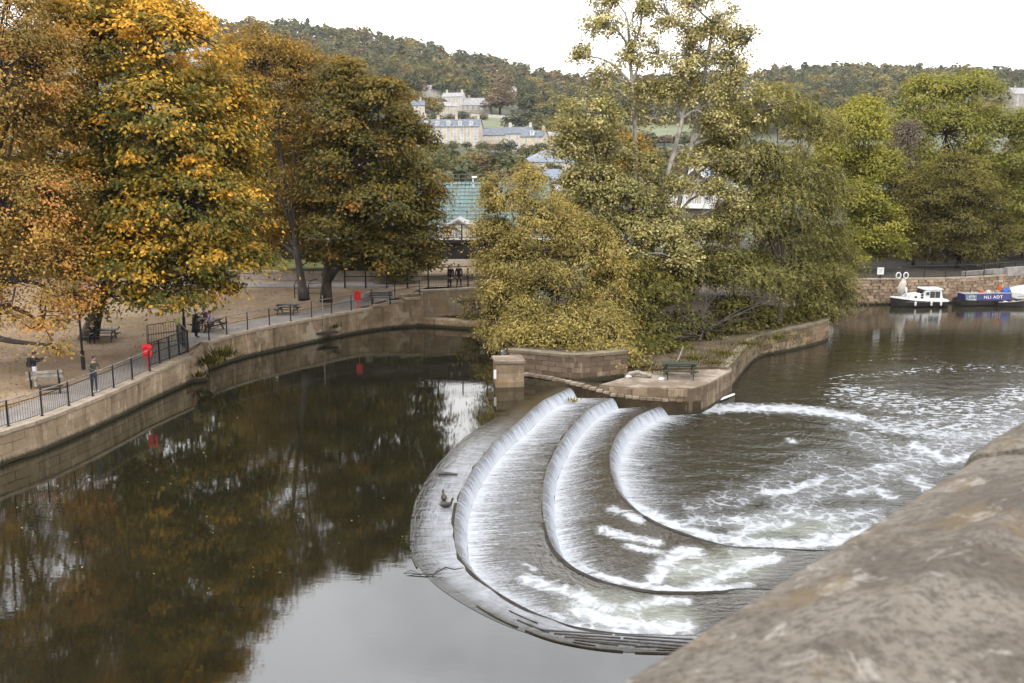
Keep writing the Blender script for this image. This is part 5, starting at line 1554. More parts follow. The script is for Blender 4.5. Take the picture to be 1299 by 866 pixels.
def narrowboat():
    c = at(1212, 387, ZL)
    t = thing('narrowboat', 'dark blue narrowboat with white lettering moored behind the cabin cruiser', 'boat', c + Vector((2.95, .4, 0)), R(7))
    L, B = 8.6, 2.0
    S = hull_secs(L, B, .95, .72, .16)
    mb = MB(); loft(S, mb); mb.build('hull', M['hull_black'], t)
    w = B * .40
    mb = MB()
    mb.add([(-3.3, -w, .7), (-3.3, w, .7), (-3.3, w * .86, 1.62), (-3.3, -w * .86, 1.62), (3.0, -w, .7), (3.0, w, .7), (3.0, w * .86, 1.62), (3.0, -w * .86, 1.62)],
           [(0, 1, 2, 3), (3, 2, 6, 7), (4, 7, 6, 5), (0, 3, 7, 4), (1, 5, 6, 2), (0, 4, 5, 1)])
    mb.build('cabin', M['blue'], t)
    mb = MB(); mb.box((-.15, 0, 1.66), (6.5, w * 1.8, .07)); mb.build('roof', M['concrete'], t)
    tilt = math.atan2(w * .14, .92)
    mb = MB(); mb.box((0, 0, 0), (1.5, .03, .8), M=Matrix.Rotation(-tilt, 3, 'X')); mb.build('side_panel', M['blue_light'], t, (-2.5, -w * .93 - .02, 1.16))
    mb = MB(); mb.box((0, 0, 0), (.62, .04, .3), M=Matrix.Rotation(-tilt, 3, 'X')); fr = mb.build('window', M['white'], t, (-2.45, -w * .93 - .05, 1.26))
    mb = MB(); mb.box((0, -.02, 0), (.5, .03, .2), M=Matrix.Rotation(-tilt, 3, 'X')); mb.build('pane', M['glass'], fr)
    mb = MB(); mb.box((0, 0, 0), (1.3, .03, .12), M=Matrix.Rotation(-tilt, 3, 'X')); mb.build('stripe', M['cream_pale'], t, (-2.5, -w * .97 - .03, .86))
    mb = MB(); mb.box((0, 0, 0), (4.4, .03, .84), M=Matrix.Rotation(-tilt, 3, 'X')); mb.build('name_panel', pmat('violet_blue_panel', (.05, .045, .16), bump=0, rough=.35), t, (.55, -w * .93 - .02, 1.16))
    cu = bpy.data.curves.new('lettering', 'FONT'); cu.body = 'NLI ADT'; cu.size = .6; cu.extrude = .012; cu.align_x = 'CENTER'; cu.align_y = 'CENTER'; cu.space_character = 1.15
    tmp = bpy.data.objects.new('lettering', cu); COL.objects.link(tmp)
    dg = bpy.context.evaluated_depsgraph_get(); dg.update()
    me = bpy.data.meshes.new_from_object(tmp.evaluated_get(dg)); bpy.data.objects.remove(tmp)
    me.materials.clear(); me.materials.append(M['white'])
    link('lettering', me, t, (.45, -w * .93 - .055, 1.17), (R(90) - tilt, 0, 0))
    for x, m_ in ((-.6, 'orange'), (.4, 'cream_pale'), (1.6, 'wood_grey')):
        mb = MB(); mb.box((0, 0, .14), (.5, .4, .28), top=.85); mb.build('roof_box', M[m_], t, (x, .1, 1.70))
    mb = MB(); mb.tube([(0, 0, 0), (0, 0, .5)], [.06, .06], 8); mb.build('flue', M['black_metal'], t, (-2.0, .2, 1.7))
    mb = MB(); mb.box((3.6, 0, .8), (1.1, 1.5, .1)); mb.build('stern_deck', M['wood_dark'], t)
    t.scale = (.74, .9, .68)
    return t
narrowboat()
c = at(1270, 388, ZL)
t = thing('blue_tarpaulin', 'bright blue tarpaulin heaped over gear at the narrowboat stern', 'tarpaulin', c + Vector((.9, 1.2, .85)), R(7))
mb = MB(); mb.ball((0, 0, .3), (.55, .45, .42), 9, 6)
mb.v = [(x * (1 + .15 * math.sin(7 * y + 3 * z)), y, max(z, .02) * (1 + .15 * math.sin(9 * x))) for x, y, z in mb.v]
mb.build('cover', M['blue_tarp'], t); mb = MB(); mb.ball((-.55, .1, .55), (.25, .22, .45), 8, 6); mb.build('orange_bag', M['orange'], t)
c = at(1277, 388, ZL)
t = thing('dinghy', 'small dark open dinghy with a white bow fender beside the narrowboat', 'boat', c + Vector((.4, .1, 0)), R(184))
S = hull_secs(3.0, 1.25, .62, .42, .4)
mb = MB(); loft(S, mb); mb.build('hull', M['hull_black'], t)
mb = MB(); mb.tube([p for p in [(s[0][0], s[0][1], s[0][2] + .02) for s in S]], .05, 6); mb.tube([(s[5][0], s[5][1], s[5][2] + .02) for s in S], .05, 6); mb.build('gunwale', M['wood_grey'], t)
for x in (-.3, .6): mb = MB(); mb.box((x, 0, .44), (.25, 1.1, .05)); mb.build('thwart', M['white'], t)
mb = MB(); mb.tube([(0, 0, .4), (0, 0, .3), (0, 0, -.1), (0, 0, -.15)], [.03, .09, .09, .03], 8); mb.build('fender', M['white'], t, (-1.3, .5, .4))

# ------------------------------------------------------------------ trees
def leaf_geo(C, out, size, tint, flat=.38, fold=.25, aspect=.55, droop=.25, rg=rng):
    """kites: C centres (n,3), out outward directions"""
    n = len(C)
    nrm = out * .55 + np.array([0, 0, .6]) + rg.normal(0, flat, (n, 3))
    nrm /= np.linalg.norm(nrm, axis=1)[:, None] + 1e-9
    ax = out * .8 + rg.normal(0, .6, (n, 3)) - np.array([0, 0, droop])
    ax -= nrm * np.sum(ax * nrm, axis=1)[:, None]
    ax /= np.linalg.norm(ax, axis=1)[:, None] + 1e-9
    sd = np.cross(nrm, ax)
    L = size[:, None] if hasattr(size, '__len__') else np.full((n, 1), size)
    a = C - ax * L * .5
    b = C + sd * L * aspect * .5 + nrm * L * fold * .3
    c = C + ax * L * .5 - nrm * L * fold * .25
    d = C - sd * L * aspect * .5 + nrm * L * fold * .3
    V = np.stack([a, b, c, d], 1).reshape(-1, 3)
    i = np.arange(n) * 4
    F = np.stack([np.stack([i, i + 1, i + 2], 1), np.stack([i, i + 2, i + 3], 1)], 1).reshape(-1, 3)
    return V, F, np.repeat(tint, 4)
def lump(P, s):
    return (np.sin(P[:, 0] * s + 1.3 * np.sin(P[:, 1] * s * .7)) + np.sin(P[:, 1] * s * 1.1 + 1.7 * np.sin(P[:, 2] * s * .8)) + np.sin(P[:, 2] * s * 1.3 + 1.1 * np.sin(P[:, 0] * s * .9 + 2))) / 3
def tree(name, label, base, lobes, leafmat, bark='bark', n=30000, leaf=.28, clump=.85, per=70, flatc=.45, trunk_r=.4, tint0=.35, tint_out=.3, tint_var=.3, trunks=None, droop=.25,
         gap=-.35, aspect=.55, strands=0, group=None, zmin=None, shell=.5, extra=None, twigs=.5, cat='tree', tint_h=0.0, fork=.3):
    """lobes: (centre xyz, radii xyz, weight). base: trunk foot. Crown leaves hang in clumps on the lobes; limbs reach into every lobe."""
    base = Vector(base)
    t = thing(name, label, cat, base, 0, group)
    lo = np.array([l[0] for l in lobes], float); lr = np.array([l[1] for l in lobes], float)
    wt = np.array([l[2] if len(l) > 2 else 1.0 for l in lobes]) * (lr.prod(1) ** (2 / 3)); wt /= wt.sum()
    nc = max(8, int(n / per))
    CC, OO = [], []
    for k in range(len(lobes)):
        m = int(nc * wt[k] * 1.35) + 3
        d = rng.normal(0, 1, (m, 3)); d /= np.linalg.norm(d, axis=1)[:, None]
        d[:, 2] = np.where(d[:, 2] < -.55, -d[:, 2], d[:, 2])
        r = shell + (1 - shell) * rng.random(m) ** .6
        p = lo[k] + d * lr[k] * r[:, None]
        keep = lump(p, 1.25 / max(.6, clump)) > gap
        CC.append(p[keep]); OO.append(d[keep])
    CC, OO = np.vstack(CC), np.vstack(OO)
    if zmin is not None:
        q = CC[:, 2] > zmin; CC, OO = CC[q], OO[q]
    sel = rng.permutation(len(CC))[:nc]; CC, OO = CC[sel], OO[sel]
    m = len(CC)
    zc0, zc1 = CC[:, 2].min(), CC[:, 2].max()
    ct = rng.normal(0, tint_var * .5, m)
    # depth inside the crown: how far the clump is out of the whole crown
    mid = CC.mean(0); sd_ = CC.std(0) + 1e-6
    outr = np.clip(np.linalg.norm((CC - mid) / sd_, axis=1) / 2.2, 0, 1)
    k = np.repeat(np.arange(m), per)
    off = rng.normal(0, 1, (m * per, 3)) * np.array([1, 1, flatc]) * clump * .62 * (.6 + .8 * rng.random(m))[k][:, None]
    if strands:
        u = rng.random(m * per)
        sid = rng.integers(0, 7, m * per)
        sx = np.sin(k * 12.9 + sid * 78.2) * clump * .8; sy = np.cos(k * 39.4 + sid * 11.1) * clump * .8
        off = np.stack([sx * (1 + .25 * u) + OO[k, 0] * u * strands * .35, sy * (1 + .25 * u) + OO[k, 1] * u * strands * .35, -u ** 1.3 * strands * (.6 + .5 * np.sin(sid * 3.3 + k)) + .25 * clump], 1) + rng.normal(0, .07 * clump, (m * per, 3))
    P = CC[k] + off
    if not strands: P[:, 2] -= droop * .35 * np.sum(off[:, :2] ** 2, axis=1) / max(clump, .3)
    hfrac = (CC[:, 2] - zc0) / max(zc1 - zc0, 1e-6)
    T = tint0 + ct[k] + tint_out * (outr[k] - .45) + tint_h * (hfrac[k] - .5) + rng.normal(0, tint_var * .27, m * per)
    O = OO[k] + off / (np.linalg.norm(off, axis=1)[:, None] + 1e-6) * .7
    O /= np.linalg.norm(O, axis=1)[:, None] + 1e-9
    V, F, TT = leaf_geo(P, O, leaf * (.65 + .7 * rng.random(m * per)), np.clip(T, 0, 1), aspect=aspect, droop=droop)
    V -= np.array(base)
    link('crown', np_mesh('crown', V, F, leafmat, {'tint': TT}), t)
    # wood
    B = np.array(base)
    trunks = trunks or [[(0, 0, 0), tuple((lo.mean(0) - B) * np.array([.35, .35, .5]))]]
    tips = []
    for tr in trunks:
        pts = smooth3([Vector(p) for p in tr], 9)
        mb = MB()
        rr = [trunk_r * (1.25 - .25 * min(1, i / 2)) * (1 - .55 * i / 8) for i in range(9)]
        mb.tube(pts, rr, 9); mb.build('trunk', M[bark], t, smooth=True)
        tips.append((pts, rr))
    mb = MB(); nl = 0
    hub = []
    for kx in range(len(lobes)):
        c = Vector(lo[kx] - B)
        best = None
        for pts, rr in tips:
            for i in range(3, 9):
                dd = (pts[i] - c).length + (0 if pts[i].z < c.z else 4)
                if best is None or dd < best[0]: best = (dd, pts[i], rr[i])
        s = best[1]; r0 = min(best[2] * .75, trunk_r * .5)
        midp = s.lerp(c, .5) + Vector(rng.normal(0, .35, 3)) + Vector((0, 0, .12 * (c - s).length))
        lp_ = smooth3([s, midp, c], 7)
        mb.tube(lp_, [r0 * (1 - .75 * i / 6) + .015 for i in range(7)], 6)
        hub.append((c, r0 * .3))
    hubs = np.array([h[0] for h in hub])
    for j in range(m):
        if rng.random() > twigs: continue
        c = CC[j] - B
        i = int(np.argmin(np.linalg.norm(hubs - c, axis=1)))
        a = Vector(hubs[i]); c = Vector(c)
        md = a.lerp(c, .55) + Vector(rng.normal(0, .25, 3))
        r_ = .018 + .012 * clump
        mb.tube([a, md, c], [r_ * 2.0, r_ * 1.4, r_ * .6], 4, cap=False)
    mb.build('limbs', M[bark], t, smooth=True)
    return t
def smooth3(pts, n):
    P = [np.array(p, float) for p in pts]
    if len(P) == 2: return [Vector(P[0] + (P[1] - P[0]) * t) for t in np.linspace(0, 1, n)]
    P = [2 * P[0] - P[1]] + P + [2 * P[-1] - P[-2]]
    out = []
    for i in range(1, len(P) - 2):
        p0, p1, p2, p3 = P[i - 1:i + 3]
        for t in np.linspace(0, 1, 10, endpoint=False):
            out.append(.5 * ((2 * p1) + (-p0 + p2) * t + (2 * p0 - 5 * p1 + 4 * p2 - p3) * t * t + (-p0 + 3 * p1 - 3 * p2 + p3) * t ** 3))
    out.append(P[-2])
    return [Vector(p) for p in resample(np.array(out), n)]
def lob(px, py, Y, r, rz=None, ry=None, w=1.0):
    c = atd(px, py, Y)
    return ((c.x, c.y, c.z), (r, ry or r, rz or r * .8), w)

# left bank
tree('autumn_tree', 'orange brown autumn tree at the left edge with a low branch over the bench', (-28.5, 52, 1.4),
     [lob(-20, 40, 52, 4.2, 3.2), lob(20, 150, 52, 3.6, 3.0), lob(-40, 180, 51, 4.5, 3.6), lob(60, 250, 50, 2.4, 2.2), lob(10, 270, 49, 3.6, 2.6), lob(70, 330, 50, 2.0, 1.5), lob(20, 360, 49, 3.2, 2.0), lob(85, 375, 50, 1.6, 1.2), lob(55, 410, 48.5, 1.4, 1.1), lob(60, 437, 47.6, .75, .7), lob(-50, 330, 50, 4, 3), lob(-10, 400, 49, 2.0, 1.0), lob(-90, 100, 54, 5, 5), lob(-5, 95, 50, 3.6, 3), lob(45, 90, 53, 3.0, 2.8), lob(10, -10, 53, 3.5, 2.5)],
     ORANGE, n=78000, leaf=.168, clump=.75, per=75, trunk_r=.42, tint0=.42, tint_out=.25, tint_var=.42, flatc=.5, gap=-.45, tint_h=-.1)
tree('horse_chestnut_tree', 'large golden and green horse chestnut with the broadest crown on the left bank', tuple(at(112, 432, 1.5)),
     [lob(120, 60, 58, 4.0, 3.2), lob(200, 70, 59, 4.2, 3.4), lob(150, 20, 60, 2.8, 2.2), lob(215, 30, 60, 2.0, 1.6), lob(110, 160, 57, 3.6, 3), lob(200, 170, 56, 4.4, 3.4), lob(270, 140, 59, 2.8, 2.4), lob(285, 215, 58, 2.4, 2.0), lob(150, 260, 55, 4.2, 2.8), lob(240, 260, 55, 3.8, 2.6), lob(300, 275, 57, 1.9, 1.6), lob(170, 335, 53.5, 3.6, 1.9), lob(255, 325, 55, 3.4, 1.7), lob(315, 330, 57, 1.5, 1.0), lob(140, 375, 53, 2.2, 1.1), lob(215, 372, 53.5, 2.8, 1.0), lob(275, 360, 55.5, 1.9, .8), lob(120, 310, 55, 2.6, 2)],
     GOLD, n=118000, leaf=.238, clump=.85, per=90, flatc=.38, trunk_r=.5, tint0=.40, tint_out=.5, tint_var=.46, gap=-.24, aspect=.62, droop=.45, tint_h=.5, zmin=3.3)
tree('autumn_tree', 'tall rusty brown autumn tree behind between the golden crown and the dark maple', tuple(at(386, 380, G(74))),
     [lob(330, 85, 73, 3.6, 2.8), lob(375, 100, 74, 3.0, 2.6), lob(300, 130, 73, 2.8, 3), lob(350, 160, 73, 3.6, 2.8), lob(395, 190, 74, 2.4, 2.6), lob(340, 230, 73, 3.2, 2.4), lob(370, 270, 73.5, 2.8, 2.2), lob(330, 280, 74, 2.6, 2), lob(385, 305, 73, 1.8, 1.1), lob(345, 312, 74, 2.0, 1.1)],
     RUST, n=52000, leaf=.19, clump=.8, per=60, trunk_r=.34, tint0=.5, tint_out=.2, tint_var=.35, gap=-.4)
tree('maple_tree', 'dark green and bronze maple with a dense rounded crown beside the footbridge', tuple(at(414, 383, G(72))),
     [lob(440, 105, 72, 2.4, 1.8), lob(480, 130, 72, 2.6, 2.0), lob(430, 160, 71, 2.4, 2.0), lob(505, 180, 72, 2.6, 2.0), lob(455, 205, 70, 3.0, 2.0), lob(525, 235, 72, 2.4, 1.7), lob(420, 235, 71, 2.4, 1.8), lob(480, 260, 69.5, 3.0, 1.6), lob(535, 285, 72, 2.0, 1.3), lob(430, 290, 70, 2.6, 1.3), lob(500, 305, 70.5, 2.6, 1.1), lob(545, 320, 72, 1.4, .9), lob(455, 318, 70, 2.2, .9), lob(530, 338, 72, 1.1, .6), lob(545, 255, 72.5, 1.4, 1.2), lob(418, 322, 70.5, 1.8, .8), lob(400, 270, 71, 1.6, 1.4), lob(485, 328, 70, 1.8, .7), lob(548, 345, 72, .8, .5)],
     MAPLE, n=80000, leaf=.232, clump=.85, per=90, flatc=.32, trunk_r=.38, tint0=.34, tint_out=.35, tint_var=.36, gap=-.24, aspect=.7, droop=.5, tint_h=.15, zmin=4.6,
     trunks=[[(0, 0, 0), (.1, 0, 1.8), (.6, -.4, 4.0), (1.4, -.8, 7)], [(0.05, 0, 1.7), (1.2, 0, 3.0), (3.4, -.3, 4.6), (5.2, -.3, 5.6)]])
for i, (px, Y, r, ht, lab) in enumerate(((-70, 84, 7, 17, 'dark tree at the far left behind the orange crown'), (50, 86, 6, 17, 'dark tree filling the gap behind the orange tree'), (140, 90, 6, 18, 'dark tree behind the left half of the horse chestnut'), (230, 88, 6, 17, 'dark tree behind the right half of the horse chestnut'),
        (310, 93, 5, 17, 'dark tree behind the rusty tree and the lawn'), (400, 95, 4.5, 16, 'dark tree behind the gap between the rusty tree and the maple'), (470, 97, 4.0, 14, 'dark tree behind the crown of the maple'))):
    c = atd(px, 300, Y)
    tree('background_tree', lab, (c.x, Y, 2.2), [((c.x, Y, 4.5), (r * .9, r * .6, 2.4), 1), ((c.x - r * .4, Y, ht * .5), (r * .8, r * .7, 3.6), 1), ((c.x + r * .5, Y, ht * .55), (r * .8, r * .6, 3.4), 1), ((c.x, Y, ht * .78), (r * .75, r * .6, 3.2), 1)],
         BROWN if i % 2 else SHADEGREEN, n=11000, leaf=.55, clump=1.2, per=50, trunk_r=.35, twigs=.1, tint0=.4)
# shrubs along the far path
for px, py, Y, r, lab, mt in ((500, 325, 78, 1.6, 'olive shrub against the abutment behind the maple', BROWN), (450, 340, 82, 1.5, 'low green shrub on the lawn right of the maple trunk', SHADEGREEN), (470, 335, 81, 1.4, 'dark shrub above the low wall behind the maple', SHADEGREEN)):
    c = atd(px, py, Y)
    tree('shrub', lab, (c.x, Y, 2.4), [((c.x, Y, 3.2), (r, r * .8, .9), 1), ((c.x + .7, Y, 3.7), (r * .6, r * .6, .7), 1)], mt, n=3500, leaf=.2, clump=.5, per=40, trunk_r=.08, cat='shrub', twigs=.2)

# island
zi = 1.3
tree('willow_tree', 'golden willow bush leaning over the reddish wall, paler and yellower than its neighbours', tuple(at(700, 436, 1.3) + Vector((0, 7, 0))),
     [lob(640, 250, 67, 1.7, 1.6), lob(625, 300, 67, 1.5, 1.4), lob(690, 275, 67, 2.2, 1.6), lob(660, 330, 65, 2.4, 2.0), lob(740, 320, 66, 2.6, 2.0), lob(700, 370, 63.5, 2.6, 1.9), lob(640, 370, 64, 1.5, 1.6), lob(765, 385, 64.5, 2.0, 1.7), lob(690, 415, 62.8, 1.9, 1.2), lob(740, 425, 62.5, 1.9, 1.2), lob(630, 415, 63, 1.1, 1.0), lob(785, 425, 64, 1.4, 1.2), lob(665, 230, 68, 1.2, 1.1), lob(655, 428, 61.2, 1.3, .8), lob(690, 436, 61, 1.5, .7), lob(735, 440, 61, 1.5, .7), lob(775, 442, 61.5, 1.4, .8), lob(618, 340, 66, 1.1, 1.0), lob(638, 434, 60.5, 1.0, .8), lob(770, 452, 57.2, .9, .55), lob(800, 456, 58.0, .9, .6), lob(735, 447, 56.9, .8, .45), lob(655, 425, 59, 1.2, .9), lob(695, 428, 58.5, 1.4, .9), lob(740, 432, 58.5, 1.4, .9), lob(778, 440, 59, 1.2, 1.0), lob(715, 405, 60, 1.6, 1.2), lob(665, 400, 61, 1.5, 1.2), lob(760, 410, 60.5, 1.5, 1.2), lob(720, 290, 67, 2, 1.4), lob(780, 350, 66, 1.6, 1.3)],
     WILLOW_GOLD, 'bark', n=98000, leaf=.218, clump=.6, per=75, trunk_r=.09, tint0=.62, tint_out=.25, tint_var=.42, gap=-.22, aspect=.34, flatc=.7, droop=.4, tint_h=.12, shell=.35,
     trunks=[[(0, 0, -1), (-.6, 0, 2), (-2.0, .3, 5)], [(0, 0, -1), (.7, 0, 2.2), (1.6, .2, 4.5)], [(.3, 0, -1), (-1.5, -.2, 1.6), (-3.4, 0, 4.6)]])
tree('ivy_clad_stem', 'dark leafy ivy covered stem rising left of the golden willow', tuple(at(648, 430, .8) + Vector((0, 6, 0))),
     [lob(628, 262, 69, .45, .9), lob(636, 290, 69, .55, .9), lob(642, 320, 68.5, .6, 1.0), lob(622, 245, 69, .35, .6)], IVY, n=4500, leaf=.2, clump=.4, per=40, trunk_r=.14, tint0=.5, twigs=.2)
# bare twiggy growth over the ledge
tree('shrub', 'sparse orange leaved shrub overhanging the rusty abutment', tuple(at(612, 408, .9) + Vector((0, .6, 0))),
     [lob(605, 390, 72, .9, .8), lob(590, 385, 72, .8, .7), lob(610, 365, 72, .7, .6), lob(596, 402, 72, .8, .3)], WILLOW_GOLD, 'bark_grey', n=1500, leaf=.16, clump=.4, per=18, trunk_r=.05, tint0=.5, twigs=1.0, cat='shrub', gap=-.9)
# white poplar with bare pale trunks
pb = at(835, 438, .4) + Vector((0, 7, 0))
def rel(px, py, Y): return tuple(atd(px, py, Y) - pb)
tree('poplar_tree', 'tall sparse poplar with pale leaning trunks rising against the sky', tuple(pb),
     [lob(765, 30, 74, 2.0, 2.2), lob(735, 70, 74, 1.0, 1.4), lob(800, 70, 75, 1.6, 2.2), lob(770, 105, 74, 1.8, 1.4), lob(737, 100, 74, .7, .8), lob(850, 25, 76, 2.0, 2.2), lob(905, 35, 76, 2.4, 2.3), lob(880, 75, 76, 2.4, 2.2), lob(925, 75, 76, 1.9, 2.0), lob(895, 115, 76, 2.4, 1.6), lob(850, 120, 75, 1.7, 1.6), lob(815, 10, 75, 1.2, 1.2), lob(950, 50, 76, 1.1, 1.2), lob(835, 70, 75, 1.2, 1.6), lob(900, 150, 75, 1.8, 1.2), lob(830, 150, 75, 1.4, 1.0), lob(780, 0, 75, 1.4, 1.0), lob(880, -5, 76, 2.0, 1.2), lob(935, 110, 76, 2.0, 1.6), lob(965, 140, 76, 1.6, 1.3), lob(915, 165, 75, 2.0, 1.5), lob(890, 205, 74, 1.6, 1.1), lob(935, 205, 74.5, 1.7, 1.3), lob(860, 100, 75, 1.8, 1.6), lob(905, 240, 73.5, 1.3, .9), lob(930, 255, 73, 1.3, 1.0), lob(820, 120, 75, 1.4, 1.4), lob(795, 140, 74.5, 1.4, 1.0)],
     POPLAR, 'bark_pale', n=46000, leaf=.205, clump=.46, per=20, trunk_r=.26, tint0=.5, tint_out=.1, tint_var=.45, gap=-.05, aspect=.7, twigs=.8, shell=.1, flatc=.8,
     trunks=[[(0, 0, 0), rel(832, 280, 74), rel(853, 200, 74.5), rel(868, 140, 75), rel(880, 60, 76)], [(0.3, 0, 0), rel(862, 255, 75), rel(880, 170, 75.5), rel(893, 100, 76), rel(905, 30, 76)], [(-.5, 0, 0), rel(806, 250, 74), rel(805, 150, 74.5), rel(798, 60, 75)]])
tree('poplar_tree', 'broad grey green poplar crown left of the pale trunks, before the far houses', tuple(pb + Vector((-2.6, -1, 0))),
     [lob(745, 150, 73, 2.4, 1.6), lob(720, 190, 73, 1.7, 1.2), lob(770, 190, 74, 2.0, 1.4), lob(750, 230, 72.5, 2.2, 1.3), lob(790, 250, 72, 2.2, 1.4), lob(730, 262, 72, 1.6, .9), lob(805, 290, 71.5, 2.0, 1.4), lob(770, 290, 72, 2.0, 1.3), lob(820, 210, 75, 1.3, 1.0), lob(800, 330, 71, 1.9, 1.2), lob(845, 300, 71, 1.5, 1.3), lob(862, 330, 70, 1.3, 1.3), lob(860, 235, 73, .9, .8), lob(850, 265, 72, 1.0, .9), lob(885, 295, 72, 1.6, 1.1), lob(760, 250, 73, 2.2, 1.6), lob(830, 250, 74, 1.1, 1.0)],
     POPLAR, 'bark_pale', n=60000, leaf=.2, clump=.6, per=50, trunk_r=.2, tint0=.46, tint_out=.2, tint_var=.42, gap=-.18, aspect=.7, twigs=.7, flatc=.6)
tree('cherry_tree', 'small orange leaved tree glowing behind the pale poplar trunks', tuple(atd(800, 290, 92).xy) + (1.0,),
     [lob(798, 185, 92, 1.6, 1.2), lob(812, 200, 92, 1.3, 1.0), lob(785, 205, 92, 1.5, 1.2)], RUST, n=4500, leaf=.26, clump=.7, per=40, trunk_r=.16, tint0=.55, tint_var=.3)
tree('willow_tree', 'large olive weeping willow hanging over the right side of the island', tuple(at(985, 425, .5) + Vector((1.5, 5, 0))),
     [lob(935, 150, 78, 2.4, 1.6), lob(985, 135, 79, 2.6, 1.8), lob(1035, 165, 80, 2.4, 1.8), lob(910, 200, 77, 2.0, 1.5), lob(960, 215, 76, 2.8, 2.0), lob(1020, 230, 78, 2.6, 2.2), lob(1058, 240, 80, 1.5, 1.6), lob(940, 280, 74, 2.6, 1.8), lob(1000, 300, 76, 2.4, 2.0), lob(1045, 310, 79, 1.7, 1.8), lob(1060, 355, 79, 1.5, 1.5), lob(970, 355, 73, 2.2, 1.7), lob(1025, 375, 77, 1.9, 1.3), lob(930, 345, 72, 2.0, 1.6), lob(905, 235, 74, 1.3, 1.0), lob(920, 175, 77, 1.6, 1.3), lob(985, 260, 75, 2.6, 1.8), lob(1050, 275, 79, 1.8, 1.8), lob(1050, 345, 78, 1.8, 1.4), lob(1068, 375, 80, 1.3, 1.0), lob(1040, 385, 77.5, 1.5, 1.0), lob(1070, 330, 81, 1.2, 1.2), lob(1010, 340, 75, 1.9, 1.4)],
     WILLOW, 'bark', n=112000, leaf=.228, clump=.75, per=64, trunk_r=.2, tint0=.52, tint_out=.15, tint_var=.38, gap=-.3, aspect=.36, strands=1.5, tint_h=.25, twigs=.25, shell=.35)
tree('willow_tree', 'dark green willow thicket sweeping down to the mossy picnic table', tuple(at(880, 445, .5) + Vector((1, 3.5, 0))),
     [lob(840, 375, 68, 2.0, 1.5), lob(880, 350, 71, 2.2, 1.7), lob(830, 420, 66, 1.6, 1.0), lob(870, 410, 67.5, 1.7, 1.0), lob(810, 390, 67, 1.5, 1.4), lob(935, 395, 71, 1.9, 1.2), lob(970, 400, 72, 1.6, .9), lob(800, 350, 70, 1.9, 1.6), lob(1010, 405, 75, 1.3, .8), lob(905, 300, 74, 1.8, 1.5), lob(800, 440, 61, 1.2, .8), lob(830, 442, 62.5, 1.3, .8), lob(862, 446, 64, 1.3, .7), lob(892, 436, 67, 1.3, .8), lob(925, 424, 69, 1.4, .8), lob(960, 418, 71.5, 1.4, .8), lob(1005, 406, 74.5, 1.4, .9), lob(1035, 398, 77, 1.3, .8), lob(800, 430, 64.5, 1.3, .8), lob(850, 435, 66.5, 1.5, .7), lob(890, 425, 69, 1.6, .9), lob(940, 410, 71.5, 1.8, 1.0), lob(990, 415, 73.5, 1.4, .8)],
     SHADEGREEN, 'bark', n=74000, leaf=.215, clump=.6, per=60, trunk_r=.07, tint0=.55, tint_out=.3, tint_var=.36, gap=-.3, aspect=.4, strands=.7, tint_h=.3, twigs=.25, shell=.4)
for i, (px, Y, h, r, lab) in enumerate(((830, 84, 4.5, 3.2, 'dark bush deep in the island behind the golden willow'), (880, 88, 5, 3.4, 'dark bush deep in the island beneath the balcony house'), (930, 86, 5, 3.2, 'dark bush deep in the island behind the dark willow thicket'), (985, 90, 4.5, 3.0, 'dark bush deep in the island behind the weeping willow'), (780, 80, 4, 2.8, 'dark bush deep in the island left of the pale trunks'))):
    c = atd(px, 380, Y)
    tree('bush', lab, (c.x, Y, .1), [((c.x, Y, h * .45), (r, 1.6, h * .42), 1), ((c.x + 1.3, Y, h * .65), (r * .6, 1.3, h * .3), 1), ((c.x - 1.3, Y, h * .6), (r * .6, 1.3, h * .3), 1)], SHADEGREEN, n=5500, leaf=.3, clump=.7, per=45, trunk_r=.1, twigs=.1, tint0=.4, cat='bush')
# right bank
def rb(px, Y): return tuple(atd(px, 340, Y).xy) + (.9,)
tree('lime_tree', 'bright green tree at the left end of the mooring wall', rb(1085, 101),
     [lob(1085, 165, 101, 3.0, 2.6), lob(1060, 200, 101, 2.2, 2.4), lob(1110, 215, 101, 2.6, 2.4), lob(1080, 250, 100, 3.0, 2.2), lob(1110, 280, 100, 2.8, 2.0), lob(1085, 305, 100, 2.4, 1.5), lob(1120, 310, 100, 2.2, 1.2), lob(1095, 323, 99.5, 1.8, .8), lob(1130, 322, 100, 1.5, .7), lob(1100, 140, 102, 1.6, 1.4)],
     LIME, 'bark', n=48000, leaf=.23, clump=.95, per=55, trunk_r=.3, tint0=.5, tint_out=.3, tint_var=.32, gap=-.28, tint_h=.2, aspect=.65)
tree('plane_tree', 'tallest yellow green tree on the right bank with a domed crown', rb(1215, 114),
     [lob(1180, 125, 114, 3.6, 2.6), lob(1230, 120, 115, 3.6, 2.6), lob(1140, 165, 113, 2.6, 2.4), lob(1200, 170, 112, 4.2, 3.0), lob(1265, 165, 114, 3.4, 3.0), lob(1160, 215, 112, 3.4, 2.6), lob(1230, 220, 112, 4.0, 2.8), lob(1285, 225, 114, 3.0, 3.0), lob(1290, 285, 113, 2.8, 2.6), lob(1240, 280, 113, 3.0, 2.6)],
     YELLOWGREEN, 'bark', n=54000, leaf=.27, clump=1.0, per=60, trunk_r=.45, tint0=.45, tint_out=.15, tint_var=.34, gap=-.32, tint_h=.1, aspect=.65)
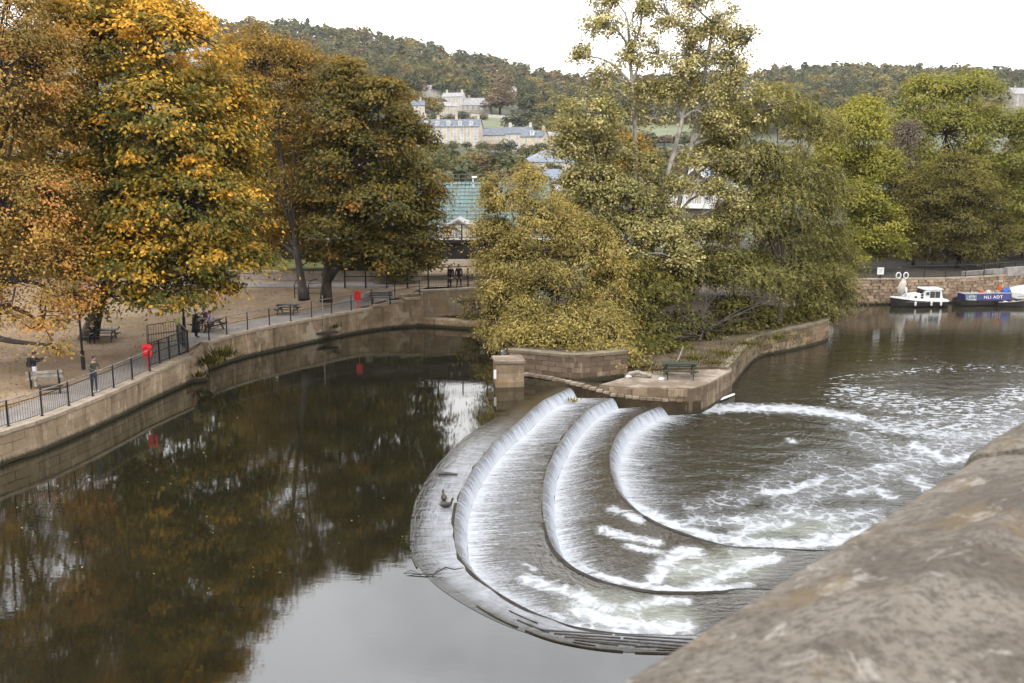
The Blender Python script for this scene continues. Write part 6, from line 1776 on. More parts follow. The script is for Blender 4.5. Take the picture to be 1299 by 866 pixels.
tree('beech_tree', 'olive brown tree in front of the tall yellow green crown', rb(1215, 103),
     [lob(1215, 215, 103, 3.0, 1.8), lob(1180, 250, 103, 2.6, 1.8), lob(1250, 250, 103, 2.8, 1.8), lob(1210, 280, 102, 3.6, 1.6), lob(1265, 290, 103, 2.2, 1.5), lob(1180, 305, 102, 2.2, 1.2), lob(1235, 312, 102, 2.8, 1.1), lob(1270, 315, 102.5, 1.8, .9), lob(1200, 325, 102, 1.8, .7), lob(1250, 326, 102, 1.8, .7), lob(1225, 240, 102, 3, 2)],
     BROWN, 'bark', n=42000, leaf=.21, clump=.9, per=55, trunk_r=.28, tint0=.48, tint_out=.25, tint_var=.3, gap=-.34, flatc=.35, tint_h=.2)
tree('beech_tree', 'narrow brown tree squeezed between the bright green and the olive brown trees', rb(1158, 105),
     [lob(1160, 240, 105, 1.6, 2.0), lob(1150, 275, 104, 1.8, 1.8), lob(1165, 300, 104, 1.9, 1.4), lob(1150, 318, 104, 1.4, .8)],
     BROWN, 'bark', n=11000, leaf=.24, clump=.8, per=50, trunk_r=.2, tint0=.45, tint_var=.3)
tree('ash_tree', 'grey brown half bare tree top between the two green crowns', rb(1150, 109),
     [lob(1150, 175, 109, 1.5, 2.0), lob(1145, 205, 108.5, 1.4, 1.6)], GREYTWIG, 'bark_grey', n=4500, leaf=.2, clump=.7, per=30, trunk_r=.18, tint0=.4, twigs=1.0, gap=-.6)
tree('plane_tree', 'yellow green tree cut off by the right edge of the picture', rb(1325, 108),
     [lob(1310, 200, 108, 2.8, 2.6), lob(1330, 160, 109, 3.2, 2.6), lob(1305, 260, 107, 2.6, 2.4), lob(1330, 250, 107, 3, 3), lob(1310, 300, 106, 2.2, 1.6)],
     YELLOWGREEN, 'bark', n=16000, leaf=.3, clump=1.0, per=55, trunk_r=.35, tint0=.4)
for i, (px, Y, r) in enumerate(((1080, 113, 3.0), (1120, 114, 3.0), (1162, 113, 3.0), (1205, 115, 3.0), (1250, 114, 3.2), (1295, 113, 3.2), (1335, 112, 3))):
    c = rb(px, Y)
    tree('hedge_shrub', 'dark shrub under the far bank trees, ' + ('behind the lime trunk', 'between the lime and the narrow brown tree', 'behind the narrow brown tree', 'behind the left of the olive brown tree', 'behind the right of the olive brown tree', 'behind the narrowboat', 'at the right edge of the picture')[i], c,
         [((c[0], Y, 2.4), (r, 1.4, 1.7), 1), ((c[0] + 1.2, Y, 3.6), (r * .7, 1.2, 1.3), 1), ((c[0] - 1.2, Y, 3.4), (r * .7, 1.2, 1.2), 1)], SHADEGREEN, n=2600, leaf=.42, clump=.8, per=40, trunk_r=.1, twigs=.1, tint0=.25, cat='shrub')
for i, px in enumerate((1178, 1198, 1225, 1262)):
    c = rb(px, 107 + i)
    t = thing('bare_trunk', ('slim pale trunk under the left part of the olive brown crown', 'dark slim trunk second from the left under the olive brown crown', 'pale trunk in the middle under the olive brown crown', 'trunk under the right part of the olive brown crown')[i], 'tree', c)
    mb = MB(); mb.tube([(0, 0, -.3), (.1, 0, 2), (.0, .1, 4), (.2, 0, 7)], [.2, .16, .13, .06], 7); mb.build('trunk', M['bark_pale'] if i % 2 == 0 else M['bark'], t)
for i, (px, py, Y, r) in enumerate(((1120, 320, 118, 5), (1180, 310, 121, 6), (1250, 310, 122, 6), (1310, 315, 118, 6))):
    c = atd(px, py, Y)
    tree('background_tree', ('dark tree deep behind the bright green tree', 'dark tree deep behind the narrow brown tree', 'dark tree deep behind the olive brown tree', 'dark tree deep behind at the right edge')[i], (c.x, Y, .9), [((c.x, Y, 4.5), (r, 3, 3.6), 1), ((c.x + 1, Y, 8), (r * .8, 3, 2.6), 1)], SHADEGREEN, n=4500, leaf=.5, clump=1.2, per=45, trunk_r=.3, twigs=.1, tint0=.3)

# ------------------------------------------------------------------ valley floor and the wooded hill
SKY_X = np.array([-900, 0, 225, 300, 380, 450, 520, 600, 650, 700, 760, 850, 960, 1000, 1100, 1200, 1299, 1500, 2200])
SKY_Y = np.array([60, 40, 42, 44, 45, 54, 68, 84, 94, 106, 112, 108, 102, 98, 97, 99, 104, 110, 125])
YN = np.array([100, 160, 300, 420, 520, 650, 950, 1050, 1500, 2600])
EN = np.array([0, 0, 0, .10, .36, .64, 1.0, 1.02, .6, .1])
def hill(X, Y):
    X = np.asarray(X, float); Y = np.asarray(Y, float)
    px = 649.5 + 1263 * X / np.maximum(Y * .983, 1)
    row = np.interp(px, SKY_X, SKY_Y) + 8
    e = np.interp(Y, YN, EN)
    zz = CAM_H + e * (195 - row) / 1263 * np.minimum(Y, 1050)
    flat = np.interp(Y, [100, 160, 300, 420], [.7, 2.0, 4.5, 9.0])
    k = ss(300, 430, Y)
    return flat * (1 - k) + zz * k
def terrain():
    ys = np.concatenate([np.linspace(104, 420, 40), np.linspace(430, 1100, 60), np.linspace(1130, 1300, 6)])
    ts = np.tan(np.radians(np.linspace(-58, 58, 150)))
    Yg, Tg = np.meshgrid(ys, ts, indexing='ij')
    X = Yg * Tg
    Z = hill(X, Yg) - .6
    V = np.column_stack([X.ravel(), Yg.ravel(), Z.ravel()])
    n = len(ts)
    j, i = np.meshgrid(np.arange(len(ys) - 1), np.arange(n - 1), indexing='ij')
    a = (j * n + i).ravel()
    tag(link('hillside', np_mesh('hillside', V, np.column_stack([a, a + 1, a + n + 1, a + n]), M['terrain'], None, True)), 'valley floor rising to a wooded hill', None, None, 'structure')
terrain()
def on_hill(px, Y):
    X = (px - 649.5) / 1263 * Y * .985
    return Vector((X, Y, float(hill(X, Y))))
def row_to_Y(px, row):
    """distance along the line of sight where the hill shows at this row of the photograph"""
    best = None
    for Y in np.arange(300, 1000, 4):
        p = on_hill(px, Y)
        r = to_px(p.x, p.y, p.z)[1]
        if best is None or abs(r - row) < best[0]: best = (abs(r - row), Y)
    return best[1]
def pasture(label, x0, x1, r0, r1):
    Yb, Yt = row_to_Y((x0 + x1) / 2, r1), row_to_Y((x0 + x1) / 2, r0)
    V = []
    n, m = 14, 10
    for j in range(m):
        for i in range(n):
            t = i / (n - 1); s = j / (m - 1)
            bx = x0 + (x1 - x0) * t + 6 * math.sin(s * 3 + t)
            p = on_hill(bx, Yb + (Yt - Yb) * s)
            V.append((p.x, p.y, p.z + .25))
    F = [(j * n + i, j * n + i + 1, (j + 1) * n + i + 1, (j + 1) * n + i) for j in range(m - 1) for i in range(n - 1)]
    tag(link('pasture', np_mesh('pasture', V, F, M['field'], None, True)), label, None, None, 'structure')
    return (x0, x1, Yb, Yt)
FIELDS = [pasture('green pasture below the hillside houses', 598, 668, 150, 164), pasture('green pasture behind the pale poplar trunks', 795, 905, 158, 180)]

HOUSES = []
def hill_house(name, label, px, row, w, dp, eave, ridge, rz, **kw):
    Y = row_to_Y(px, row)
    p = on_hill(px, Y)
    house(name, label, 'house', p, w, dp, eave, ridge, rz, **kw)
    HOUSES.append((px, Y, w * 1263 / Y / 2))
sc_ = lambda px_w, row, px: px_w / 1263 * row_to_Y(px, row)
hill_house('terrace_house', 'long cream three storey terrace with white dormers on the hillside', 572, 183, sc_(76, 183, 572), 11, 7.2, 10.2, R(-6), wall='cream', roof='slate', floors=3, bays=9, chim=(-.46, -.2, .1, .46), win_w=1.5, dormers=5, hip=False)
hill_house('terrace_house', 'cream end house joined at the left of the long terrace behind the maple', 534, 182, sc_(20, 182, 534), 10, 8.0, 10.6, R(4), wall='cream_pale', floors=3, bays=3, chim=(-.3, .3), win_w=1.3)
hill_house('villa', 'tall pale villa on the hillside left of the copper beech', 577, 137, 12, 9, 6.5, 8.8, R(-12), wall='cream_pale', roof='slate_pale', floors=3, bays=4, chim=(-.35, .4), win_w=1.2)
hill_house('villa', 'pale house with a broad stone roof below the villa', 567, 147, 10, 8, 5.2, 7.4, R(20), wall='cream', roof='slate_pale', floors=2, bays=3, chim=(.4,), win_w=1.2)
hill_house('cottage', 'wide low house with pale slated roofs directly left of the copper beech', 606, 141, 16, 9, 3.6, 7.6, R(-8), wall='grey_stone', roof='slate_pale', floors=1, bays=5, chim=(-.3, .42), win_w=1.2)
hill_house('cottage', 'grey roofed house highest on the left above the long terrace', 548, 122, 11, 8, 4, 6.5, R(8), wall='cream_pale', roof='slate_pale', floors=2, bays=3, chim=(-.42,), win_w=1.1)
hill_house('villa', 'narrow pale gabled house right of the copper beech', 652, 126, 8, 8, 6, 9, R(-10), wall='cream_pale', roof='slate_pale', floors=3, bays=2, chim=(), win_w=1.1, gable_front=True)
hill_house('villa', 'pale house half hidden at the far left of the hillside group', 527, 150, 10, 9, 6.5, 9, R(10), wall='cream_pale', roof='slate', floors=2, bays=2, chim=(-.4, .3), win_w=1.1)
hill_house('long_house', 'long low house with a dark slate roof right of the terrace', 628, 180, sc_(38, 180, 628), 8, 3.0, 5.6, R(-3), wall='cream', roof='slate', floors=1, bays=6, chim=(-.45,), win_w=1.0)
hill_house('town_house', 'pale terraced house with chimneys below the pasture', 660, 188, 10, 9, 6.0, 8.5, R(-15), wall='cream_pale', roof='slate', floors=2, bays=3, chim=(-.42, .42), win_w=1.1)
hill_house('town_house', 'pale house with one white dormer lower right of the terraced house', 678, 193, 9, 8, 6.0, 8.2, R(-18), wall='cream', roof='slate', floors=2, bays=2, chim=(.4,), win_w=1.1, dormers=1)
hill_house('town_house', 'small cream house near the left edge of the grey green poplar', 697, 190, 8, 8, 5, 7, R(5), wall='cream_pale', roof='slate_pale', floors=2, bays=2, chim=(), win_w=1.0)
hill_house('manor_house', 'pale stone manor house on the hill at the right edge', 1290, 137, 22, 12, 9, 13, R(10), wall='grey_stone', roof='slate_pale', floors=3, bays=4, chim=(-.3, .3), win_w=1.3)
hill_house('villa', 'pale roofed house peeping over the rusty tree on the ridge', 258, 76, 22, 11, 6, 10, R(4), wall='cream_pale', roof='slate_pale', floors=2, bays=4, chim=(), win_w=1.2)
# nearer buildings in the valley
def valley_house(label, px, top, Y, w, dp, eave, ridge, rz, **kw):
    p = atd(px, top, Y)
    house(kw.pop('name', 'house'), label, kw.pop('cat', 'house'), (p.x, Y, p.z - ridge), w, dp, eave, ridge, rz, sink=max(.5, p.z - ridge - 1), **kw)
    HOUSES.append((px, Y, w * 1263 / Y / 2))
valley_house('blue grey roofed building below the hillside houses', 695, 190, 260, 11, 9, 5.5, 8.5, R(30), wall='cream_pale', roof='slate_blue', floors=2, bays=3, chim=(), hip=True)
valley_house('blue roofed building nearer the river left of the grey green poplar', 704, 214, 190, 9, 8, 6, 8.4, R(-20), wall='cream_pale', roof='slate_blue', floors=2, bays=3, chim=(), hip=True)
valley_house('pale flat building just above the golden willow', 682, 234, 170, 9, 7, 3.6, 4.4, R(0), wall='cream', roof='slate_pale', floors=1, bays=3, chim=())
# boathouse-like house with balcony among the trees
p = atd(893, 268, 124)
bh = house('balcony_house', 'white gabled house with a railed balcony between the poplar trunks and the willow', 'house', (p.x, 124, 1.0), 6.4, 8, 7.4, 10.0, R(-28), wall='grey_stone', roof='slate_blue', floors=2, bays=2, chim=(), gable_front=True, win_w=1.2)
mb = MB(); mb.box((0, -4.7, 5.4), (6.3, 1.4, .5)); mb.build('balcony', M['white'], bh)
mb = MB()
for k in range(22): mb.box((-3.05 + k * .288, -5.3, 6.1), (.07, .06, .9))
mb.build('balusters', M['white'], bh)['kind'] = 'stuff'
mb = MB(); mb.box((0, -5.3, 6.6), (6.3, .1, .1)); mb.build('handrail', M['white'], bh)
mb = MB(); mb.bar((-3.5, -4.38, 7.1), (0, -4.38, 9.95), .08, .42); mb.bar((0, -4.38, 9.95), (3.5, -4.38, 7.1), .08, .42); mb.build('bargeboard', M['white'], bh)
# stone wall along the pasture
Yb = row_to_Y(632, 152)
fw = thing('field_wall', 'long pale stone wall above the pasture on the hillside', 'wall', on_hill(632, Yb))
pts = [on_hill(x, Yb + 6 + 10 * math.sin((x - 600) / 40)) for x in np.linspace(598, 672, 12)]
for k in range(11):
    mb = MB(); mb.bar(pts[k] + Vector((0, 0, .5)), pts[k + 1] + Vector((0, 0, .5)), .6, 1.9)
    mb.build('wall_section', M['cream_pale'], fw, -Vector(fw.location))

# large trees of the valley floor between the stand and the hillside houses
for i, (px, row, Y, w, mt, lab) in enumerate((
    (552, 190, 180, 4.5, 1, 'olive tree directly above the left end of the teal stand'), (585, 194, 186, 4.5, 1, 'pale olive tree above the middle of the teal stand'), (615, 192, 178, 3.6, 2, 'brownish tree right of the stand lamp poles'),
    (640, 190, 200, 4.2, 0, 'dark green tree below the town houses'), (662, 204, 172, 3.4, 3, 'yellowish tree behind the top of the golden willow'), (600, 188, 225, 5, 2, 'reddish brown tree just below the long terrace'),
    (560, 186, 235, 5, 0, 'dark green tree below the left part of the long terrace'), (520, 185, 190, 5, 0, 'dark green tree half behind the maple top'), (682, 214, 160, 2.8, 1, 'olive tree between the two blue roofs'),
    (725, 214, 175, 4, 0, 'dark green tree behind the broad poplar crown'), (640, 214, 160, 3.0, 4, 'grey brown tree behind the golden willow'), (840, 200, 180, 5, 1, 'olive tree seen between the pale poplar trunks'),
    (890, 200, 185, 5, 2, 'reddish bush like tree right of the pale poplar trunks'), (780, 205, 190, 5, 1, 'olive tree behind the orange leaved tree'), (960, 170, 190, 6, 0, 'dark tree behind the top of the weeping willow'), (1040, 160, 180, 6, 1, 'olive tree behind the right side of the weeping willow'),
    (700, 206, 215, 3.5, 1, 'olive tree beside the upper blue roof'), (655, 196, 240, 4, 1, 'olive tree below the right end of the terraces'))):
    p = atd(px, row, Y); z0 = float(hill(p.x, Y)); h = p.z - z0
    tree('valley_tree', lab, (p.x, Y, z0), [((p.x, Y, z0 + h * .66), (w * .75, w * .7, h * .32), 1), ((p.x - w * .4, Y, z0 + h * .42), (w * .7, w * .6, h * .3), 1), ((p.x + w * .4, Y - .5, z0 + h * .4), (w * .7, w * .6, h * .28), 1), ((p.x + .5, Y - 1, z0 + h * .2), (w * .85, w * .6, h * .2), 1)],
         (HILL_A, HILL_B, HILL_C, HILL_D, GREYTWIG)[mt], n=6500, leaf=.5, clump=.9, per=40, trunk_r=.3, twigs=.1, tint0=.5, tint_out=.25, tint_var=.35)
# hill trees: shared crowns, the largest 290 as things, the rest as one wood
def crown_mesh(name, n, mat, kind, leaf):
    g = np.random.default_rng(abs(hash(name)) % 1000 if False else sum(map(ord, name)))
    if kind == 'round': L = [((0, 0, .60), (.40, .40, .36)), ((.16, .1, .46), (.32, .3, .28)), ((-.18, -.05, .5), (.3, .3, .3)), ((.02, -.15, .42), (.33, .3, .26))]
    elif kind == 'tall': L = [((0, 0, .70), (.22, .22, .28)), ((.06, .02, .45), (.28, .27, .3)), ((-.08, -.04, .36), (.27, .26, .24))]
    elif kind == 'cone': L = [((0, 0, .82), (.1, .1, .18)), ((0, 0, .6), (.17, .17, .22)), ((0, 0, .36), (.25, .25, .24))]
    else: L = [((-.2, 0, .42), (.34, .34, .28)), ((.22, .05, .46), (.34, .32, .3)), ((0, -.1, .56), (.32, .3, .26))]
    P, O, T = [], [], []
    for c, r in L:
        m = n // len(L)
        d = g.normal(0, 1, (m, 3)); d /= np.linalg.norm(d, axis=1)[:, None]; d[:, 2] = np.where(d[:, 2] < -.5, -d[:, 2], d[:, 2])
        q = np.array(c) + d * np.array(r) * (.72 + .3 * g.random(m))[:, None]
        q += .04 * np.stack([np.sin(q[:, 1] * 17), np.sin(q[:, 2] * 19 + 1), np.sin(q[:, 0] * 18)], 1)
        P.append(q); O.append(d); T.append(.5 + .22 * np.sin(q[:, 0] * 14 + q[:, 2] * 9) + g.normal(0, .14, m))
    P, O, T = np.vstack(P), np.vstack(O), np.concatenate(T)
    return leaf_geo(P, O, leaf * (.7 + .6 * g.random(len(P))), np.clip(T, 0, 1), aspect=.8, rg=g)
KINDS = [('oak_tree', 'round', HILL_A, 'dark green round crowned tree among the woods of the hillside'), ('lime_tree', 'round', HILL_B, 'olive green round crowned tree among the woods of the hillside'),
         ('ash_tree', 'tall', HILL_B, 'olive green upright tree among the woods of the hillside'), ('beech_tree', 'wide', HILL_C, 'russet brown spreading tree among the woods of the hillside'),
         ('poplar_tree', 'tall', HILL_D, 'yellowing upright tree among the woods of the hillside'), ('fir_tree', 'cone', HILL_A, 'dark pointed conifer among the woods of the hillside'), ('sycamore_tree', 'wide', HILL_A, 'dark green spreading tree among the woods of the hillside'), ('birch_tree', 'round', HILL_D, 'yellowing round crowned tree among the woods of the hillside')]
KW = np.array([.25, .22, .12, .12, .05, .06, .12, .06]); KW /= KW.sum()
hi = [crown_mesh('h%d' % k, 900, None, kd[1], .085) for k, kd in enumerate(KINDS)]
loq = [crown_mesh('l%d' % k, 150, None, kd[1], .18) for k, kd in enumerate(KINDS)]
hi_me = []
for (V, F, T), kd in zip(hi, KINDS):
    mb = MB(); mb.tube([(0, 0, -.08), (.01, 0, .3), (0, 0, .6)], [.035, .025, .01], 5)
    n0 = len(V)
    V2_ = np.vstack([V, np.array(mb.v)]); T2 = np.concatenate([T, np.zeros(len(mb.v))])
    tri = []
    for q in mb.f:
        for i in range(1, len(q) - 1): tri.append((q[0] + n0, q[i] + n0, q[i + 1] + n0))
    me = np_mesh(kd[0], V2_, np.vstack([F, np.array(tri)]), [kd[2], M['bark']], {'tint': T2})
    mi = np.zeros(len(me.polygons), dtype=np.int32); mi[len(F):] = 1
    me.polygons.foreach_set('material_index', mi)
    hi_me.append(me)
cand = []
g = np.random.default_rng(21)
def blocked(px, Y, r=0):
    for x0, x1, ya, yb in FIELDS:
        if x0 - 4 < px < x1 + 4 and ya - 22 < Y < yb + 2: return True
    for hx, hy, hw in HOUSES:
        if abs(px - hx) < hw + 3 and -34 < Y - hy < 12: return True
    return False
Yv = 150.0
while Yv < 1010:
    step = np.interp(Yv, [150, 300, 420, 700, 1000], [9, 11, 12, 15, 17])
    X0, X1 = (-250 - 649.5) / 1263 * Yv, (1600 - 649.5) / 1263 * Yv
    if Yv > 420: X0 = (170 - 649.5) / 1263 * Yv; X1 = (1345 - 649.5) / 1263 * Yv
    else: X0 = (505 - 649.5) / 1263 * Yv; X1 = (1345 - 649.5) / 1263 * Yv
    for X in np.arange(X0, X1, step * 1.05):
        x = X + g.normal(0, step * .35); y = Yv + g.normal(0, step * .35)
        px = 649.5 + 1263 * x / (y * .985)
        if y < 420 and g.random() < .25: continue
        if blocked(px, y): continue
        h = g.uniform(10, 18) * (1.0 if y > 500 else .72)
        z = float(hill(x, y))
        if y < 420:
            top_row = np.interp(px, [500, 560, 620, 700, 740], [186, 186, 194, 205, 200])
            lim = float(atd(px, top_row, y).z) - z
            if px < 740: h = min(h, lim + g.normal(0, .5))
            if h < 3.5: continue
        # keep the view of the houses open
        hide = False
        for hx, hy, hw in HOUSES:
            if abs(px - hx) < hw + 2 and 0 < hy - y < 190:
                r_top = to_px(x, y, z + h)[1]
                hp = on_hill(hx, hy) if hy > 300 else Vector((0, hy, 6))
                r_base = to_px(hp.x, hp.y, hp.z)[1]
                if r_top < r_base - 5: hide = True
        for x0, x1, ya, yb in FIELDS:
            if x0 - 3 < px < x1 + 3 and 0 < ya - y < 120:
                hp = on_hill(px, ya)
                if to_px(x, y, z + h)[1] < to_px(hp.x, hp.y, hp.z)[1] - 2: hide = True
        if hide: continue
        cand.append((x, y, z, h, px))
    Yv += step * .95
def visible(c):
    x, y, z, h, px = c
    r = to_px(x, y, z + h)[1]
    if px < 215 or px > 1305: return False
    prof = np.interp(px, [215, 260, 300, 345, 400, 440, 480, 520, 540, 560, 700, 735, 800, 900, 960, 1010, 1060, 1130, 1200, 1290], [40, 80, 90, 48, 75, 70, 100, 160, 230, 260, 200, 160, 190, 190, 130, 130, 135, 110, 95, 110])
    return r < prof
vis = [c for c in cand if visible(c)]
hid = [c for c in cand if not visible(c)]
vis.sort(key=lambda c: -c[3] / c[1])
def kind_of(c):
    if abs(c[4] - 632) < 9 and 100 < to_px(*c[:3])[1] < 150: return 3
    return int(np.searchsorted(np.cumsum(KW), g.random() * .999))
for c in vis[:285]:
    k = kind_of(c)
    nm, sh, mt, lab = KINDS[k]
    s = c[3] * (1.0 if sh != 'wide' else .95)
    o = link(nm, hi_me[k], None, c[:3], (0, 0, g.random() * 6.28), (s * g.uniform(.95, 1.25), s * g.uniform(.95, 1.25), s))
    tag(o, lab, 'tree', lab.replace(' tree among', ' trees among').replace('conifer among', 'conifers among'))
# landmark: the copper beech and two garden trees between the houses
def landmark(nm, kd, px, row, h, wd, lab, mat_k):
    p = on_hill(px, row_to_Y(px, row))
    if h < 10: p.z -= .22 * h
    o = link(nm, hi_me[mat_k], None, p, (0, 0, 1.3 + px), (h * wd * 1.15, h * wd * 1.15, h))
    tag(o, lab, 'tree')
landmark('beech_tree', 0, 634, 146, 15, 1.25, 'large dark copper beech beside the pale hillside houses', 3)
landmark('lime_tree', 0, 552, 151, 12, .9, 'yellow green garden tree above the left end of the long terrace', 7)
landmark('oak_tree', 0, 690, 170, 16, 1.3, 'broad dark tree right of the green pasture', 6)
landmark('oak_tree', 0, 655, 172, 12, 1.1, 'dark tree standing at the right foot of the green pasture', 0)
for k, (nm, px, row, h, wd, mk, lab) in enumerate((
    ('oak_tree', 540, 189, 5.0, 1.2, 0, 'dark bushy tree before the end house left of the terrace'), ('oak_tree', 557, 188, 4.3, 1.3, 6, 'dark rounded tree before the left half of the terrace'), ('lime_tree', 575, 190, 5.0, 1.3, 1, 'olive tree before the middle of the terrace'),
    ('oak_tree', 592, 188, 3.7, 1.2, 0, 'dark tree before the right half of the terrace'), ('lime_tree', 612, 190, 5.0, 1.3, 1, 'olive tree before the long low house'), ('beech_tree', 628, 192, 5.0, 1.4, 3, 'brownish tree before the slate roof of the long low house'),
    ('oak_tree', 643, 193, 7, 1.2, 0, 'dark tree at the left of the terraced house with chimneys'), ('lime_tree', 668, 198, 6, 1.3, 1, 'olive tree before the pale house with one dormer'), ('oak_tree', 688, 196, 7, 1.2, 6, 'dark tree between the dormer house and the small cream house'),
    ('oak_tree', 588, 152, 6, 1.2, 0, 'dark garden tree between the villa and the wide low house'), ('lime_tree', 590, 132, 8, .9, 7, 'yellowish garden tree behind the wide low house'), ('oak_tree', 560, 137, 9, 1.1, 6, 'dark garden tree left of the tall villa'), ('oak_tree', 572, 155, 6, 1.3, 0, 'low dark tree below the broad stone roof'),
    ('oak_tree', 818, 183, 8, 1.3, 0, 'dark tree at the foot of the pasture between the pale trunks'), ('lime_tree', 868, 184, 8, 1.4, 1, 'olive tree at the foot of the pasture right of the pale trunks'), ('beech_tree', 842, 182, 6, 1.5, 3, 'brownish tree at the foot of the pasture behind the leaning trunk'), ('lime_tree', 612, 152, 5, 1.5, 1, 'low olive bush line below the wide low house'), ('oak_tree', 540, 140, 9, 1.2, 0, 'dark tree below the highest grey roofed house'), ('lime_tree', 665, 138, 9, 1.1, 7, 'yellowish tree right of the narrow gabled house'))):
    landmark(nm, 0, px, row, h, wd, lab, mk)
Vs, Fs, Ts, Ms = [], [], [], []
nv = 0
rest = vis[285:] + [c for c in hid if g.random() < .18]
for c in rest:
    k = kind_of(c)
    V, F, T = loq[k]
    a = g.random() * 6.28; s = c[3]; w = s * g.uniform(.95, 1.3)
    R_ = np.array([[math.cos(a) * w, -math.sin(a) * w, 0], [math.sin(a) * w, math.cos(a) * w, 0], [0, 0, s]])
    Vs.append(V @ R_.T + np.array(c[:3])); Fs.append(F + nv); Ts.append(T + g.normal(0, .1)); Ms.append(np.full(len(F), {'oak_tree': 0, 'fir_tree': 0, 'sycamore_tree': 0, 'lime_tree': 1, 'ash_tree': 1, 'beech_tree': 2, 'poplar_tree': 3, 'birch_tree': 3}[KINDS[k][0]]))
    nv += len(V)
me = np_mesh('woodland', np.vstack(Vs), np.vstack(Fs), [HILL_A, HILL_B, HILL_C, HILL_D], {'tint': np.clip(np.concatenate(Ts), 0, 1)})
me.polygons.foreach_set('material_index', np.concatenate(Ms).astype(np.int32))
tag(link('woodland', me), 'dense mixed woodland covering the rest of the hill', None, None, 'stuff')
print('hill trees', len(vis), len(hid), 'leaves', sum(len(o.data.polygons) for o in scene.objects if o.type == 'MESH' and o.name.startswith('crown')))

# ------------------------------------------------------------------ parapet in the foreground
def parapet_mat():
    t = NT('lichened_parapet_stone')
    p = t.pos()
    a = t.noise(p, 3.0, 6, .65, .4); b = t.noise(p, 48, 6, .75); c_ = t.noise(p, 210, 4, .7); d = t.noise(p, 9, 7, .75, .8)
    c = t.mix(t.rng(a, .36, .64), (.205, .172, .134), (.108, .087, .065))
    c = t.mix(t.rng(b, .44, .62, 0, .68), c, (.055, .043, .033))
    c = t.mix(t.rng(d, .56, .66, 0, .7), c, (.34, .3, .25))
    l = t.noise(p, 4.5, 6, .7, .5)
    c = t.mix(t.math('MULTIPLY', t.rng(l, .54, .68, 0, .8), t.rng(b, .35, .6)), c, (.17, .115, .05))
    c = t.mix(t.rng(c_, .58, .72, 0, .6), c, (.07, .055, .045))
    h = t.math('ADD', t.math('MULTIPLY', b, .8), t.math('MULTIPLY', c_, .35))
    t.bsdf(c, .92, t.bump(h, 1.0, .012), .15)
    return t.mat
M['parapet'] = parapet_mat()
ZC = 11.62
e0, e1 = at(818, 868, ZC), at(1245, 590, ZC)
du = (e1 - e0).normalized(); dn = Vector((du.y, -du.x, 0))       # dn points back over the wall, away from the river
Lj = (e1 - e0).length
par = thing('parapet', 'weathered lichened stone parapet with ridged coping in the near right corner', 'parapet', e0 + du * 1.0 + dn * .3 - Vector((0, 0, 1.0)))
inv = -Vector(par.location)
prof = [(.05, -.34), (.02, -.33), (-.035, -.30), (-.04, -.2), (-.035, -.12), (-.01, -.055), (.03, -.015), (.08, .005), (.14, .025), (.2, .045), (.27, .07), (.31, .088), (.335, .09), (.36, .078), (.45, .068), (.52, .06), (.6, .045), (.68, .03), (.76, .0), (.8, -.06), (.81, -.2), (.8, -.33)]
def dense(pr, st=.02):
    out = []
    for (a, b), (c, d) in zip(pr[:-1], pr[1:]):
        n = max(1, int(math.hypot(c - a, d - b) / st))
        for k in range(n): out.append((a + (c - a) * k / n, b + (d - b) * k / n))
    return out + [pr[-1]]
PD_ = dense(prof)
def coping(s0, s1, dz, ds, seed):
    n = max(8, int((s1 - s0) / .03)); m = len(PD_)
    V = []
    for i in range(n + 1):
        s = s0 + (s1 - s0) * i / n
        endr = min(1, min(i, n - i) / 1.5)
        for a, z in PD_:
            q = Vector((s * 1.0, a, z * 2))
            k = mnoise.fractal(q * 3.5 + Vector((seed, 0, 0)), .9, 2.0, 4) * .009 + mnoise.fractal(q * 16 + Vector((seed, 3, 0)), .9, 2.0, 3) * .005
            av = a + (.012 if endr < 1 and a < 0 else 0) + ds
            p = e0 + du * s + dn * (av + k * (.6 if a < .05 else .2)) + Vector((0, 0, z + dz + k - (1 - endr) * .014))
            V.append(p + inv)
    F = [(i * m + j, i * m + j + 1, (i + 1) * m + j + 1, (i + 1) * m + j) for i in range(n) for j in range(m - 1)]
    mb = MB(); mb.add(V, F); mb.add([V[j] for j in range(m)], [tuple(range(m))]); mb.add([V[n * m + j] for j in range(m)], [tuple(range(m - 1, -1, -1))])
    me = mb.mesh('coping_stone', M['parapet'], True)
    o = link('coping_stone', me, par)
    me.flip_normals() if me.polygons[len(F) // 2].normal.z < 0 else None
coping(-2.2, Lj - .004, .042, -.03, 1)
coping(Lj + .004, Lj + 1.5, .058, -.045, 20)
s = Lj + 1.508
for k in range(12):
    coping(s, s + 1.5, .05 + .01 * (k % 2), -.04, 40 + k * 9); s += 1.508
mb = MB()
q0, q1 = e0 - du * 2.2, e0 + du * 60
for zz0, zz1, in ((-3, 11.3),):
    a, b, c, d = q0 + dn * .06, q1 + dn * .06, q1 + dn * .7, q0 + dn * .7
    mb.prism([a, b, c, d], zz0, zz1)
mb.build('wall_face', M['cream'], par, inv)
mb = MB()
a, b, c, d = q0 + dn * .72, q1 + dn * .72, q1 + dn * 9, q0 + dn * 9
mb.prism([a, b, c, d], -3, 10.75)
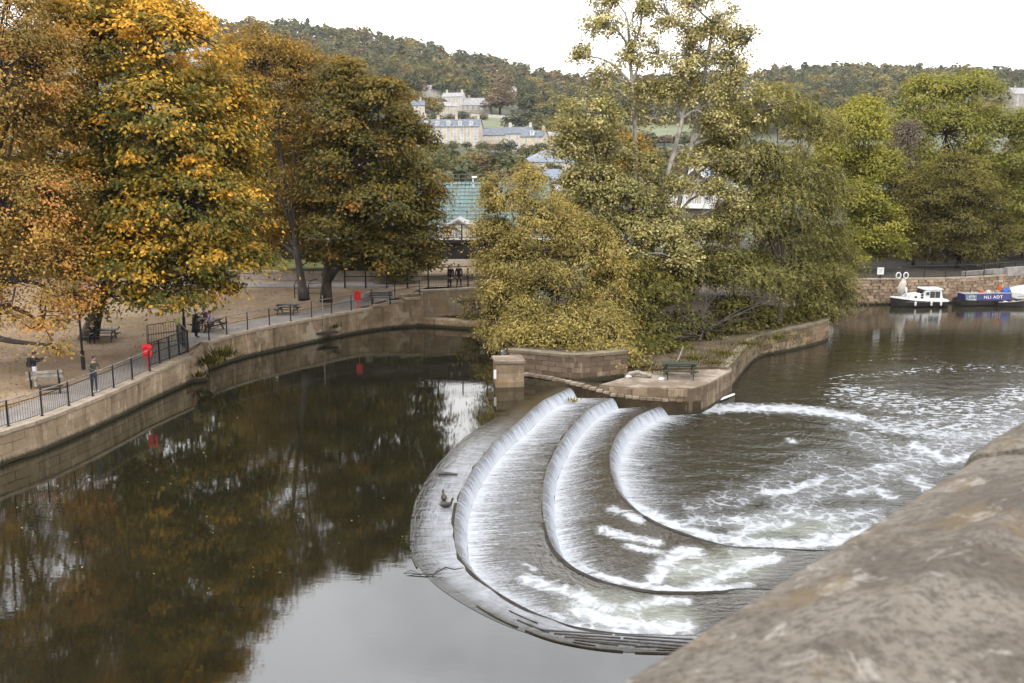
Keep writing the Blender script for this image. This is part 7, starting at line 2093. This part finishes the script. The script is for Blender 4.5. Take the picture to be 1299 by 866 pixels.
tag(mb.build('pavement', M['concrete']), 'pavement behind the parapet', None, None, 'structure')

# ------------------------------------------------------------------ fallen leaves and floating specks
def scatter_leaves(name, pts, size, mat, label):
    P = np.array(pts); n = len(P)
    V, F, T = leaf_geo(P, np.tile([0, 0, .2], (n, 1)) + rng.normal(0, .3, (n, 3)), size * (.6 + .8 * rng.random(n)), rng.random(n), flat=.12, fold=.5, droop=0)
    o = link(name, np_mesh(name, V, F, mat, {'tint': T}))
    tag(o, label, None, None, 'stuff')
pts = []
while len(pts) < 6500:
    x, y = rng.uniform(-40, -8), rng.uniform(40, 76)
    d = np.linalg.norm(PA - np.array([x, y]), axis=1).min(); d2 = np.linalg.norm(PB - np.array([x, y]), axis=1).min()
    k = min(d, d2)
    side = PA if d < d2 else PB
    i = int(np.argmin(np.linalg.norm(side - np.array([x, y]), axis=1)))
    nn = normals(side)[i]
    if (np.array([x, y]) - side[i]) @ nn < .6: continue
    if k < 2.6 and rng.random() < .8: continue
    pts.append((x, y, G(y) + .02))
scatter_leaves('fallen_leaves', pts, .10, ORANGE, 'brown fallen leaves littering the left bank')
pts = []
while len(pts) < 80:
    px, py = rng.uniform(20, 560), rng.uniform(470, 760)
    p = at(px, py, 0)
    if py < 600 - .55 * px + 40: continue
    pts.append((p.x, p.y, .004))
scatter_leaves('floating_leaves', pts, .065, POPLAR, 'pale leaves floating on the still river')

# ------------------------------------------------------------------ thin autumn haze
hm = bpy.data.materials.new('autumn_haze'); hm.use_nodes = True
nt = hm.node_tree; nt.nodes.clear()
o_ = nt.nodes.new('ShaderNodeOutputMaterial'); pv = nt.nodes.new('ShaderNodeVolumePrincipled')
pv.inputs['Color'].default_value = (.97, .97, .98, 1); pv.inputs['Density'].default_value = .00007; pv.inputs['Anisotropy'].default_value = .2
nt.links.new(pv.outputs[0], o_.inputs['Volume'])
mb = MB(); mb.box((0, 640, 69), (4600, 1400, 145))
hz_ = mb.build('haze', hm)
tag(hz_, 'thin pale autumn haze in the valley air', None, None, 'stuff')
